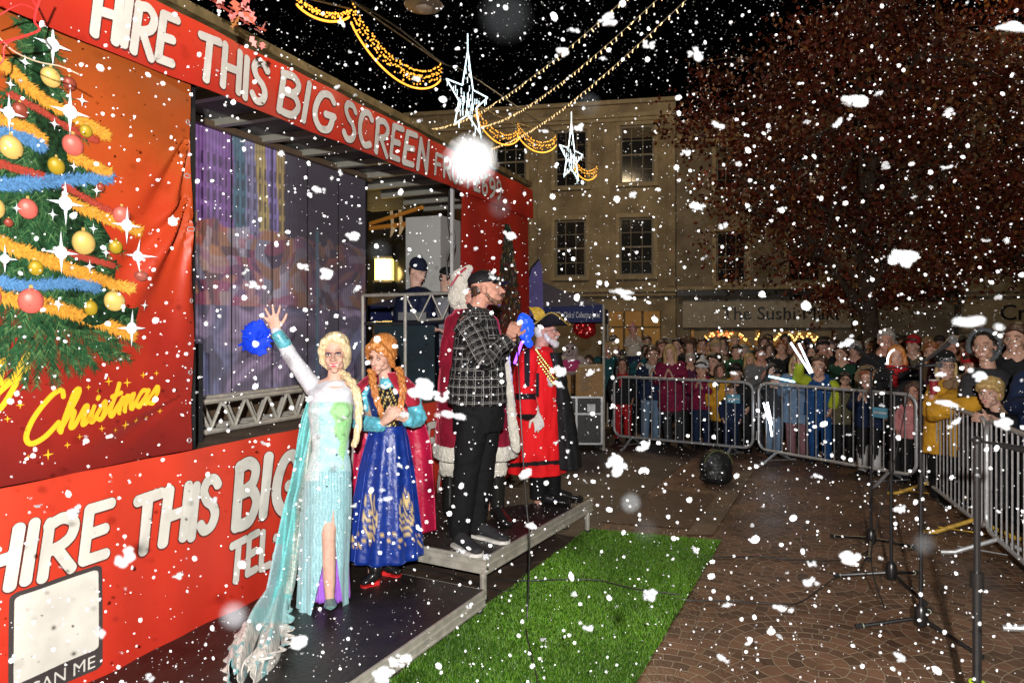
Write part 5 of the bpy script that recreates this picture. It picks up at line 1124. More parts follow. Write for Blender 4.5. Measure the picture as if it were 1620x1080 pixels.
# ---------------- two crew members behind the desk
def crew(px, py, Y, zf, label, hat, look, coatm, w):
    Q = Fig(Y, Vector((P(px, 0, Y).x, Y, zf)), label); p = Q.p; hc = p(px, py); B = basis(look); sk = MB(); head_skin(sk, hc, B, 1.0)
    u = F/Y; sk.chain([hc+B @ Vector((0, -.03, -.05)), p(px-2, py+.2*u)], [.055, .06]); dz = lambda m_: py+m_*u
    Q.secs(sk, [(dz(.25), px-w*.5, px+w*.4, .1), (dz(.6), px-w*.55, px+w*.5, .12), (dz(.9), px-w*.5, px+w*.45, .12)], 14)
    sh = p(px-w*.1, dz(.30), -.12); el_ = p(px-w*.25, dz(.58), -.16); hd = p(px+w*.45, dz(.60), -.30); sk.chain([sh, el_, hd], [.05, .045, .03]); hand(sk, hd, (1, -.4, -.1), (0, -.2, -1), 1, .4)
    for k in (-1, 1): sk.chain([p(px+k*w*.2, dz(.9)), Vector((p(px+k*w*.2, 0).x, Y, zf+.08))], [.08, .05])
    melt(sk, 'body', skin_pale, Q.root, .009, 2); head_bits(hc, B, 1.0, Q.root); Af = lambda q: hc+B @ Vector(q)
    b_ = MB(); b_.ell(Af((0, -.05, .0)), (.078, .055, .06), B); melt(b_, 'hair', H_BROWN, Q.root, .008, 2)
    if hat == 'beanie':
        c = MB(); c.ell(Af((0, -.022, .07)), (.088, .105, .085), B); c.ell(Af((0, -.02, .045)), (.092, .108, .03), B); c.ell(Af((.0, -.03, .16)), (.02, .02, .02)); melt(c, 'beanie', mat('navy_knit', (.012, .016, .035), .9, bump=.6, bscale=90), Q.root, .008, 2)
    else:
        cap(Q.root, Af, B, 1.0, capm, logo=False)
        g_ = MB()
        for k in (-1, 1): g_.tube([Af((k*.030+.021*math.cos(a), .096, .004+.016*math.sin(a))) for a in [2*PI*q/12 for q in range(12)]], .0025, 6, close=True); g_.tube([Af((k*.05, .094, .006)), Af((k*.078, .0, .012))], .0025, 6)
        g_.build('glasses', blackm, Q.root)
        c = MB(); c.ell(Af((0, .045, -.085)), (.05, .05, .035), B); melt(c, 'beard', H_GREY, Q.root, .008, 2)
    c = MB(); Q.secs(c, densify([(dz(.16), px-w*.2, px+w*.2, .08), (dz(.22), px-w*.55, px+w*.42, .16), (dz(.5), px-w*.72, px+w*.55, .2), (dz(.85), px-w*.72, px+w*.6, .2), (dz(1.0), px-w*.7, px+w*.6, .19)]), 30)
    c.chain([sh, el_, hd.lerp(el_, .15)], [.085, .08, .055], 14); melt(c, 'jacket', coatm, Q.root, .012, 2, .012, 10)
    zt_ = HC-(dz(.95)-HY)/F*Y; c = MB()
    for k in (-1, 1): q = p(px+k*w*.25, 0); c.chain([Vector((q.x, Y, zt_)), Vector((q.x, Y, zf+.1))], [.11, .08], 12)
    melt(c, 'trousers', trs, Q.root, .014, 2)
    for k in (-1, 1): q = p(px+k*w*.25, 0); c = MB(); shoe(c, Vector((q.x, Y, zf)), Vector((q.x+.1, Y-.25, zf))); c.build('shoe', boot, Q.root)
    return Q
crew(661, 430, 7.25, 1.13, 'young man in a navy beanie and navy jacket looking down behind the desk', 'beanie', (.75, -.6, -.45), mat('navy_jacket', (.010, .014, .04), .6, vary=.3), 58)
crew(709, 441, 7.62, 1.13, 'man with black cap, glasses and grey beard behind the truss desk', 'cap', (.8, -.5, -.3), mat('grey_tshirt', (.20, .20, .22), .8), 50)
# truss desk on the trailer floor
root = empty('truss_desk', TP(4.2, .1, 1.13), 'open silver truss desk frame standing on the stage before the crew', 'desk')
q1, q2 = P(641, 466, 6.85), P(722, 463, 7.2); q3, q4 = q1+TV*.5, q2+TV*.5
for q in (q1, q2, q3, q4): l = MB(); l.tube([Vector((q.x, q.y, 1.131)), q], .017, 8); l.build('leg', alu, root)
l = MB()
for a, b in ((q1, q2), (q3, q4), (q1, q3), (q2, q4)): l.tube([a, b], .017, 8)
dz_ = Vector((0, 0, -.26)); l.tube([q1.lerp(q2, .25)+dz_, q1.lerp(q2, .72)+dz_], .014, 8)
for a, b in ((0, .25), (.5, .25), (.5, .72), (.95, .72)): l.tube([q1.lerp(q2, a), q1.lerp(q2, b)+dz_], .009, 6)
l.build('top_frame', alu, root)
l = MB(); l.add([q1+Vector((0, 0, -.3)), q2+Vector((0, 0, -.3)), q4+Vector((0, 0, -.3)), q3+Vector((0, 0, -.3))]+[q+Vector((0, 0, -.27)) for q in (q1, q2, q4, q3)], [(3, 2, 1, 0), (4, 5, 6, 7), (0, 1, 5, 4), (1, 2, 6, 5), (2, 3, 7, 6), (3, 0, 4, 7)]); l.build('desk_shelf', blackm, root, smooth=False)
l = MB(); m1 = q1.lerp(q2, .5)+TV*.2; l.box((m1.x-.14, m1.y-.15, m1.z-.268), (m1.x+.14, m1.y+.15, m1.z-.19)); l = l.build('mixing_console', mat('console_grey', (.05, .05, .055), .5), smooth=False); tag(l, 'small dark mixing console on the shelf of the truss desk', 'mixer')
l = MB(); m1 = q1.lerp(q2, .45)+TV*.25; l.box((m1.x-.3, m1.y-.2, 1.135), (m1.x+.3, m1.y+.2, m1.z-.32)); tag(l.build('equipment_rack', mat('rack_teal', (.008, .022, .03), .7, vary=.5, vscale=3), smooth=False), 'dark teal equipment rack under the truss desk', 'equipment rack')
# ================================================================ barriers
def barrier_proto():
    root = empty('crowd_barrier', (0, 0, 0), 'x', 'crowd barrier', 'steel crowd barriers round the square')
    L, z0, z1, r = 2.12, .16, 1.08, .13; f = MB(); pts = []
    for cx_, cz_, a0_ in ((L-r, z1-r, 0), (r, z1-r, 90), (r, z0+r, 180), (L-r, z0+r, 270)):
        for k in range(6): a = math.radians(a0_+k*18); pts.append((cx_+r*math.cos(a), 0, cz_+r*math.sin(a)))
    f.tube(pts, .020, 10, close=True); f.build('frame', steel, root)
    b = MB(); n = 17
    for k in range(1, n): x = L*k/n; b.tube([(x, 0, z0), (x, 0, z1)], .0075, 6)
    b.build('bars', steel, root)
    for x in (.30, L-.30):
        f = MB(); f.tube([(x, -.40, .018), (x, -.30, .03), (x, 0, .165), (x, .30, .03), (x, .40, .018)], .019, 8); f.tube([(x-.10, -.26, .05), (x, 0, .05), (x+.1, .26, .05)], .005, 5); f.build('foot', steel, root)
    h = MB(); h.tube([(0, 0, .8), (-.035, 0, .8), (-.035, 0, .7)], .006, 6); h.tube([(0, 0, .4), (-.035, 0, .4), (-.035, 0, .3)], .006, 6); h.build('coupling_hook', steel, root)
    return root
BP = barrier_proto(); yelp = mat('yellow_paint', (.62, .38, .04), .5, vary=.4, vscale=20)
BL = [((1.60, 10.9), (3.36, 9.75), 'straight steel crowd barrier nearest the flight case, left end of the row'),
      ((3.44, 9.70), (4.62, 7.93), 'steel crowd barrier in front of the child with white socks'),
      ((4.62, 7.85), (4.02, 5.95), 'steel crowd barrier with yellow feet below the mustard coat'),
      ((3.98, 5.83), (3.28, 3.85), 'steel crowd barrier right under the blond clapping boy'),
      ((3.24, 3.76), (2.62, 1.75), 'nearest steel crowd barrier, its foot reaching in at the lower right')]
for k, (a, b, lab) in enumerate(BL):
    o = BP if k == 0 else copy_tree(BP); o.location = (a[0], a[1], 0); o.rotation_euler = (0, 0, math.atan2(b[1]-a[1], b[0]-a[0])); o['label'] = lab
    if k == 2:
        for ch in o.children:
            if ch.name.startswith('foot'): ch.data = ch.data.copy(); ch.data.materials[0] = yelp; ch['label'] = 'yellow painted foot'
PLATES = [o for o in list(COL.objects) if o.name.startswith('crowd_barrier') and o.type == 'EMPTY'][:2]
for k, o in enumerate(PLATES):
    if 1:
        pl = MB(); x = 1.86 if k == 0 else 1.72; pl.box((x-.09, -.032, .78), (x+.09, -.024, .90), 0); pl.box((x-.08, -.034, .83), (x+.08, -.0325, .85), 1)
        q = pl.mesh('plate', [mat('plate_blue', (.10, .30, .42) if k == 0 else (.02, .08, .3), .4), mat('plate_white', (.5, .5, .5), .4)], smooth=False); q = bpy.data.objects.new('name_plate', q); COL.objects.link(q); q.parent = o
# ================================================================ microphone stands
def micstand(base, yaw, h, label, boom=None, disc=True, base_h=.0, thick=1.0, ring=None, head='ball'):
    base = Vector((base.x, base.y, 0)); R_ = empty('microphone_stand', base, label, 'microphone stand', 'black microphone stands in the square')
    b = MB(); b.tube([base+Vector((0, 0, z)) for z in (.045, .08, .15, .17)], [.030, .042, .034, .020], 14); b.build('hub', mat('stand_plastic', (.012, .012, .012), .3), R_)
    for k in range(3):
        a = yaw+k*2*PI/3; d = Vector((math.cos(a), math.sin(a), 0)); l = MB(); l.tube([base+d*.03+Vector((0, 0, .085)), base+d*.34+Vector((0, 0, .020))], .0115, 8); lg = l.build('leg', MATS['stand_plastic'], R_)
        l = MB(); l.tube([base+d*.335+Vector((0, 0, .021)), base+d*.375+Vector((0, 0, .015))], .0155, 8); l.build('rubber_foot', mat('rubber', (.02, .02, .02), .8), lg)
        l = MB(); l.tube([base+d*.328+Vector((0, 0, .0225)), base+d*.334+Vector((0, 0, .0215))], .0158, 8); l.build('band', mat('ring_grey', (.25, .27, .2), .5), lg)
    p_ = MB(); p_.tube([base+Vector((0, 0, .12)), base+Vector((0, 0, h*.55))], .0115*thick, 10); p_.tube([base+Vector((0, 0, h*.55)), base+Vector((0, 0, h))], .0085*thick, 10); p_.build('pole', mat('pole_black', (.014, .014, .015), .3, spec=.6), R_)
    p_ = MB(); p_.tube([base+Vector((0, 0, h*.53)), base+Vector((0, 0, h*.58))], .018*thick, 12); p_.build('clutch', MATS['stand_plastic'], R_)
    top = base+Vector((0, 0, h)); e = top
    if boom is not None:
        e = top+Vector(boom); m = MB(); m.tube([top-Vector(boom)*.25, e], .006, 8); m.ell(top, (.02, .02, .02)); m.build('boom_arm', MATS['pole_black'], R_)
        d = Vector(boom).normalized()
    else: d = Vector((-.75, .5, .25)).normalized()
    m = MB(); m.tube([e-d*.01, e+d*.16], [.010, .0165], 12); mo = m.build('microphone', mat('mic_body', (.015, .015, .016), .35), R_)
    m = MB(); m.ell(e+d*.185, (.027, .027, .027)); m.build('mic_grille', mat('mic_mesh', (.28, .28, .29), .35, .7, bump=1, bscale=400), mo)
    if ring: m = MB(); m.tube([base+Vector((.028*math.cos(a), .028*math.sin(a), ring)) for a in [2*PI*k/16 for k in range(16)]], .005, 6, close=True); m.build('marker_ring', mat('neon_ring', (.45, .65, .03), .4), R_)
    return R_
micstand(G(1378, 868), .0, 1.50, 'farthest microphone stand, its base beside the dark cable loops', boom=(.30, -.1, .03))
micstand(G(1410, 925), 2.7, 1.53, 'microphone stand second from the back, dark boom tilted upward', boom=(-.22, -.1, .12))
micstand(G(1457, 1000), 3.0, 1.63, 'microphone stand with a round grey head level with the crowd', boom=(.02, -.03, .03))
micstand(Vector((2.02, 3.02, 0)), .5, 1.36, 'nearest microphone stand with a neon green ring low on its thick pole', thick=1.55, ring=.31, boom=(.10, .02, -.02))
# cables on the ground
def cable(name, pts, r, label, m=None):
    c = MB(); pp = spl(pts, 8); c.tube(pp, r, 6); return tag(c.build(name, m or mat('cable_black', (.012, .012, .012), .45)), label, 'cable')
gz = lambda x, y, z=.012: G(x, y, z)
cable('microphone_cable', [gz(1378, 868), gz(1340, 885), gz(1262, 885), gz(1200, 880), gz(1130, 880), gz(1075, 868)], .005, 'thin black cable running left from the farthest microphone stand')
cable('microphone_cable', [gz(1372, 872), gz(1360, 900), gz(1320, 915), gz(1270, 950), gz(1235, 955), gz(1150, 950), gz(1080, 948), gz(1060, 942)], .005, 'black cable looping forward over the setts to the turf edge')
cable('turf_cable', [gz(1075, 940, .03), gz(1000, 930, .03), gz(950, 918, .03), gz(900, 916, .03), gz(830, 918, .03), gz(780, 915)], .005, 'black cable crossing the green turf')
cable('deck_cable', [gz(620, 895, .03), gz(700, 905, .02), gz(775, 930, .02), gz(820, 925, .02), gz(860, 850, .02), gz(900, 835, .02)], .005, 'black cable trailing below the raised deck')
cable('hanging_cable', [P(818, 528, 4.72), P(820, 575, 4.55), P(823, 640, 4.45), P(828, 730, 4.42), P(833, 800, 4.42), P(838, 860, 4.40), G(834, 975, .03), G(833, 1000, .03), G(842, 1040, .03), G(852, 1085, .03), G(870, 1200, .03)], .0048, 'thin black cable hanging from the clasped hands of the man in the checked shirt')
cable('stand_cable', [Vector((2.4, 4.2, 1.5)), Vector((2.36, 4.3, 1.0)), Vector((2.3, 4.45, .4)), G(1400, 960, .012), G(1392, 905, .012)], .004, 'black cable dangling off the third microphone stand')
# rucksack
R_ = empty('rucksack', G(1133, 764), 'full black rucksack standing alone on the paving before the barriers', 'rucksack'); q = G(1133, 764)
c = MB(); c.ell(q+Vector((0, 0, .20)), (.20, .14, .22)); c.ell(q+Vector((-.02, -.09, .13)), (.15, .08, .12)); c.ell(q+Vector((0, 0, .07)), (.21, .15, .08)); melt(c, 'bag_body', mat('nylon_black', (.010, .011, .012), .5, bump=.4, bscale=30), R_, .012, 3, .015, 9)
c = MB(); c.tube([q+Vector((.17*math.cos(a), -.12+.03*math.cos(a)**2, .21+.2*math.sin(a))) for a in [PI*k/12 for k in range(1, 12)]], .004, 6); c.build('zip', mat('zip_green', (.16, .22, .06), .5), R_)
c = MB(); c.tube([q+Vector((.04*math.cos(a), 0, .41+.04*math.sin(a))) for a in [PI*k/8 for k in range(9)]], .008, 6); c.build('handle', MATS['nylon_black'], R_)
# ================================================================ gazebo, flag, boxes, flight case
navy = mat('navy_canvas', (.012, .016, .065), .7, bump=.3, bscale=8); 
GZ = empty('gazebo', P(790, 518, 11.6)*Vector((1, 1, 0)) if False else Vector((-.2, 11.8, 0)), 'navy pop-up gazebo with white lettering behind the stage', 'gazebo')
ga, gb = P(955, 518, 10.6), P(578, 518, 11.2); ga.z = gb.z = 0; gu = (gb-ga); gn = Vector((-gu.y, gu.x, 0)).normalized(); gn = gn if gn.y > 0 else -gn; gc = [ga, gb, gb+gn*3.0, ga+gn*3.0]
zt_, zb_ = 2.20, 1.93; ap = (gc[0]+gc[2])/2+Vector((0, 0, 3.15)); V3 = lambda q, z: Vector((q.x, q.y, z))
c = MB()
for i in range(4):
    a, b = gc[i], gc[(i+1) % 4]
    def roof(u, v, a=a, b=b):
        q = V3(a, zt_).lerp(V3(b, zt_), u); q.z -= .05*math.sin(u*PI)*(1-v); r_ = q.lerp(ap, v); r_.z -= .10*math.sin(v*PI); return r_
    c.grid(roof, 16, 8)
c.build('canopy', navy, GZ)
for i in range(4):
    a, b = gc[i], gc[(i+1) % 4]; c = MB(); nn_ = Vector(((b-a).y, -(b-a).x, 0)).normalized()*(.012)
    c.grid(lambda u, v: V3(a.lerp(b, u), lerp(zb_, zt_-.05*math.sin(u*PI), v))+nn_*math.sin(u*28), 50, 3); vo = c.build('valance', mat('navy_print', (.014, .022, .10), .6), GZ)
    if i == 0:
        for txt, s, off, tw in (('com', .20, .66, .17), ("Click n' Collection point", .13, .05, .56), ('C', .26, 3.18, .2)):
            vs, fs = font_mesh(txt, s, 0, 0, align='LEFT'); t = MB(); L_ = gu.length; W_ = tw; kx = tw/max(v.x for v in vs); vs = [Vector((v.x*kx, v.y, 0)) for v in vs]
            t.add([V3(ga.lerp(gb, (off+W_-v.x)/L_), 2.00+v.y)-gn*.022 for v in vs], fs); t.build('lettering', mat('white_ink', (.6, .6, .62), .5), vo, smooth=False)
for q in gc:
    c = MB(); c.tube([V3(q, 0), V3(q, 2.2)], .022, 8); c.tube([V3(q, 0), V3(q, .012)], .07, 10); c.build('leg', alu, GZ)
FLG = empty('feather_flag', P(862, 560, 10.2)*Vector((1, 1, 0)), 'curved violet feather flag rising beside the gazebo roof', 'flag')
c = MB(); Yf = 9.9
c.add([P(x, y, Yf+dy) for dy in (0, .01) for x, y in ((838, 500), (835, 445), (841, 425), (853, 410), (858, 425), (859, 470), (860, 500))], [tuple(range(7)), tuple(range(13, 6, -1))]+[(i, (i+1) % 7, 7+(i+1) % 7, 7+i) for i in range(7)])
c.build('flag_cloth', mat('violet_cloth', (.10, .08, .26), .6, vary=.2), FLG, smooth=False)
c = MB(); c.tube([Vector((P(836, 0, Yf).x, Yf, .01)), P(836, 500, Yf), P(834, 445, Yf), P(840, 424, Yf), P(854, 408, Yf)], .016, 8); c.build('pole', blackm, FLG)
# flight case with aluminium edges
fc = G(918, 712); CS = empty('flight_case', fc, 'black flight case with silver edges standing beside the gazebo leg', 'flight case'); X0, X1 = P(872, 0, fc.y).x, P(952, 0, fc.y).x
c = MB(); c.box((X0, fc.y, .10), (X1, fc.y+.6, .80)); c.build('case_body', mat('case_black', (.015, .015, .016), .5), CS, smooth=False)
c = MB()
for x in (X0, (X0+X1)/2, X1): c.box((x-.015, fc.y-.006, .10), (x+.015, fc.y-.001, .80))
for z in (.10, .55, .80): c.box((X0, fc.y-.012, z-.014), (X1, fc.y-.007, z+.014))
c.build('edge_strips', steel, CS, smooth=False)
for x in (X0+.16, X1-.16): c = MB(); c.box((x-.06, fc.y-.02, .58), (x+.06, fc.y-.013, .70)); c.build('latch', steel, CS, smooth=False)
for x in (X0+.08, X1-.08): c = MB(); c.tube([(x-.02, fc.y+.06, .05), (x+.02, fc.y+.06, .05)], .048, 12); c.build('castor', MATS['rubber'], CS)
card = mat('cardboard', (.36, .21, .09), .8, vary=.15, vscale=10)
for x0, x1, z1, dy, lab in ((X0-.05, X0+.30, 1.42, .05, 'tall brown cardboard box beside the plush toy'), (X0+.37, X1+.02, 1.30, .0, 'square brown cardboard box with printed marks under a heap of foam')):
    c = MB(); c.box((x0, fc.y+dy, .802), (x1, fc.y+dy+.4, z1)); cb_ = tag(c.build('cardboard_box', card, smooth=False), lab, 'box')
    c = MB(); c.box((x0+.05, fc.y+dy-.003, z1-.005), (x1-.05, fc.y+dy-.001, z1-.05)); c.build('tape', mat('brown_tape', (.28, .17, .06), .3), cb_, smooth=False)
    if 'printed' in lab:
        c = MB()
        for k in range(9): zz_ = z1-.12-k*.035; c.box((x0+.06, fc.y+dy-.003, zz_), (x0+.06+.12+.1*((k*7) % 5)/5, fc.y+dy-.001, zz_+.010))
        c.build('printed_marks', ink, cb_, smooth=False)
# plush toy on the left box
pt = P(902, 565, fc.y+.1); T_ = empty('plush_toy', Vector((pt.x, pt.y, 1.30)), 'grey and pink plush toy sitting among the cardboard boxes', 'soft toy')
c = MB(); c.ell(pt+Vector((0, 0, .10)), (.13, .11, .12)); c.ell(pt+Vector((-.03, -.10, .08)), (.07, .06, .06)); c.ell(pt+Vector((0, 0, -.12)), (.17, .12, .16)); c.chain([pt+Vector((-.15, 0, -.02)), pt+Vector((-.25, -.05, -.14))], [.06, .05]); c.chain([pt+Vector((.15, 0, -.02)), pt+Vector((.27, -.02, -.12))], [.06, .05])
melt(c, 'toy_body', mat('plush_grey', (.36, .28, .26), .9, bump=.8, bscale=90), T_, .012, 2)
c = MB(); c.ell(pt+Vector((0, .0, -.12)), (.185, .135, .13)); melt(c, 'toy_jumper', mat('plush_pink', (.48, .05, .16), .9, bump=.8, bscale=90), T_, .012, 2)
for nm_, v_, r_ in (('eye', (-.055, -.10, .14), .02), ('eye', (.03, -.11, .14), .02), ('nose', (-.03, -.165, .09), .018)): c = MB(); c.ell(pt+Vector(v_), r_); c.build(nm_, eye_d, T_)
bn = MB(); bp_ = P(925, 520, 11.3); 
for k in range(3): bn.ell(bp_+Vector((.12*k-.1, .1*k, .06*math.sin(k*2))), (.13, .11, .15))
c = MB(); c.ell(bp_, (.20, .05, .16)); tag(melt(c, 'foil_balloon', mat('red_foil', (.5, .02, .02), .15, .6), None, .012, 2, .03, 9), 'shiny red foil balloon hanging under the gazebo roof', 'balloon')
# things seen through the stage opening
c = MB(); a, b = P(578, 362, 9.0), P(682, 350, 8.3); a2, b2 = P(578, 356, 9.0), P(668, 328, 8.3); ob = mat('orange_beam', (.62, .24, .03), .5)
HB_ = empty('lifting_beam', (a+b)/2, 'pair of orange lifting bars with straps behind the stage opening', 'lifting beam')
c.tube([a, b], .030, 8); c.build('bar', ob, HB_); c = MB(); c.tube([a2, b2], .026, 8); c.build('bar', ob, HB_)
c = MB()
for t in (.42, .55): q = a.lerp(b, t); c.tube([q+Vector((0, -.03, .18)), q+Vector((.02, -.04, 0)), q+Vector((.0, -.04, -.14)), q+Vector((.04, -.04, -.02))], .02, 6, flat=.3)
c.build('strap', mat('strap_cream', (.5, .36, .2), .7), HB_)
for q in (a, b): c = MB(); c.tube([q, Vector((q.x, q.y, 1.131 if q is b else 0))], .03, 8); c.build('upright', blackm, HB_)
WLt = empty('wall_lantern', P(608, 440, 14.6), 'square lantern glowing yellow on the brown wall behind the stage', 'lantern')
q = P(608, 427, 14.6); c = MB(); c.box((q.x-.17, q.y-.15, q.z-.22), (q.x+.17, q.y+.15, q.z+.22)); c.build('glowing_glass', mat('lantern_glow', (1, .8, .3), .4, emit=(1, .72, .12), estr=4.5), WLt, smooth=False)
c = MB(); c.box((q.x-.2, q.y-.18, q.z+.222), (q.x+.2, q.y+.18, q.z+.27)); c.box((q.x-.2, q.y-.18, q.z-.27), (q.x+.2, q.y+.18, q.z-.222)); c.box((q.x-.02, q.y+.18, q.z), (q.x+.02, 15.0, q.z+.04)); c.build('lantern_frame', blackm, WLt, smooth=False)
lamp('lantern_light', (q.x, q.y-.5, q.z), 60, (1, .66, .2), .2)
c = MB(); ca, cb2 = Tt(697, .55), Tt(722, .55); tbox(c, ca, cb2+.1, .55, 1.0, 1.131, 3.1); tag(c.build('power_cabinet', mat('cabinet_grey', (.42, .42, .40), .5), smooth=False), 'tall pale grey cabinet inside the stage opening, dark cables hanging on it', 'cabinet')
for x in (712, 718): cable('cabinet_cable', [P(x, 290, 7.15), P(x-3, 340, 7.1), P(x+2, 385, 7.1), P(x-5, 412, 7.1), P(x-4, 440, 7.1)], .009, 'black cable hanging %s the pale cabinet in the stage opening' % ('in front of' if x == 712 else 'along the right edge of'))
# glowing blue wand between the hands and the tricorne
WD = empty('light_wand', P(826, 540, 5.75), 'glowing blue and violet light wand between the clasped hands and the tricorne', 'light wand')
c = MB(); pts = [P(826, 540, 5.75), P(814, 575, 5.7)]; c.tube(pts, .012, 8); c.build('wand_stick', mat('violet_glow', (.3, .1, .6), .4, emit=(.35, .08, 1), estr=2.5), WD)
c = MB(); c.ell(P(833, 520, 5.75), (.065, .05, .10)); c.ell(P(826, 506, 5.75), (.045, .04, .06)); c.ell(P(836, 541, 5.75), (.04, .03, .04)); melt(c, 'wand_head', mat('blue_glow', (.01, .04, .3), .4, emit=(.01, .10, 1), estr=.9), WD, .009, 1, .02, 18)
lamp('wand_glow', P(836, 545, 5.45), 5, (.2, .2, 1), .05)
PB = MB(); PB.ell(P(405, 534, 4.9), (.10, .05, .12)); 
for k in range(46): a = random.uniform(0, 2*PI); e_ = random.uniform(-1.4, 1.4); d = Vector((math.cos(a)*math.cos(e_), math.sin(a)*math.cos(e_)*.6, math.sin(e_))); PB.cone(P(405, 534, 4.9)+d*.07, P(405, 534, 4.9)+d*random.uniform(.11, .145), .016, .009, 6)
tag(melt(PB, 'feather_fan', mat('royal_blue_glow', (.01, .05, .60), .6, emit=(.01, .05, .9), estr=.35), None, .009, 1), 'bright blue fluffy pom-pom glowing beside the raised hand', 'pom-pom')
# ================================================================ festive lights
def strand(a, b, sag, n, m, label, r=.014, drop=0.0, name='light_string', cat='string lights'):
    root = empty(name, a, label, cat, 'festive lights over the square'); f = lambda t: a.lerp(b, t)+Vector((0, 0, -sag*4*t*(1-t)))
    w_ = MB(); w_.tube([f(k/30) for k in range(31)], .006 if not drop else .01, 5); w_.build('wire', mat('wire_white', (.5, .45, .35), .5), root)
    c = MB()
    for k in range(n):
        q = f((k+.5)/n); d = Vector((random.gauss(0, .4), random.gauss(0, .4), -1)).normalized(); c.tube([q, q+d*r*3.2], r*.42, 5); c.ell(q+d*r*3.4, r*.55, seg=6, rings=4)
    c.build('bulbs', m, root)['kind'] = 'stuff'; return root
wb_ = mat('warm_bulb', (1, .8, .5), .4, emit=(1, .66, .30), estr=2.6); gb_ = mat('gold_bulb', (1, .6, .1), .4, emit=(1, .40, .04), estr=1.9); cw = mat('cool_led', (.8, .95, 1), .4, emit=(.72, .92, 1), estr=2.2)
strand(P(684, 203, 21), P(1000, -12, 8), .35, 62, wb_, 'upper string of warm bulbs sloping up from the red banner to the right')
strand(P(760, 200, 21), P(1052, -12, 8), .30, 62, wb_, 'middle string of warm bulbs sloping up over the cream building')
strand(P(778, 234, 21), P(1100, -14, 8), .30, 66, wb_, 'lower string of warm bulbs crossing the cream building to the top')
def swag(a, b, sag, drop, label, n=60):
    root = empty('light_swag', a, label, 'light swag', 'golden light swags'); f = lambda t: a.lerp(b, t)+Vector((0, 0, -sag*(4*t*(1-t))**.8))
    w_ = MB(); w_.tube([a.lerp(b, k/10) for k in range(11)], .012, 5); w_.build('wire', brass, root)
    c = MB()
    for k in range(n):
        t = (k+.5)/n; top = f(t); L_ = drop*random.uniform(.5, 1.1)
        m = max(2, int(L_/.07))
        for j in range(m): c.ell(top+Vector((random.gauss(0, .015), random.gauss(0, .02), -L_*j/m)), .013, seg=5, rings=3)
    for k in range(n*2): c.ell(f(k/(n*2))+Vector((0, 0, -drop)), .016, seg=5, rings=3)
    c.build('bulbs', gb_, root)['kind'] = 'stuff'; w_ = MB(); w_.tube([f(k/40)+Vector((0, 0, -drop)) for k in range(41)], .009, 5); w_.build('lit_rope', mat('gold_rope', (1, .5, .1), .4, emit=(1, .38, .04), estr=.9), root); return root
swag(P(556, 2, 9), P(697, 100, 12), .42, .28, 'large golden light swag above the screen lettering', 75)
swag(P(470, -6, 8), P(553, 14, 9), .12, .10, 'small golden light swag at the top edge left of the large one', 36)
swag(P(752, 165, 14), P(822, 202, 16), .35, .22, 'golden light swag between the big star and the cream building', 34)
swag(P(818, 195, 16), P(880, 214, 18), .30, .25, 'golden light swag draping in front of the leftmost upper window', 36)
swag(P(908, 250, 19), P(944, 262, 20), .25, .25, 'short golden light swag right of the small star', 26)
def star(c0, R_, fl, label):
    root = empty('light_star', c0, label, 'star decoration', 'white star decorations'); o = []
    pts = []
    for i in range(10):
        a = PI/2+PI*i/5; rr = R_*(1 if i % 2 == 0 else .42)*(1.35 if i == 0 else 1); pts.append(c0+Vector((math.cos(a)*rr*.55, math.cos(a)*rr*.8, math.sin(a)*rr)))
    c = MB()
    for i in range(10): c.tube([pts[i], pts[(i+1) % 10]], .011*fl, 6)
    c.build('outline_tubes', cw, root); c = MB()
    for i in range(10):
        for j in range(6): q = pts[i].lerp(c0, (j+.5)/6.5)+Vector((random.gauss(0, .03), 0, random.gauss(0, .03))); c.tube([q, q+Vector((0, 0, -.10*fl))], .005*fl, 4)
    c.build('led_mesh', cw, root)['kind'] = 'stuff'; c = MB(); c.tube([pts[0], pts[0]+Vector((0, 0, .3*fl))], .01*fl, 5); c.build('spike', cw, root)
star(P(740, 158, 12), .62, 1.0, 'large white outline star hanging above the end of the red banner')
star(P(904, 250, 18), .66, 1.0, 'smaller white outline star before the upper window of the cream building')
LN = empty('ceiling_lantern', P(670, 10, 9), 'round unlit metal lantern hanging at the top edge', 'hanging lantern'); q = P(670, 8, 9)
c = MB(); c.tube([q+Vector((0, 0, z)) for z in (-.05, -.02, .0, .06, .10)], [.12, .24, .25, .16, .06], 24); c.build('dish', mat('lantern_metal', (.25, .19, .14), .5, .3), LN)
c = MB(); c.ell(q+Vector((0, 0, -.05)), (.12, .12, .05)); c.build('diffuser', mat('diffuser', (.4, .3, .22), .4), LN); c = MB(); c.tube([q+Vector((0, 0, .1)), q+Vector((0, 0, 2.5))], .012, 6); c.build('rod', blackm, LN)
cable('overhead_wire', [P(560, 2, 9)+Vector((-3, -2, .6)), P(556, 0, 9), P(697, 98, 12), P(745, 120, 13), P(880, 210, 18), FP(fpt(930), 8.4)], .012, 'dark wire carrying the swags and stars across the square')
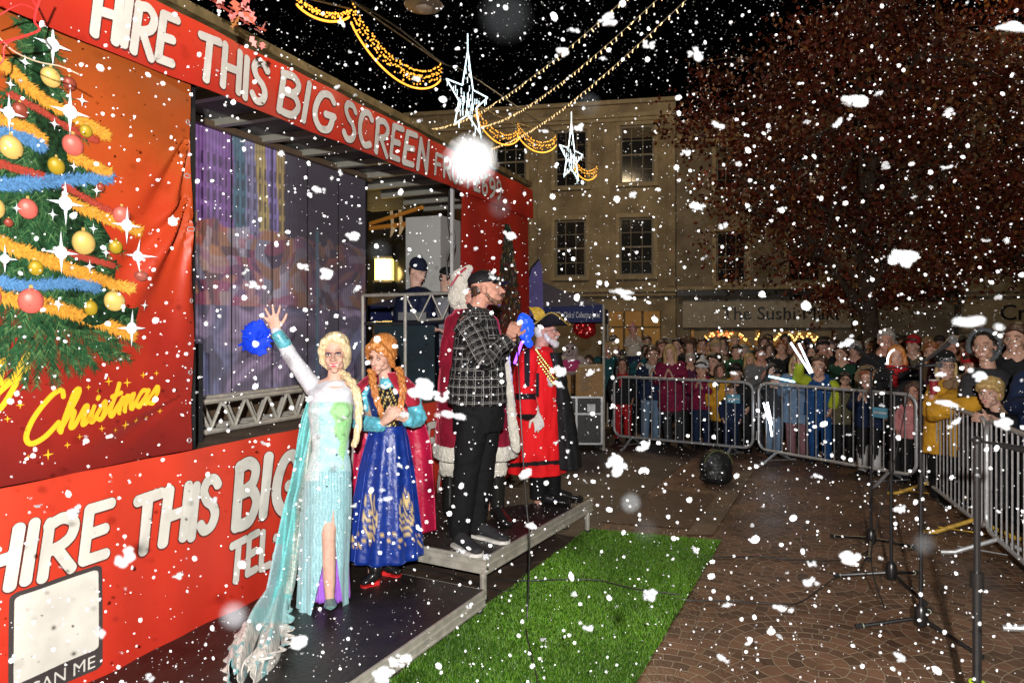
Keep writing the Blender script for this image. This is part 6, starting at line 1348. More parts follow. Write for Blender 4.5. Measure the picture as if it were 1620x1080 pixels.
# ================================================================ tree
def tree(base, label, H0, crown_c, crown_r, n_cl, leafs, rnd=5):
    random.seed(rnd); root = empty('tree', base, label, 'tree'); t = MB(); top = Vector(crown_c)+Vector((.1, 0, crown_r[2]*.7))
    sp_ = spl([base, base+Vector((.08, 0, 1.4)), base+Vector((-.04, 0, 3.0)), Vector(crown_c)+Vector((.15, 0, 0)), top], 6); t.tube(sp_, [lerp(.22, .03, i/(len(sp_)-1)) for i in range(len(sp_))], 12); bark = mat('bark', (.075, .05, .035), .9, vary=.4, vscale=12, bump=.8, bscale=25)
    t.build('trunk', bark, root); br = MB(); ends = []
    for k in range(30):
        i = random.randint(8, len(sp_)-2); a = random.uniform(0, 2*PI); e_ = Vector(crown_c)+Vector((math.cos(a)*crown_r[0]*random.uniform(.6, .95), math.sin(a)*crown_r[1]*random.uniform(.6, .95), random.uniform(-.75, .8)*crown_r[2]))
        m_ = sp_[i].lerp(e_, .5)+Vector((0, 0, .35)); pp = spl([sp_[i], m_, e_], 5); br.tube(pp, [lerp(.07, .012, j/(len(pp)-1)) for j in range(len(pp))], 6); ends += pp[5:]
        for q in range(3): s_ = pp[random.randint(4, len(pp)-1)]; w_ = s_+Vector((random.gauss(0, .6), random.gauss(0, .6), random.gauss(0, .4))); br.tube([s_, s_.lerp(w_, .5)+Vector((0, 0, .08)), w_], [.018, .012, .006], 5); ends.append(w_)
    br.build('branches', bark, root); vs = []; fs = []; cl = []
    for k in range(n_cl):
        if random.random() < .55: cc = random.choice(ends)+Vector((random.gauss(0, .3), random.gauss(0, .3), random.gauss(0, .25)))
        else:
            a = random.uniform(0, 2*PI); z = random.uniform(-1, 1); r_ = math.sqrt(max(0, 1-z*z))*random.uniform(.5, 1.0)*(1.02+.55*noise.noise(Vector((math.cos(a)*1.6, math.sin(a)*1.6, z*2+rnd)))); cc = Vector(crown_c)+Vector((math.cos(a)*crown_r[0]*r_, math.sin(a)*crown_r[1]*r_, z*crown_r[2]))
        tx_, ty_ = topx(cc)
        if noise.noise(cc*.75+Vector((3, 1, 0))) < -.11 or (rnd == 5 and ((ty_ > 440 and not 1290 < tx_ < 1500) or (tx_ < 1300 and ty_ > 330 and random.random() < .55) or ty_ > 505)): continue
        sz = random.uniform(.14, .34); tone = random.uniform(.45, 1.35)
        for j in range(leafs):
            q = cc+Vector((random.gauss(0, sz), random.gauss(0, sz), random.gauss(0, sz*.7)-.05)); u = Vector((random.gauss(0, 1), random.gauss(0, 1), random.gauss(0, 1)-.3)).normalized(); v_ = u.orthogonal().normalized(); v_ = Matrix.Rotation(random.uniform(0, 6.28), 3, u) @ v_; L_ = random.uniform(.07, .13)
            i = len(vs); vs += [q, q+u*L_*.5+v_*L_*.32, q+u*L_, q+u*L_*.5-v_*L_*.32]; fs.append((i, i+1, i+2, i+3)); g_ = tone*random.uniform(.6, 1.3); c = (.115*g_, .022*g_, .011*g_) if random.random() < .85 else (.20*g_, .08*g_, .02*g_); cl += [c]*4
    c = MB(); c.add(vs, fs, 0, col=cl); c.build('crown', mat('autumn_leaf', (.2, .05, .02), .6, attr='col'), root, smooth=False); return root
tree(Vector((P(1372, 0, 13.2).x, 13.2, 0)), 'wide tree with rusty red autumn leaves rising behind the crowd', 5, P(1352, 250, 13.2), (3.6, 2.6, 2.75), 900, 56)
tree(Vector((P(1650, 0, 15).x, 15, 0)), 'second red leaved tree at the right edge behind the creperie queue', 5, P(1640, 200, 15), (2.6, 2.2, 3.2), 330, 55, 11)
# leaves and twigs overhead at the upper left
random.seed(9); BR = empty('overhanging_branch', P(340, -20, 3.7), 'pink and coral leaves of a branch hanging over the red banner at the top', 'branch')
c = MB(); c.tube([P(250, -70, 3.6), P(310, -20, 3.6), P(350, 10, 3.6), P(395, 40, 3.6)], [.012, .010, .007, .003], 6); c.build('twig', mat('twig_red', (.25, .04, .03), .6), BR); vs = []; fs = []; cl = []
for k in range(46):
    t = random.random(); q = P(lerp(315, 398, t), lerp(-25, 44, t), 3.6)+Vector((random.gauss(0, .04), random.gauss(0, .05), random.gauss(0, .05))); u = Vector((random.gauss(0, 1), random.gauss(0, .5), random.gauss(0, 1)-.5)).normalized(); n_ = u.orthogonal(); n_ = (Matrix.Rotation(random.uniform(0, 6.28), 3, u) @ n_).normalized(); L_ = random.uniform(.05, .09)
    i = len(vs); ring = [(0, 0), (.25, .30), (.45, .12), (.62, .30), (.72, .10), (1, 0), (.72, -.10), (.62, -.30), (.45, -.12), (.25, -.30)]; vs += [q+u*L_*a+n_*L_*b for a, b in ring]; fs.append(tuple(range(i, i+10))); c_ = random.choice([(.75, .22, .20), (.65, .14, .08), (.80, .35, .32), (.55, .25, .08)]); cl += [c_]*10
c = MB(); c.add(vs, fs, 0, col=cl); c.build('leaves', mat('coral_leaf', (.7, .2, .2), .5, attr='col'), BR, smooth=False)
TW = empty('bare_twig', P(60, 0, 2.9), 'bare crimson twigs crossing the top left corner', 'twig'); c = MB(); y_ = 2.75
for pts, r_ in (([(70, -20), (58, 15), (55, 35), (62, 48), (30, 60), (-10, 70)], .0045), ([(55, 15), (30, 8), (-10, 30)], .003), ([(30, 60), (8, 72), (5, 95), (-5, 105)], .003), ([(58, 12), (45, -15)], .004)): c.tube(spl([P(x, y, y_) for x, y in pts], 5), r_, 6)
c.build('stems', mat('crimson_twig', (.55, .03, .03), .5), TW); c = MB(); c.tube(spl([P(x, y, y_+.05) for x, y in ((-10, 50), (20, 80), (60, 98), (95, 105), (125, 118))], 5), .0028, 6); c.build('pale_stem', mat('pale_twig', (.5, .42, .3), .6), TW)
# ================================================================ the crowd
def proto(kind):
    """one standing figure 1.75 m tall facing +Y; returns dict of meshes"""
    child = kind.startswith('child'); hs = 1.45 if child else 1.12; hz = 1.60 if not child else 1.565; c = Vector((0, .02, hz)); B = basis((0, 1, 0)); sk = MB()
    head_skin(sk, c, B, hs); nk = 1.46 if not child else 1.38
    sk.chain([c+Vector((0, -.03, -.05*hs)), (0, -.01, nk)], [.055*hs, .06]); sk.chain([(0, -.01, nk-.05), (0, 0, 1.2), (0, 0, .95)], [.12, .13, .13])
    sx = .17; arms = []
    for k in (-1, 1):
        s_ = Vector((k*sx, -.01, nk-.07))
        if 'clap' in kind: el, wr = Vector((k*.24, .08, 1.13)), Vector((k*.06, .27, 1.22)); hd, hn = Vector((-k*.25, .35, .9)), Vector((-k, .1, 0))
        elif 'hold' in kind: el, wr = Vector((k*.22, .10, 1.15)), Vector((k*.06, .24, 1.38)); hd, hn = Vector((-k*.4, .2, 1)), Vector((-k, .4, 0))
        else: el, wr = Vector((k*.25, .0, 1.14)), Vector((k*.22, .14, .92)); hd, hn = Vector((-k*.2, .5, -.8)), Vector((-k, 0, 0))
        if kind.endswith('up') and k == 1: el, wr = Vector((.30, .12, 1.38)), Vector((.24, .26, 1.60)); hd, hn = Vector((-.1, .2, 1)), Vector((-.3, 1, 0))
        arms.append((s_, el, wr)); sk.chain([s_, el, wr], [.05, .04, .03]); hand(sk, wr, hd, hn, k, .25, .10, 1.1 if child else 1.0, .5)
        sk.chain([(k*.09, 0, .9), (k*.10, .02, .5), (k*.10, 0, .08)], [.085, .06, .045])
    vs, fs = remesh(sk, .0105, 2); m = MB(); m.add(vs, fs); D = {'body': m.mesh('body', skin)}
    f = MB(); big = kind != 'child'
    w_ = .235 if 'slim' not in kind else .205
    def ringsec(L): 
        R_ = []
        for z, rx, ry, y in L: R_.append([Vector((rx*math.cos(a), y+ry*math.sin(a), z)) for a in [2*PI*q/22 for q in range(22)]])
        f.loft(R_)
    zb = .62 if 'woman' in kind else .78
    ringsec([(nk+.02, .075, .075, -.01), (nk-.015, .13, .095, -.01), (nk-.06, .20, .125, -.01), (1.25, w_, .155, 0), (1.05, w_-.01, .16, 0), (.9, w_+.01, .17, 0), (zb, w_+.02, .18, 0)])
    for s_, el, wr in arms: f.chain([s_+Vector((0, 0, -.01)), s_.lerp(el, .5), el, el.lerp(wr, .5), el.lerp(wr, .9)], [.082, .08, .074, .066, .055], 12)
    if 'hood' in kind or child: f.chain([(-.09, -.03, nk+.03), (0, -.10, nk+.05), (.09, -.03, nk+.03)], [.045, .06, .045])
    vs, fs = remesh(f, .016, 2); vs = wrinkle(vs, fs, .018, 9, 3); m = MB(); m.add(vs, fs); D['coat'] = m.mesh('coat', MATS['black_cloth'])
    f = MB()
    for k in (-1, 1): f.chain([(k*.09, 0, .88), (k*.10, .02, .5), (k*.10, -.01, .12)], [.115, .085, .075], 12)
    vs, fs = remesh(f, .02, 2); m = MB(); m.add(vs, fs); D['trousers'] = m.mesh('trousers', MATS['black_cloth'])
    for k in (-1, 1): f = MB(); shoe(f, (k*.10, -.06, 0), (k*.12, .2, 0), h=.09, w=.048); D['shoe%d' % k] = f.mesh('shoe', MATS['black_leather'])
    A = lambda p: c+B @ (Vector(p)*hs)
    for k in (-1, 1):
        e = MB(); e.ell(A((k*.030, .0765, .003)), (.0145*hs, .0125*hs, .0075*hs), None, 0, 8, 5); e.ell(A((k*.030, .0845, .004)), (.0075*hs, .006*hs, .0070*hs), None, 1, 8, 5); D['eye%d' % k] = e.mesh('eye', [eye_w, eye_d])
    e = MB()
    for k in (-1, 1): e.tube([A((k*x, .0905-abs(x-.028)*.45, .030-.006*((x-.030)/.02)**2)) for x in (.012, .03, .049)], .0038*hs, 5)
    D['eyebrows'] = e.mesh('eyebrows', H_BROWN)
    e = MB(); e.tube([A((x*.026, .0945-.012*x*x-.006*abs(x), -.061+.008*x*x)) for x in (-1, -.5, 0, .5, 1)], [.002*hs, .0055*hs, .0075*hs, .0055*hs, .002*hs], 6); D['lips'] = e.mesh('lips', lip_m)
    e = MB(); e.ell(A((0, .0905, -.061)), (.019*hs, .007*hs, .0048*hs), None, 0, 10, 5); D['teeth'] = e.mesh('teeth', teeth_m)
    def mk(nm, h, vx=.012, wr=.008, sc=26): vs, fs = remesh(h, vx, 1); vs = wrinkle(vs, fs, wr, sc, 5); q = MB(); q.add(vs, fs); D[nm] = q.mesh('hair' if nm in ('short', 'long', 'bob') else nm, H_BROWN)
    h = MB(); Af, EE = hair_cap(h, c, B, hs); h.chain([A((-.06, .05, .075)), A((0, .072, .095)), A((.06, .05, .075))], [.02*hs]*3); mk('short', h)
    h = MB(); Af, EE = hair_cap(h, c, B, hs, puff=1.03)
    for k in (-1, 1): h.chain([A((k*.01, .06, .105)), A((k*.06, .055, .075)), A((k*.082, .02, .0)), A((k*.080, .015, -.10)), A((k*.085, .03, -.22 if not child else -.16))], [.018*hs, .022*hs, .026*hs, .028*hs, .022*hs])
    h.chain([A((0, -.07, -.05)), A((0, -.08, -.2))], [.08*hs, .07*hs]); mk('long', h)
    h = MB(); h.ell(A((0, -.018, .062)), tuple(q*hs for q in (.092, .108, .088))); h.ell(A((0, -.012, .045)), tuple(q*hs for q in (.097, .110, .030))); h.ell(A((0, -.02, .165)), (.035*hs,)*3); mk('bobble_hat', h, .010, .003, 60)
    h = MB(); h.ell(A((0, -.020, .068)), tuple(q*hs for q in (.090, .106, .080))); h.ell(A((0, -.014, .048)), tuple(q*hs for q in (.094, .108, .028))); mk('beanie', h, .010, .003, 60)
    h = MB(); n_ = 12
    for i in range(n_+1): a = PI*(i/n_)*1.55-.43; h.ell(A((math.cos(a)*.108, .02, .02+math.sin(a)*.125)), (.034*hs, .04*hs, .034*hs), seg=8, rings=5)
    h.ell(A((0, -.07, .02)), (.10*hs, .085*hs, .12*hs)); mk('fur_hood', h, .014, .016, 30)
    h = MB(); h.chain([(-.08, .06, nk-.01), (0, .10, nk-.03), (.08, .06, nk-.01), (.09, -.05, nk+.02), (0, -.09, nk+.03), (-.09, -.05, nk+.02), (-.08, .06, nk-.01)], [.045]*7); h.chain([(.03, .11, nk-.03), (.04, .17, nk-.22)], [.04, .035]); mk('scarf', h, .013, .008, 30)
    e = MB()
    for k in (-1, 1): e.tube([A((k*.031+.023*math.cos(a), .098, .003+.018*math.sin(a))) for a in [2*PI*q/10 for q in range(10)]], .003*hs, 5, close=True); e.tube([A((k*.053, .096, .008)), A((k*.079, .0, .01))], .003*hs, 5)
    for k in (-1, 1): pass
    h = MB()
    for s_, el, wr in arms: h.chain([s_.lerp(el, .25), el, el.lerp(wr, .85)], [.10, .092, .075], 12)
    vs, fs = remesh(h, .016, 1); q = MB(); q.add(vs, fs); D['sleeves'] = q.mesh('sleeves', MATS['black_cloth'])
    h = MB()
    for k in (-1, 1): h.chain([(k*.10, .0, .46), (k*.10, -.01, .10)], [.092, .080], 12)
    D['socks'] = h.mesh('socks', MATS['black_cloth'])
    D['glasses'] = e.mesh('glasses', MATS['black_metal']); D['eyez'] = hz; D['kind'] = kind; return D
PR = {k: proto(k) for k in ('man_down', 'man_clap', 'woman_slim_down', 'woman_clap', 'woman_hold', 'child_down', 'child_clap', 'child_up')}
CM = {n: mat('cloth_'+n, c, .75, vary=.25, vscale=8, bump=.25, bscale=50) for n, c in dict(black=(.013, .013, .015), navy=(.012, .022, .06), charcoal=(.04, .04, .045), teal=(.02, .09, .10), burgundy=(.20, .012, .05), mustard=(.66, .34, .03), grey=(.14, .14, .14), green=(.02, .10, .04), khaki=(.10, .09, .05), denim=(.16, .24, .36), pink=(.55, .22, .22), red=(.42, .015, .02), blue=(.015, .07, .22), cream=(.5, .42, .34), brown=(.10, .055, .03), lime=(.42, .50, .03), mauve=(.26, .13, .15), beige=(.40, .30, .20), darkgreen=(.012, .05, .03), plum=(.09, .02, .06), white=(.6, .6, .6)).items()}
HM = dict(brown=H_BROWN, dark=H_DARK, grey=H_GREY, fair=H_FAIR, red=H_RED, white=H_WHITE, ginger=H_GINGER)
def put(me, name, par, m=None):
    o = bpy.data.objects.new(name, me); COL.objects.link(o); o.parent = par
    if m is not None: o.material_slots[0].link = 'OBJECT'; o.material_slots[0].material = m
    return o
def person(pr, px, py, Y, head, hc_, coat, trs_, label, sk_=None, extras=(), z0=0.0, look=(0.2, 1.5), hat=None, lean=0.0, hair2=None):
    D = PR[pr]; ez = HC-(py-HY)/F*Y; s = (ez-z0)/D['eyez']; x = (px-CX)/F*Y
    if z0: s = .55
    root = empty('person', Vector((x, Y, z0 if z0 else 0)), label, 'person', 'crowd behind the barriers'); root.scale = (s, s, s)
    if z0: root.location.z = ez-s*D['eyez']
    d = Vector((look[0]-x, look[1]-Y)); root.rotation_euler = (0, 0, math.atan2(d.y, d.x)-PI/2+random.gauss(0, .22)); root.rotation_euler.x = random.uniform(-.07, .05); root.rotation_euler.y = random.gauss(0, .035)
    S_ = sk_ or random.choice([skin, skin, skin_pale, skin_red]); put(D['body'], 'body', root, S_); put(D['coat'], 'coat', root, CM[coat]); put(D['trousers'], 'trousers', root, CM[trs_])
    for k in ('shoe-1', 'shoe1'): put(D[k], 'shoe', root)
    for k in ('eye-1', 'eye1'): put(D[k], 'eye', root)
    put(D['eyebrows'], 'eyebrows', root, HM[hc_]); put(D['lips'], 'lips', root, lip_m)
    if random.random() < .6: put(D['teeth'], 'teeth', root)
    if head in ('short', 'long'): put(D[head], 'hair', root, HM[hc_])
    else:
        put(D[head], head, root, CM[hat or 'black'] if head != 'fur_hood' else mat('hood_fur', (.22, .15, .09), .9, bump=1, bscale=60)); put(D['long' if hair2 else 'short'], 'hair', root, HM[hc_])
    for e in extras:
        nm, cc = (e.split(':')+[None])[:2]; put(D[nm], nm, root, CM[cc] if cc else None)
    return root
random.seed(21)
PEOPLE = [
 ('child_clap', 1005, 523, 11.9, 'bobble_hat', 'brown', 'cream', 'navy', 'small child in a cream coat lifted above the crowd by the lit shop window', {'z0': 1.2, 'hat': 'pink'}),
 ('man_clap', 1007, 553, 11.9, 'short', 'brown', 'teal', 'black', 'man in a dark teal jacket right below the lifted child', {}),
 ('child_down', 985, 578, 11.3, 'long', 'dark', 'black', 'red', 'girl with red scarf and bright red trousers at the left end of the barrier', {'extras': ('scarf:red',)}),
 ('child_clap', 1029, 562, 11.2, 'short', 'brown', 'navy', 'denim', 'boy in a navy coat clapping beside the burgundy quilted coat', {'extras': ('scarf:white',)}),
 ('woman_slim_down', 1045, 549, 12.2, 'short', 'brown', 'khaki', 'black', 'woman with short brown hair peering over the boy in navy', {}),
 ('woman_clap', 1067, 558, 10.9, 'long', 'fair', 'burgundy', 'charcoal', 'woman in a long burgundy quilted coat clapping at the barrier', {}),
 ('woman_slim_down', 1090, 570, 11.3, 'short', 'grey', 'plum', 'black', 'older woman with short grey hair right of the burgundy quilted coat', {'extras': ('glasses',)}),
 ('child_clap', 1110, 584, 10.6, 'bobble_hat', 'dark', 'burgundy', 'navy', 'child in a burgundy jacket and white bobble hat clapping over the barrier', {'hat': 'white'}),
 ('woman_slim_down', 1098, 546, 12.4, 'beanie', 'brown', 'black', 'black', 'woman in a brown knitted hat behind the bobble hat child', {'hat': 'brown', 'hair2': 1}),
 ('woman_slim_down', 1132, 550, 11.9, 'bobble_hat', 'fair', 'beige', 'black', 'woman wearing a beige bobble hat and beige scarf', {'hat': 'beige', 'extras': ('scarf:beige',)}),
 ('child_down', 1134, 573, 11.2, 'short', 'dark', 'black', 'black', 'dark haired boy between the beige hat and the mustard coat', {}),
 ('woman_slim_down', 1143, 586, 10.4, 'long', 'brown', 'mustard', 'black', 'girl with long brown hair in a mustard coat at the barrier', {'extras': ('scarf:khaki',)}),
 ('woman_clap', 1165, 558, 11.2, 'short', 'dark', 'green', 'black', 'woman in a green scarf and green coat behind the mustard coat', {'extras': ('scarf:green',)}),
 ('woman_slim_down', 1185, 571, 10.9, 'long', 'fair', 'brown', 'black', 'blonde woman in a brown coat left of the man in grey', {}),
 ('child_down', 1178, 589, 10.3, 'beanie', 'dark', 'black', 'black', 'child in a black beanie behind the corner of the first barrier', {}),
 ('child_down', 1155, 620, 10.15, 'short', 'brown', 'navy', 'navy', 'small boy in a navy coat standing low against the barrier', {}),
 ('man_clap', 1212, 560, 10.5, 'short', 'brown', 'grey', 'charcoal', 'man with tousled brown hair in a grey jacket', {}),
 ('man_down', 1229, 551, 11.6, 'short', 'red', 'black', 'black', 'man with auburn hair right behind the grey jacket', {}),
 ('child_up', 1224, 595, 9.95, 'beanie', 'dark', 'charcoal', 'denim', 'child in a dark beanie holding up a glowing blue stick', {}),
 ('woman_clap', 1262, 577, 9.75, 'long', 'fair', 'denim', 'mauve', 'girl in glasses and a pale denim jacket with mauve trousers', {'extras': ('glasses',)}),
 ('child_up', 1298, 580, 9.45, 'short', 'brown', 'blue', 'blue', 'boy in a blue and lime jacket holding two glowing sticks aloft', {'extras': ('sleeves:lime',)}),
 ('man_down', 1303, 548, 10.6, 'beanie', 'brown', 'black', 'black', 'man in a dark hat behind the boy with glowing sticks', {}),
 ('man_down', 1338, 560, 9.9, 'short', 'brown', 'darkgreen', 'black', 'man in a dark green jacket half hidden by a drifting foam lump', {}),
 ('man_down', 1393, 539, 8.9, 'short', 'grey', 'black', 'black', 'tall grey haired man in black looking down beside the tree trunk', {}),
 ('woman_slim_down', 1433, 564, 8.4, 'long', 'ginger', 'black', 'black', 'ginger haired woman with a red scarf behind the microphones', {'extras': ('scarf:red',)}),
 ('child_clap', 1375, 601, 8.75, 'fur_hood', 'red', 'navy', 'black', 'child in a fur edged hood, navy coat and white socks', {'extras': ('socks:white',)}),
 ('child_down', 1443, 621, 8.25, 'long', 'brown', 'pink', 'black', 'small girl in a pink padded coat behind the corner barrier', {}),
 ('man_down', 1337, 601, 9.3, 'short', 'dark', 'khaki', 'black', 'crouched figure in a khaki coat behind the second barrier', {}),
 ('man_down', 1605, 536, 7.0, 'short', 'brown', 'black', 'black', 'tall man in black at the right edge below the creperie sign', {}),
 ('woman_clap', 1618, 592, 7.25, 'long', 'red', 'black', 'black', 'auburn haired smiling woman behind the blond boy', {}),
 ('man_down', 1530, 549, 8.7, 'short', 'dark', 'black', 'black', 'bearded man in black between the mustard parka and the smiling man', {}),
 ('woman_slim_down', 1483, 557, 9.2, 'short', 'red', 'brown', 'black', 'woman with short auburn hair behind the mustard parka', {}),
 ('child_down', 1534, 580, 8.0, 'beanie', 'brown', 'navy', 'black', 'child in a red hat peeping between the parka and the hooded man', {'hat': 'red'}),
 ('man_down', 1450, 546, 10.2, 'beanie', 'dark', 'khaki', 'black', 'man with a red knitted hat behind the ginger haired woman', {'hat': 'red'}),
 ('woman_clap', 1592, 560, 8.3, 'long', 'dark', 'plum', 'black', 'dark haired woman in a plum coat beside the auburn haired woman', {}),
 ('man_clap', 1655, 560, 6.2, 'short', 'brown', 'navy', 'black', 'man in navy just outside the right edge of the group', {}),
 ('man_down', 1250, 548, 11.9, 'short', 'dark', 'charcoal', 'black', 'dark haired man behind the raised glowing sticks', {}),
 ('woman_slim_down', 1318, 552, 11.0, 'long', 'brown', 'beige', 'black', 'long haired woman in beige behind the dark green jacket', {}),
]
roots = {}
# ---- three people near the corner, posed from the photo
def leg_pair(Q, px, Y, zt):
    c = MB(); x = P(px, 0, Y).x
    for k in (-1, 1): c.chain([Vector((x+k*.10, Y, zt)), Vector((x+k*.10, Y+.02, .10))], [.11, .075], 12)
    melt(c, 'trousers', trs, Q.root, .016, 2)
    for k in (-1, 1): c = MB(); shoe(c, Vector((x+k*.1, Y+.03, 0)), Vector((x+k*.12-.05, Y-.22, 0))); c.build('shoe', boot, Q.root)
furb = mat('brown_fur', (.26, .17, .10), .9, bump=1, bscale=70)
W_ = Fig(7.38, Vector((P(1503, 0, 7.38).x, 7.38, 0)), 'woman in glasses, black beanie and mustard parka leaning on the barrier with a cup', group='crowd behind the barriers'); p = W_.p
hc = p(1496, 578); HB = basis((-.35, -1, -.02)); sk = MB(); S_ = 1.12; head_skin(sk, hc, HB, S_, nose=.8); sk.chain([hc+HB @ Vector((0, -.03, -.05)), p(1502, 606)], [.055, .06]); W_.secs(sk, [(610, 1485, 1522, .1), (660, 1483, 1522, .12), (700, 1483, 1522, .12)], 14)
sk.chain([p(1482, 618, -.1), p(1476, 648, -.2), p(1474, 628, -.36)], [.045, .04, .03]); hand(sk, p(1474, 628, -.36), p(1478, 612)-p(1474, 628), (.8, -.3, 0), 1, .8, .08, 1.0, .5)
sk.chain([p(1526, 615, -.05), p(1490, 650, -.38), p(1540, 640, -.62)], [.05, .045, .035]); hand(sk, p(1540, 640, -.62), (1, -.3, -.1), (0, 0, -1), 1, .4)
melt(sk, 'body', skin_pale, W_.root, .009, 2); head_bits(hc, HB, S_, W_.root, lip_m, H_BROWN, False, .8, .3); Af = lambda q: hc+HB @ (Vector(q)*S_)
c = MB(); c.ell(Af((0, -.022, .072)), tuple(q*S_ for q in (.089, .105, .080)), HB); c.ell(Af((0, -.012, .052)), tuple(q*S_ for q in (.093, .108, .032)), HB); melt(c, 'beanie', mat('black_knit', (.012, .012, .014), .9, bump=.6, bscale=90), W_.root, .008, 2)
vs, fs = font_mesh('QUEEN', .045, .004, 0); c = MB(); c.add([Af((-v.x/S_*1.0, .103-(v.x*v.x)*7, .048+v.y)) for v in vs], fs); c.build('beanie_lettering', mat('white_ink', (.6, .6, .62), .5), W_.root, smooth=False)
g_ = MB()
for k in (-1, 1): g_.tube([Af((k*.031+.023*math.cos(a), .098, .002+.017*math.sin(a))) for a in [2*PI*q/12 for q in range(12)]], .003, 6, close=True); g_.tube([Af((k*.053, .096, .006)), Af((k*.08, .0, .008))], .003, 6)
g_.build('glasses', blackm, W_.root)
c = MB()
for k in (-1, 1): c.chain([Af((k*.074, .03, .02)), Af((k*.078, .02, -.06)), Af((k*.07, .04, -.16))], [.018, .024, .02])
melt(c, 'hair', H_FAIR, W_.root, .009, 2, .006, 40)
c = MB(); W_.secs(c, densify([(602, 1490, 1518, .08), (610, 1476, 1534, .16), (640, 1470, 1540, .20), (680, 1466, 1534, .22), (716, 1462, 1528, .23)]), 28); c.chain([p(1528, 616, -.05), p(1508, 634, -.25), p(1482, 650, -.40), p(1512, 646, -.55), p(1540, 640, -.62)], [.11, .11, .105, .095, .075], 14); c.chain([p(1483, 616, -.1), p(1473, 648, -.22), p(1474, 632, -.32)], [.095, .09, .065], 14)
melt(c, 'parka', CM['mustard'], W_.root, .012, 2, .020, 9, 4)
c = MB(); c.chain([p(1500, 608, -.20), p(1516, 606, -.16), p(1532, 602, -.10), p(1540, 596, .05)], [.05, .075, .085, .07]); melt(c, 'fur_collar', furb, W_.root, .012, 1, .02, 28)
leg_pair(W_, 1500, 7.38, .62)
Y_ = Fig(6.42, Vector((P(1580, 0, 6.42).x, 6.42, 0)), 'blond boy in a black coat clapping his hands over the barrier', group='crowd behind the barriers'); p = Y_.p
hc = p(1566, 622); HB = basis((-1, -.75, -.02)); sk = MB(); S_ = 1.10; head_skin(sk, hc, HB, S_, nose=.7, jaw=.95); sk.chain([hc+HB @ Vector((0, -.03, -.05)), p(1580, 652)], [.05, .055]); Y_.secs(sk, [(660, 1560, 1605, .1), (700, 1560, 1608, .12), (760, 1562, 1606, .12)], 14)
for dy, a, b, wv_ in ((-.13, p(1566, 662, -.12), p(1572, 696, -.25), p(1560, 664, -.42)), (.1, p(1598, 660, .0), p(1606, 692, -.15), p(1575, 664, -.36))): sk.chain([a, b, wv_], [.045, .04, .03])
hand(sk, p(1562, 664, -.42), (-1, -.1, .25), (.2, -.9, -.4), 1, .25, .2, 1.05, .6); hand(sk, p(1575, 664, -.36), (-1, -.3, .5), (-.2, -.2, -1), -1, .25, .2, 1.05, .6)
melt(sk, 'body', skin_pale, Y_.root, .0075, 2); head_bits(hc, HB, S_, Y_.root, lip_m, H_FAIR, False, .2, 0); Af = lambda q: hc+HB @ (Vector(q)*S_)
h = MB(); A, EE = hair_cap(h, hc, HB, S_, puff=1.06)
h.chain([Af((-.075, .03, .03)), Af((-.05, .075, .065)), Af((0, .09, .07)), Af((.05, .075, .065)), Af((.075, .03, .03))], [.026, .03, .028, .03, .026]); melt(h, 'hair', hair_mat('hair_bright_fair', (.62, .43, .17), (.38, .24, .08)), Y_.root, .008, 2, .007, 34)
c = MB(); Y_.secs(c, densify([(650, 1568, 1598, .08), (660, 1552, 1620, .15), (700, 1550, 1624, .19), (770, 1548, 1626, .20), (800, 1548, 1626, .20)]), 28); c.chain([p(1562, 664, -.12), p(1570, 698, -.26), p(1563, 676, -.36)], [.085, .08, .06]); c.chain([p(1602, 662, .0), p(1606, 694, -.16), p(1583, 672, -.32)], [.085, .08, .06]); melt(c, 'coat', CM['black'], Y_.root, .012, 2, .018, 9)
c = MB(); c.chain([p(1590, 648, -.08), p(1606, 640, .0), p(1612, 636, .1)], [.05, .07, .06]); melt(c, 'fur_collar', furb, Y_.root, .012, 1, .02, 28); leg_pair(Y_, 1586, 6.42, .5)
Q_ = Fig(6.95, Vector((P(1562, 0, 6.95).x, 6.95, 0)), 'smiling dark haired man with a grey hood behind the blond boy', group='crowd behind the barriers'); p = Q_.p
hc = p(1557, 548); HB = basis((-.9, -.85, .0), roll=.06); sk = MB(); S_ = 1.22; head_skin(sk, hc, HB, S_, jaw=1.08); sk.chain([hc+HB @ Vector((0, -.03, -.05)), p(1564, 585)], [.065, .07]); Q_.secs(sk, [(595, 1540, 1595, .13), (680, 1538, 1600, .15)], 14)
for k in (-1, 1): sk.chain([p(1566+k*27, 600), p(1566+k*30, 660, -.05), p(1566+k*20, 690, -.2)], [.05, .045, .035])
melt(sk, 'body', skin, Q_.root, .008, 2); head_bits(hc, HB, S_, Q_.root, lip_m, H_DARK, False, 1.0, .5); h = MB(); hair_cap(h, hc, HB, S_); melt(h, 'hair', H_DARK, Q_.root, .009, 2, .006, 40)
Af = lambda q: hc+HB @ (Vector(q)*S_); c = MB()
for i in range(15): a = PI*(i/14)*1.5-.40; c.ell(Af((math.cos(a)*.112, .005, .01+math.sin(a)*.128)), (.028, .034, .028), seg=8, rings=5)
c.ell(Af((0, -.075, .01)), tuple(q*S_ for q in (.105, .085, .125)), HB); melt(c, 'hood', mat('hood_grey', (.10, .11, .12), .85, bump=.6, bscale=60), Q_.root, .011, 1, .008, 30)
c = MB(); Q_.secs(c, densify([(583, 1545, 1585, .11), (598, 1525, 1610, .18), (660, 1522, 1614, .22), (740, 1522, 1612, .22)]), 28)
for k in (-1, 1): c.chain([p(1568+k*34, 604), p(1568+k*38, 660, -.06), p(1568+k*26, 690, -.18)], [.09, .085, .07])
melt(c, 'coat', CM['charcoal'], Q_.root, .013, 2, .018, 8); leg_pair(Q_, 1566, 6.95, .7)
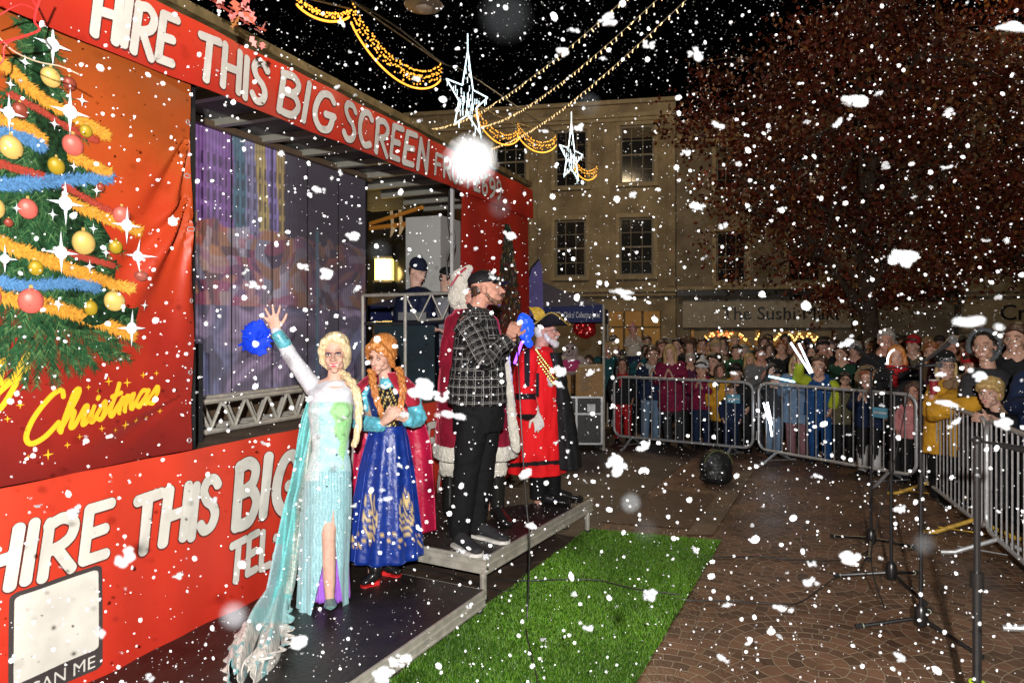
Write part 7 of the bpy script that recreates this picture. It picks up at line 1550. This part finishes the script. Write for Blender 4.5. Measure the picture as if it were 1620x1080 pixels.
for q in PEOPLE:
    a = q[:9]; kw = q[9]; roots[q[8]] = person(a[0], a[1], a[2], a[3], a[4], a[5], a[6], a[7], a[8], **kw)
# filler rows, each in its own combination
combos = [(hc_, ct, hd) for hd in ('short', 'beanie', 'long') for ct in ('black', 'navy', 'charcoal', 'brown', 'khaki', 'plum', 'grey', 'darkgreen', 'teal', 'burgundy') for hc_ in ('brown', 'dark', 'grey', 'fair')]
random.shuffle(combos); lab_h = {'brown': 'brown', 'dark': 'black', 'grey': 'grey', 'fair': 'fair', 'red': 'auburn'}
marks = [(958, 'beside the lit shop window'), (1060, 'below the cream building'), (1110, 'under the sushi sign left end'), (1180, 'under the sushi sign middle'), (1250, 'under the sushi sign right end'), (1330, 'left of the tree trunk'), (1400, 'right of the tree trunk'), (1470, 'below the drainpipe'), (1540, 'below the creperie sign')]
n_ = 0
for row, (Yr, ey, step, x0_, x1_) in enumerate(((12.9, 549, 21, 962, 1640), (13.8, 544, 27, 975, 1660), (10.9, 556, 66, 1275, 1460), (8.9, 552, 36, 1505, 1680))):
    x = x0_
    while x < x1_:
        hc_, ct, hd = combos[n_ % len(combos)]; mk_ = [m for a, m in marks if a <= x+1][-1] if x >= 958 else marks[0][1]; sex = random.choice(['man', 'woman']); pr = 'man_down' if sex == 'man' else 'woman_slim_down'
        hl = {'short': 'short %s hair', 'beanie': 'dark beanie, %s hair', 'long': 'long %s hair'}[hd] % lab_h[hc_]
        person(pr, x, ey+random.uniform(-5, 7), Yr+random.uniform(-.3, .3), hd, hc_, ct, 'black', '%s with %s, %s coat, %s row, %s' % (sex, hl, ct, ('third', 'back', 'second', 'second')[row], mk_), hat=random.choice(['black', 'navy', 'charcoal']))
        n_ += 1; x += step*random.uniform(.8, 1.25)
# people under the gazebo
for x, y, Y, pr, ct, lab in ((884, 546, 12.0, 'man_down', 'black', 'man in black standing under the gazebo beside the scarlet robe'), (938, 572, 12.3, 'woman_slim_down', 'navy', 'woman in navy under the gazebo, behind the cardboard boxes')):
    person(pr, x, y, Y, 'short', 'brown', ct, 'black', lab)
# detail: glow sticks, cup, hoods, sleeves
glow = mat('stick_white_glow', (.8, .9, 1), .4, emit=(.85, .93, 1), estr=5); glowb = mat('stick_blue_glow', (.5, .8, 1), .4, emit=(.35, .75, 1), estr=4)
for a, b, Y, m, lab in (((1282, 590), (1251, 542), 9.1, glow, 'longer of the two white glow sticks the boy holds aloft'), ((1285, 589), (1264, 543), 9.1, glow, 'white glow stick on the right in the raised pair'), ((1216, 595), (1258, 604), 9.55, glowb, 'blue tinted glow stick held level over the barrier'),
                         ((1208, 637), (1219, 672), 9.5, glow, 'white glow stick hanging low behind the barrier, left one'), ((1214, 636), (1221, 672), 9.5, glow, 'white glow stick hanging low behind the barrier, right one'), ((1221, 690), (1218, 668), 9.5, glow, 'short white glow stick lowest behind the barrier')):
    c = MB(); c.tube([P(*a, Y), P(*b, Y)], .013, 8); tag(c.build('glow_stick', m), lab, 'glow stick')
c = MB(); q = P(1428, 590, 8.4); c.tube([P(1417, 553, 8.3)+Vector((.10*math.cos(a)-.0, 0, -.15+.15*math.sin(a))) for a in [PI*.55+PI*.5*k/8 for k in range(9)]], .010, 6); tag(c.build('glow_hoop', glow), 'thin curved white glow hoop beside the ginger haired woman', 'glow stick')
c = MB(); q = P(1477, 612, 6.92); c.tube([q+Vector((0, 0, z)) for z in (-.07, .0, .065)], [.030, .036, .042], 16); cu = tag(c.build('paper_cup', mat('cup_red', (.30, .02, .03), .5)), 'dark red paper cup held by the woman in the mustard parka', 'cup'); c = MB(); c.tube([q+Vector((0, 0, .064)), q+Vector((0, 0, .075))], .044, 16); c.build('cup_lid', mat('cup_lid_white', (.6, .6, .6), .4), cu)
# ================================================================ foam snow
random.seed(77)
foam = mat('foam', (.80, .83, .87), .85, bump=1.0, bscale=220); 
nb = foam.node_tree.nodes['Principled BSDF']; nb.inputs['Subsurface Weight'].default_value = 0.0
def ico():
    b = bmesh.new(); bmesh.ops.create_icosphere(b, subdivisions=1, radius=1); v = [q.co.copy() for q in b.verts]; f = [tuple(x.index for x in p.verts) for p in b.faces]; b.free(); return v, f
IV, IF = ico()
def flake_mesh(k):
    n = random.randint(5, 14); b = MB(); el = random.uniform(.6, 2.0)
    for i in range(n): r = random.uniform(.16, .34)*(1.2 if i == 0 else 1); b.ell(Vector((random.gauss(0, .28)*el, random.gauss(0, .22), random.gauss(0, .20))), (r, r, r*.85), seg=10, rings=7)
    m = max(max(abs(v.x) for v in b.v), .3); vs, fs = remesh(b, .07, 1); vs = wrinkle(vs, fs, .09, 4.5, k); b = MB(); b.add([v/(2*m) for v in vs], fs); return b.mesh('foam_flake', foam)
FM = [flake_mesh(k) for k in range(14)]
BIG = [(1430, 408, 44), (987, 462, 46), (1545, 512, 78), (1502, 636, 42), (1513, 667, 34), (1548, 595, 38), (1589, 669, 38), (1340, 541, 30), (1023, 73, 28), (1103, 84, 32), (893, 82, 22), (908, 49, 22), (961, 31, 28), (1137, 198, 22), (1356, 160, 50), (1391, 147, 20), (1330, 194, 30), (1612, 42, 55),
 (1235, 962, 38), (928, 993, 30), (1342, 881, 38), (1424, 805, 22), (1287, 893, 22), (1281, 918, 26), (1426, 1040, 22), (1293, 754, 20), (975, 732, 34), (1017, 707, 26), (1030, 941, 28), (1149, 957, 22), (1188, 1016, 20), (843, 829, 22), (1141, 1040, 26), (625, 1048, 34), (606, 1066, 42), (640, 1040, 26), (205, 882, 50), (118, 806, 32),
 (470, 1015, 36), (715, 658, 54), (672, 615, 44), (700, 628, 30), (885, 587, 24), (882, 607, 24), (938, 589, 28), (827, 748, 34), (613, 789, 26), (632, 736, 16), (560, 373, 28), (503, 300, 22), (537, 273, 16), (480, 420, 22), (517, 433, 28), (565, 457, 20), (400, 450, 20), (387, 430, 16), (660, 125, 16), (953, 93, 18), (1094, 88, 18), (534, 136, 16), (862, 208, 20), (915, 203, 28), (808, 373, 26), (1103, 326, 24), (1147, 357, 22), (1085, 240, 18), (1000, 308, 16), (1115, 408, 16), (1500, 178, 16), (1498, 264, 18), (1277, 193, 12), (1445, 312, 14), (1340, 688, 14), (1490, 590, 20), (780, 440, 20), (1100, 80, 14), (283, 910, 18), (160, 1000, 22), (235, 1070, 24), (730, 870, 16), (768, 880, 16), (450, 560, 14), (640, 655, 16), (610, 610, 18), (500, 690, 16), (545, 660, 14), (985, 470, 30), (1235, 1005, 14), (905, 570, 14), (560, 800, 16), (340, 790, 16), (60, 800, 12), (415, 700, 14), (790, 300, 14), (1170, 260, 12), (1240, 330, 14), (1400, 262, 14), (1560, 380, 14), (1580, 470, 14), (1160, 590, 16), (1205, 560, 14), (1395, 640, 12), (925, 760, 12), (880, 700, 14), (1190, 830, 12), (1100, 870, 14), (740, 960, 14), (860, 1010, 12)]
nf = 0
DIR = ('above', 'below', 'left of', 'right of', 'in front of'); 
ZONES = [(0, 300, 0, 560, 'the printed christmas tree'), (0, 480, 560, 760, 'the yellow printed script'), (0, 460, 760, 1080, 'the lower red banner'), (300, 580, 120, 500, 'the dim led screen'), (300, 700, 0, 200, 'the screen lettering overhead'), (580, 740, 200, 480, 'the stage opening'), (460, 690, 480, 960, 'the two women in gowns'), (690, 810, 400, 880, 'the man in the checked shirt'), (800, 960, 460, 800, 'the scarlet robe'), (700, 1070, 120, 460, 'the cream building windows'), (700, 1070, 0, 120, 'the strings of bulbs'), (1070, 1620, 0, 460, 'the rusty red tree'), (960, 1330, 460, 720, 'the crowd at the straight barriers'), (1330, 1620, 460, 760, 'the crowd at the corner barrier'), (600, 1130, 800, 1080, 'the green turf'), (960, 1620, 700, 1080, 'the brown setts'), (300, 1000, 800, 1080, 'the low black decks')]
cnt = {}
def flabel(px, py, w_):
    z = next((q[4] for q in ZONES if q[0] <= px < q[1] and q[2] <= py < q[3]), 'the dark night sky'); sz = 'large' if w_ > 26 else ('medium' if w_ > 15 else 'small'); return '%s white foam flake in the air before %s' % (sz, z)
def flake(pos, size, label, mesh=None):
    global nf; me = mesh or FM[nf % len(FM)]; o = bpy.data.objects.new('foam_flake', me); COL.objects.link(o); o.location = pos; o.scale = (size, size*.8, size*random.uniform(.6, .95)); o.rotation_euler = (random.uniform(-.5, .5), random.uniform(-.5, .5), random.uniform(-.7, .7)+(PI if random.random() < .5 else 0))
    tag(o, label, 'foam flake', 'foam flakes drifting over the square'); nf += 1; return o
for px, py, w_ in BIG:
    real = .046 if w_ > 26 else .030; Y = min(real*F/w_*random.uniform(.9, 1.1), 3.1 if px > 250 else 2.2); o = flake(P(px, py, Y), w_/F*Y, flabel(px, py, w_))
    if (px, py) in ((1545, 512), (1356, 160), (1612, 42), (987, 462), (715, 658), (1502, 636)): o.scale = (o.scale[0], o.scale[1]*.6, o.scale[0]*.42); o.rotation_euler = (0, .12, 0)
k = 0
while nf < 292:
    Y = random.uniform(1.2, 2.8); x = random.uniform(-1.0, 1.0)*Y*.95; z = HC+random.uniform(-.62, .58)*Y; 
    if z < .1: continue
    q = Vector((x, Y, z)); 
    rel = q-TA; 
    if Vector((rel.x, rel.y, 0)).dot(TV) > -.12: continue
    s_ = random.uniform(.006, .0125); px, py = topx(q); flake(q, s_, flabel(px, py, s_*F/Y))
# out-of-focus droplets close to the lens (real specks, blurred by the aperture)
def droplet_mat(name, op):
    m = bpy.data.materials.new(name); m.use_nodes = True; t = m.node_tree; N = t.nodes; L = t.links; b = N['Principled BSDF']; b.inputs['Base Color'].default_value = (.8, .86, .92, 1); b.inputs['Roughness'].default_value = .3; b.inputs['Alpha'].default_value = op; return m
DM = [droplet_mat('droplet_clear', .004), droplet_mat('droplet_misty', .006), droplet_mat('droplet_milky', .03)]
dm = []
for k in range(4):
    c = MB(); c.ell((0, 0, 0), (.5, .5, .5), seg=20, rings=12); dm.append(c.mesh('droplet', DM[k] if k < 3 else foam))
for px, py, d_, s_, k, lab in ((745, 255, .135, .0042, 3, 'brilliant white'), (800, 25, .12, .0035, 0, 'big faint blue'), (790, 328, .26, .0035, 1, 'pale round'), (370, 973, .23, .0045, 2, 'creamy round'), (1462, 860, .28, .0050, 1, 'milky round'), (998, 795, .29, .0035, 2, 'bright bluish'), (1022, 838, .24, .0035, 0, 'dim round'), (932, 166, .24, .0030, 1, 'misty round'), (600, 397, .26, .0035, 0, 'barely visible')):
    q = P(px, py, d_); o = bpy.data.objects.new('droplet', dm[k]); COL.objects.link(o); o.location = q; o.scale = (s_,)*3; tag(o, '%s blurred droplet close to the lens before %s' % (lab, next((z[4] for z in ZONES if z[0] <= px < z[1] and z[2] <= py < z[3]), 'the night sky')), 'droplet')
vs = []; fs = []; N_ = 0
while N_ < 26000:
    Y = 1.3+13*random.random()**.75; x = random.uniform(-1.15, 1.15)*Y*.85; z = HC+random.uniform(-.62, .62)*Y
    if z < .05 or z > 9: continue
    rel = Vector((x, Y, 0))-TA; dv = rel.dot(TV); tt = rel.dot(TU)
    if dv > -.1 and -2 < tt < 5.9 and z < 3.7 and not (.7 < tt < 3.8 and 0 < dv < .9 and 1.2 < z < 3.3 and N_ % 3 == 0): continue
    s_ = min(.009, .0019*math.exp(abs(random.gauss(0, .75)))); k0 = len(vs); R_ = Euler((random.random()*6, random.random()*6, 0)).to_matrix(); a = Vector((s_*random.uniform(.6, 1.3), s_*.8, s_*random.uniform(.6, 1.1)))
    vs += [Vector((x, Y, z))+R_ @ Vector((v.x*a.x, v.y*a.y, v.z*a.z))*random.uniform(.8, 1.15) for v in IV]; fs += [tuple(i+k0 for i in f) for f in IF]; N_ += 1
# settled specks on decks and ground
for k in range(1500):
    m_ = random.random(); 
    if m_ < .3: q = C0-U0*random.uniform(0, 2.6)+V0*random.uniform(.05, 1.3); z = .156
    elif m_ < .45: q = C1+U1*random.uniform(.05, 1.8)+V1*random.uniform(.05, 1.2); z = .317
    else: Y = random.uniform(2.9, 9); q = Vector((random.uniform(-.3, .7)*Y, Y, 0)); z = .014
    if m_ >= .45 and (q-C0).dot(V0) > -.1: continue
    s_ = random.uniform(.0015, .0045); k0 = len(vs); vs += [Vector((q.x, q.y, z))+Vector((v.x*s_, v.y*s_, v.z*s_*.5)) for v in IV]; fs += [tuple(i+k0 for i in f) for f in IF]
FSM = mat('foam_small', (.90, .93, .96), .8); FSM.node_tree.nodes['Principled BSDF'].inputs['Alpha'].default_value = .8
c = MB(); c.add(vs, fs); tag(c.build('foam_snow', FSM), 'fine white foam specks filling the air over the whole square', 'foam snow', kind='stuff')
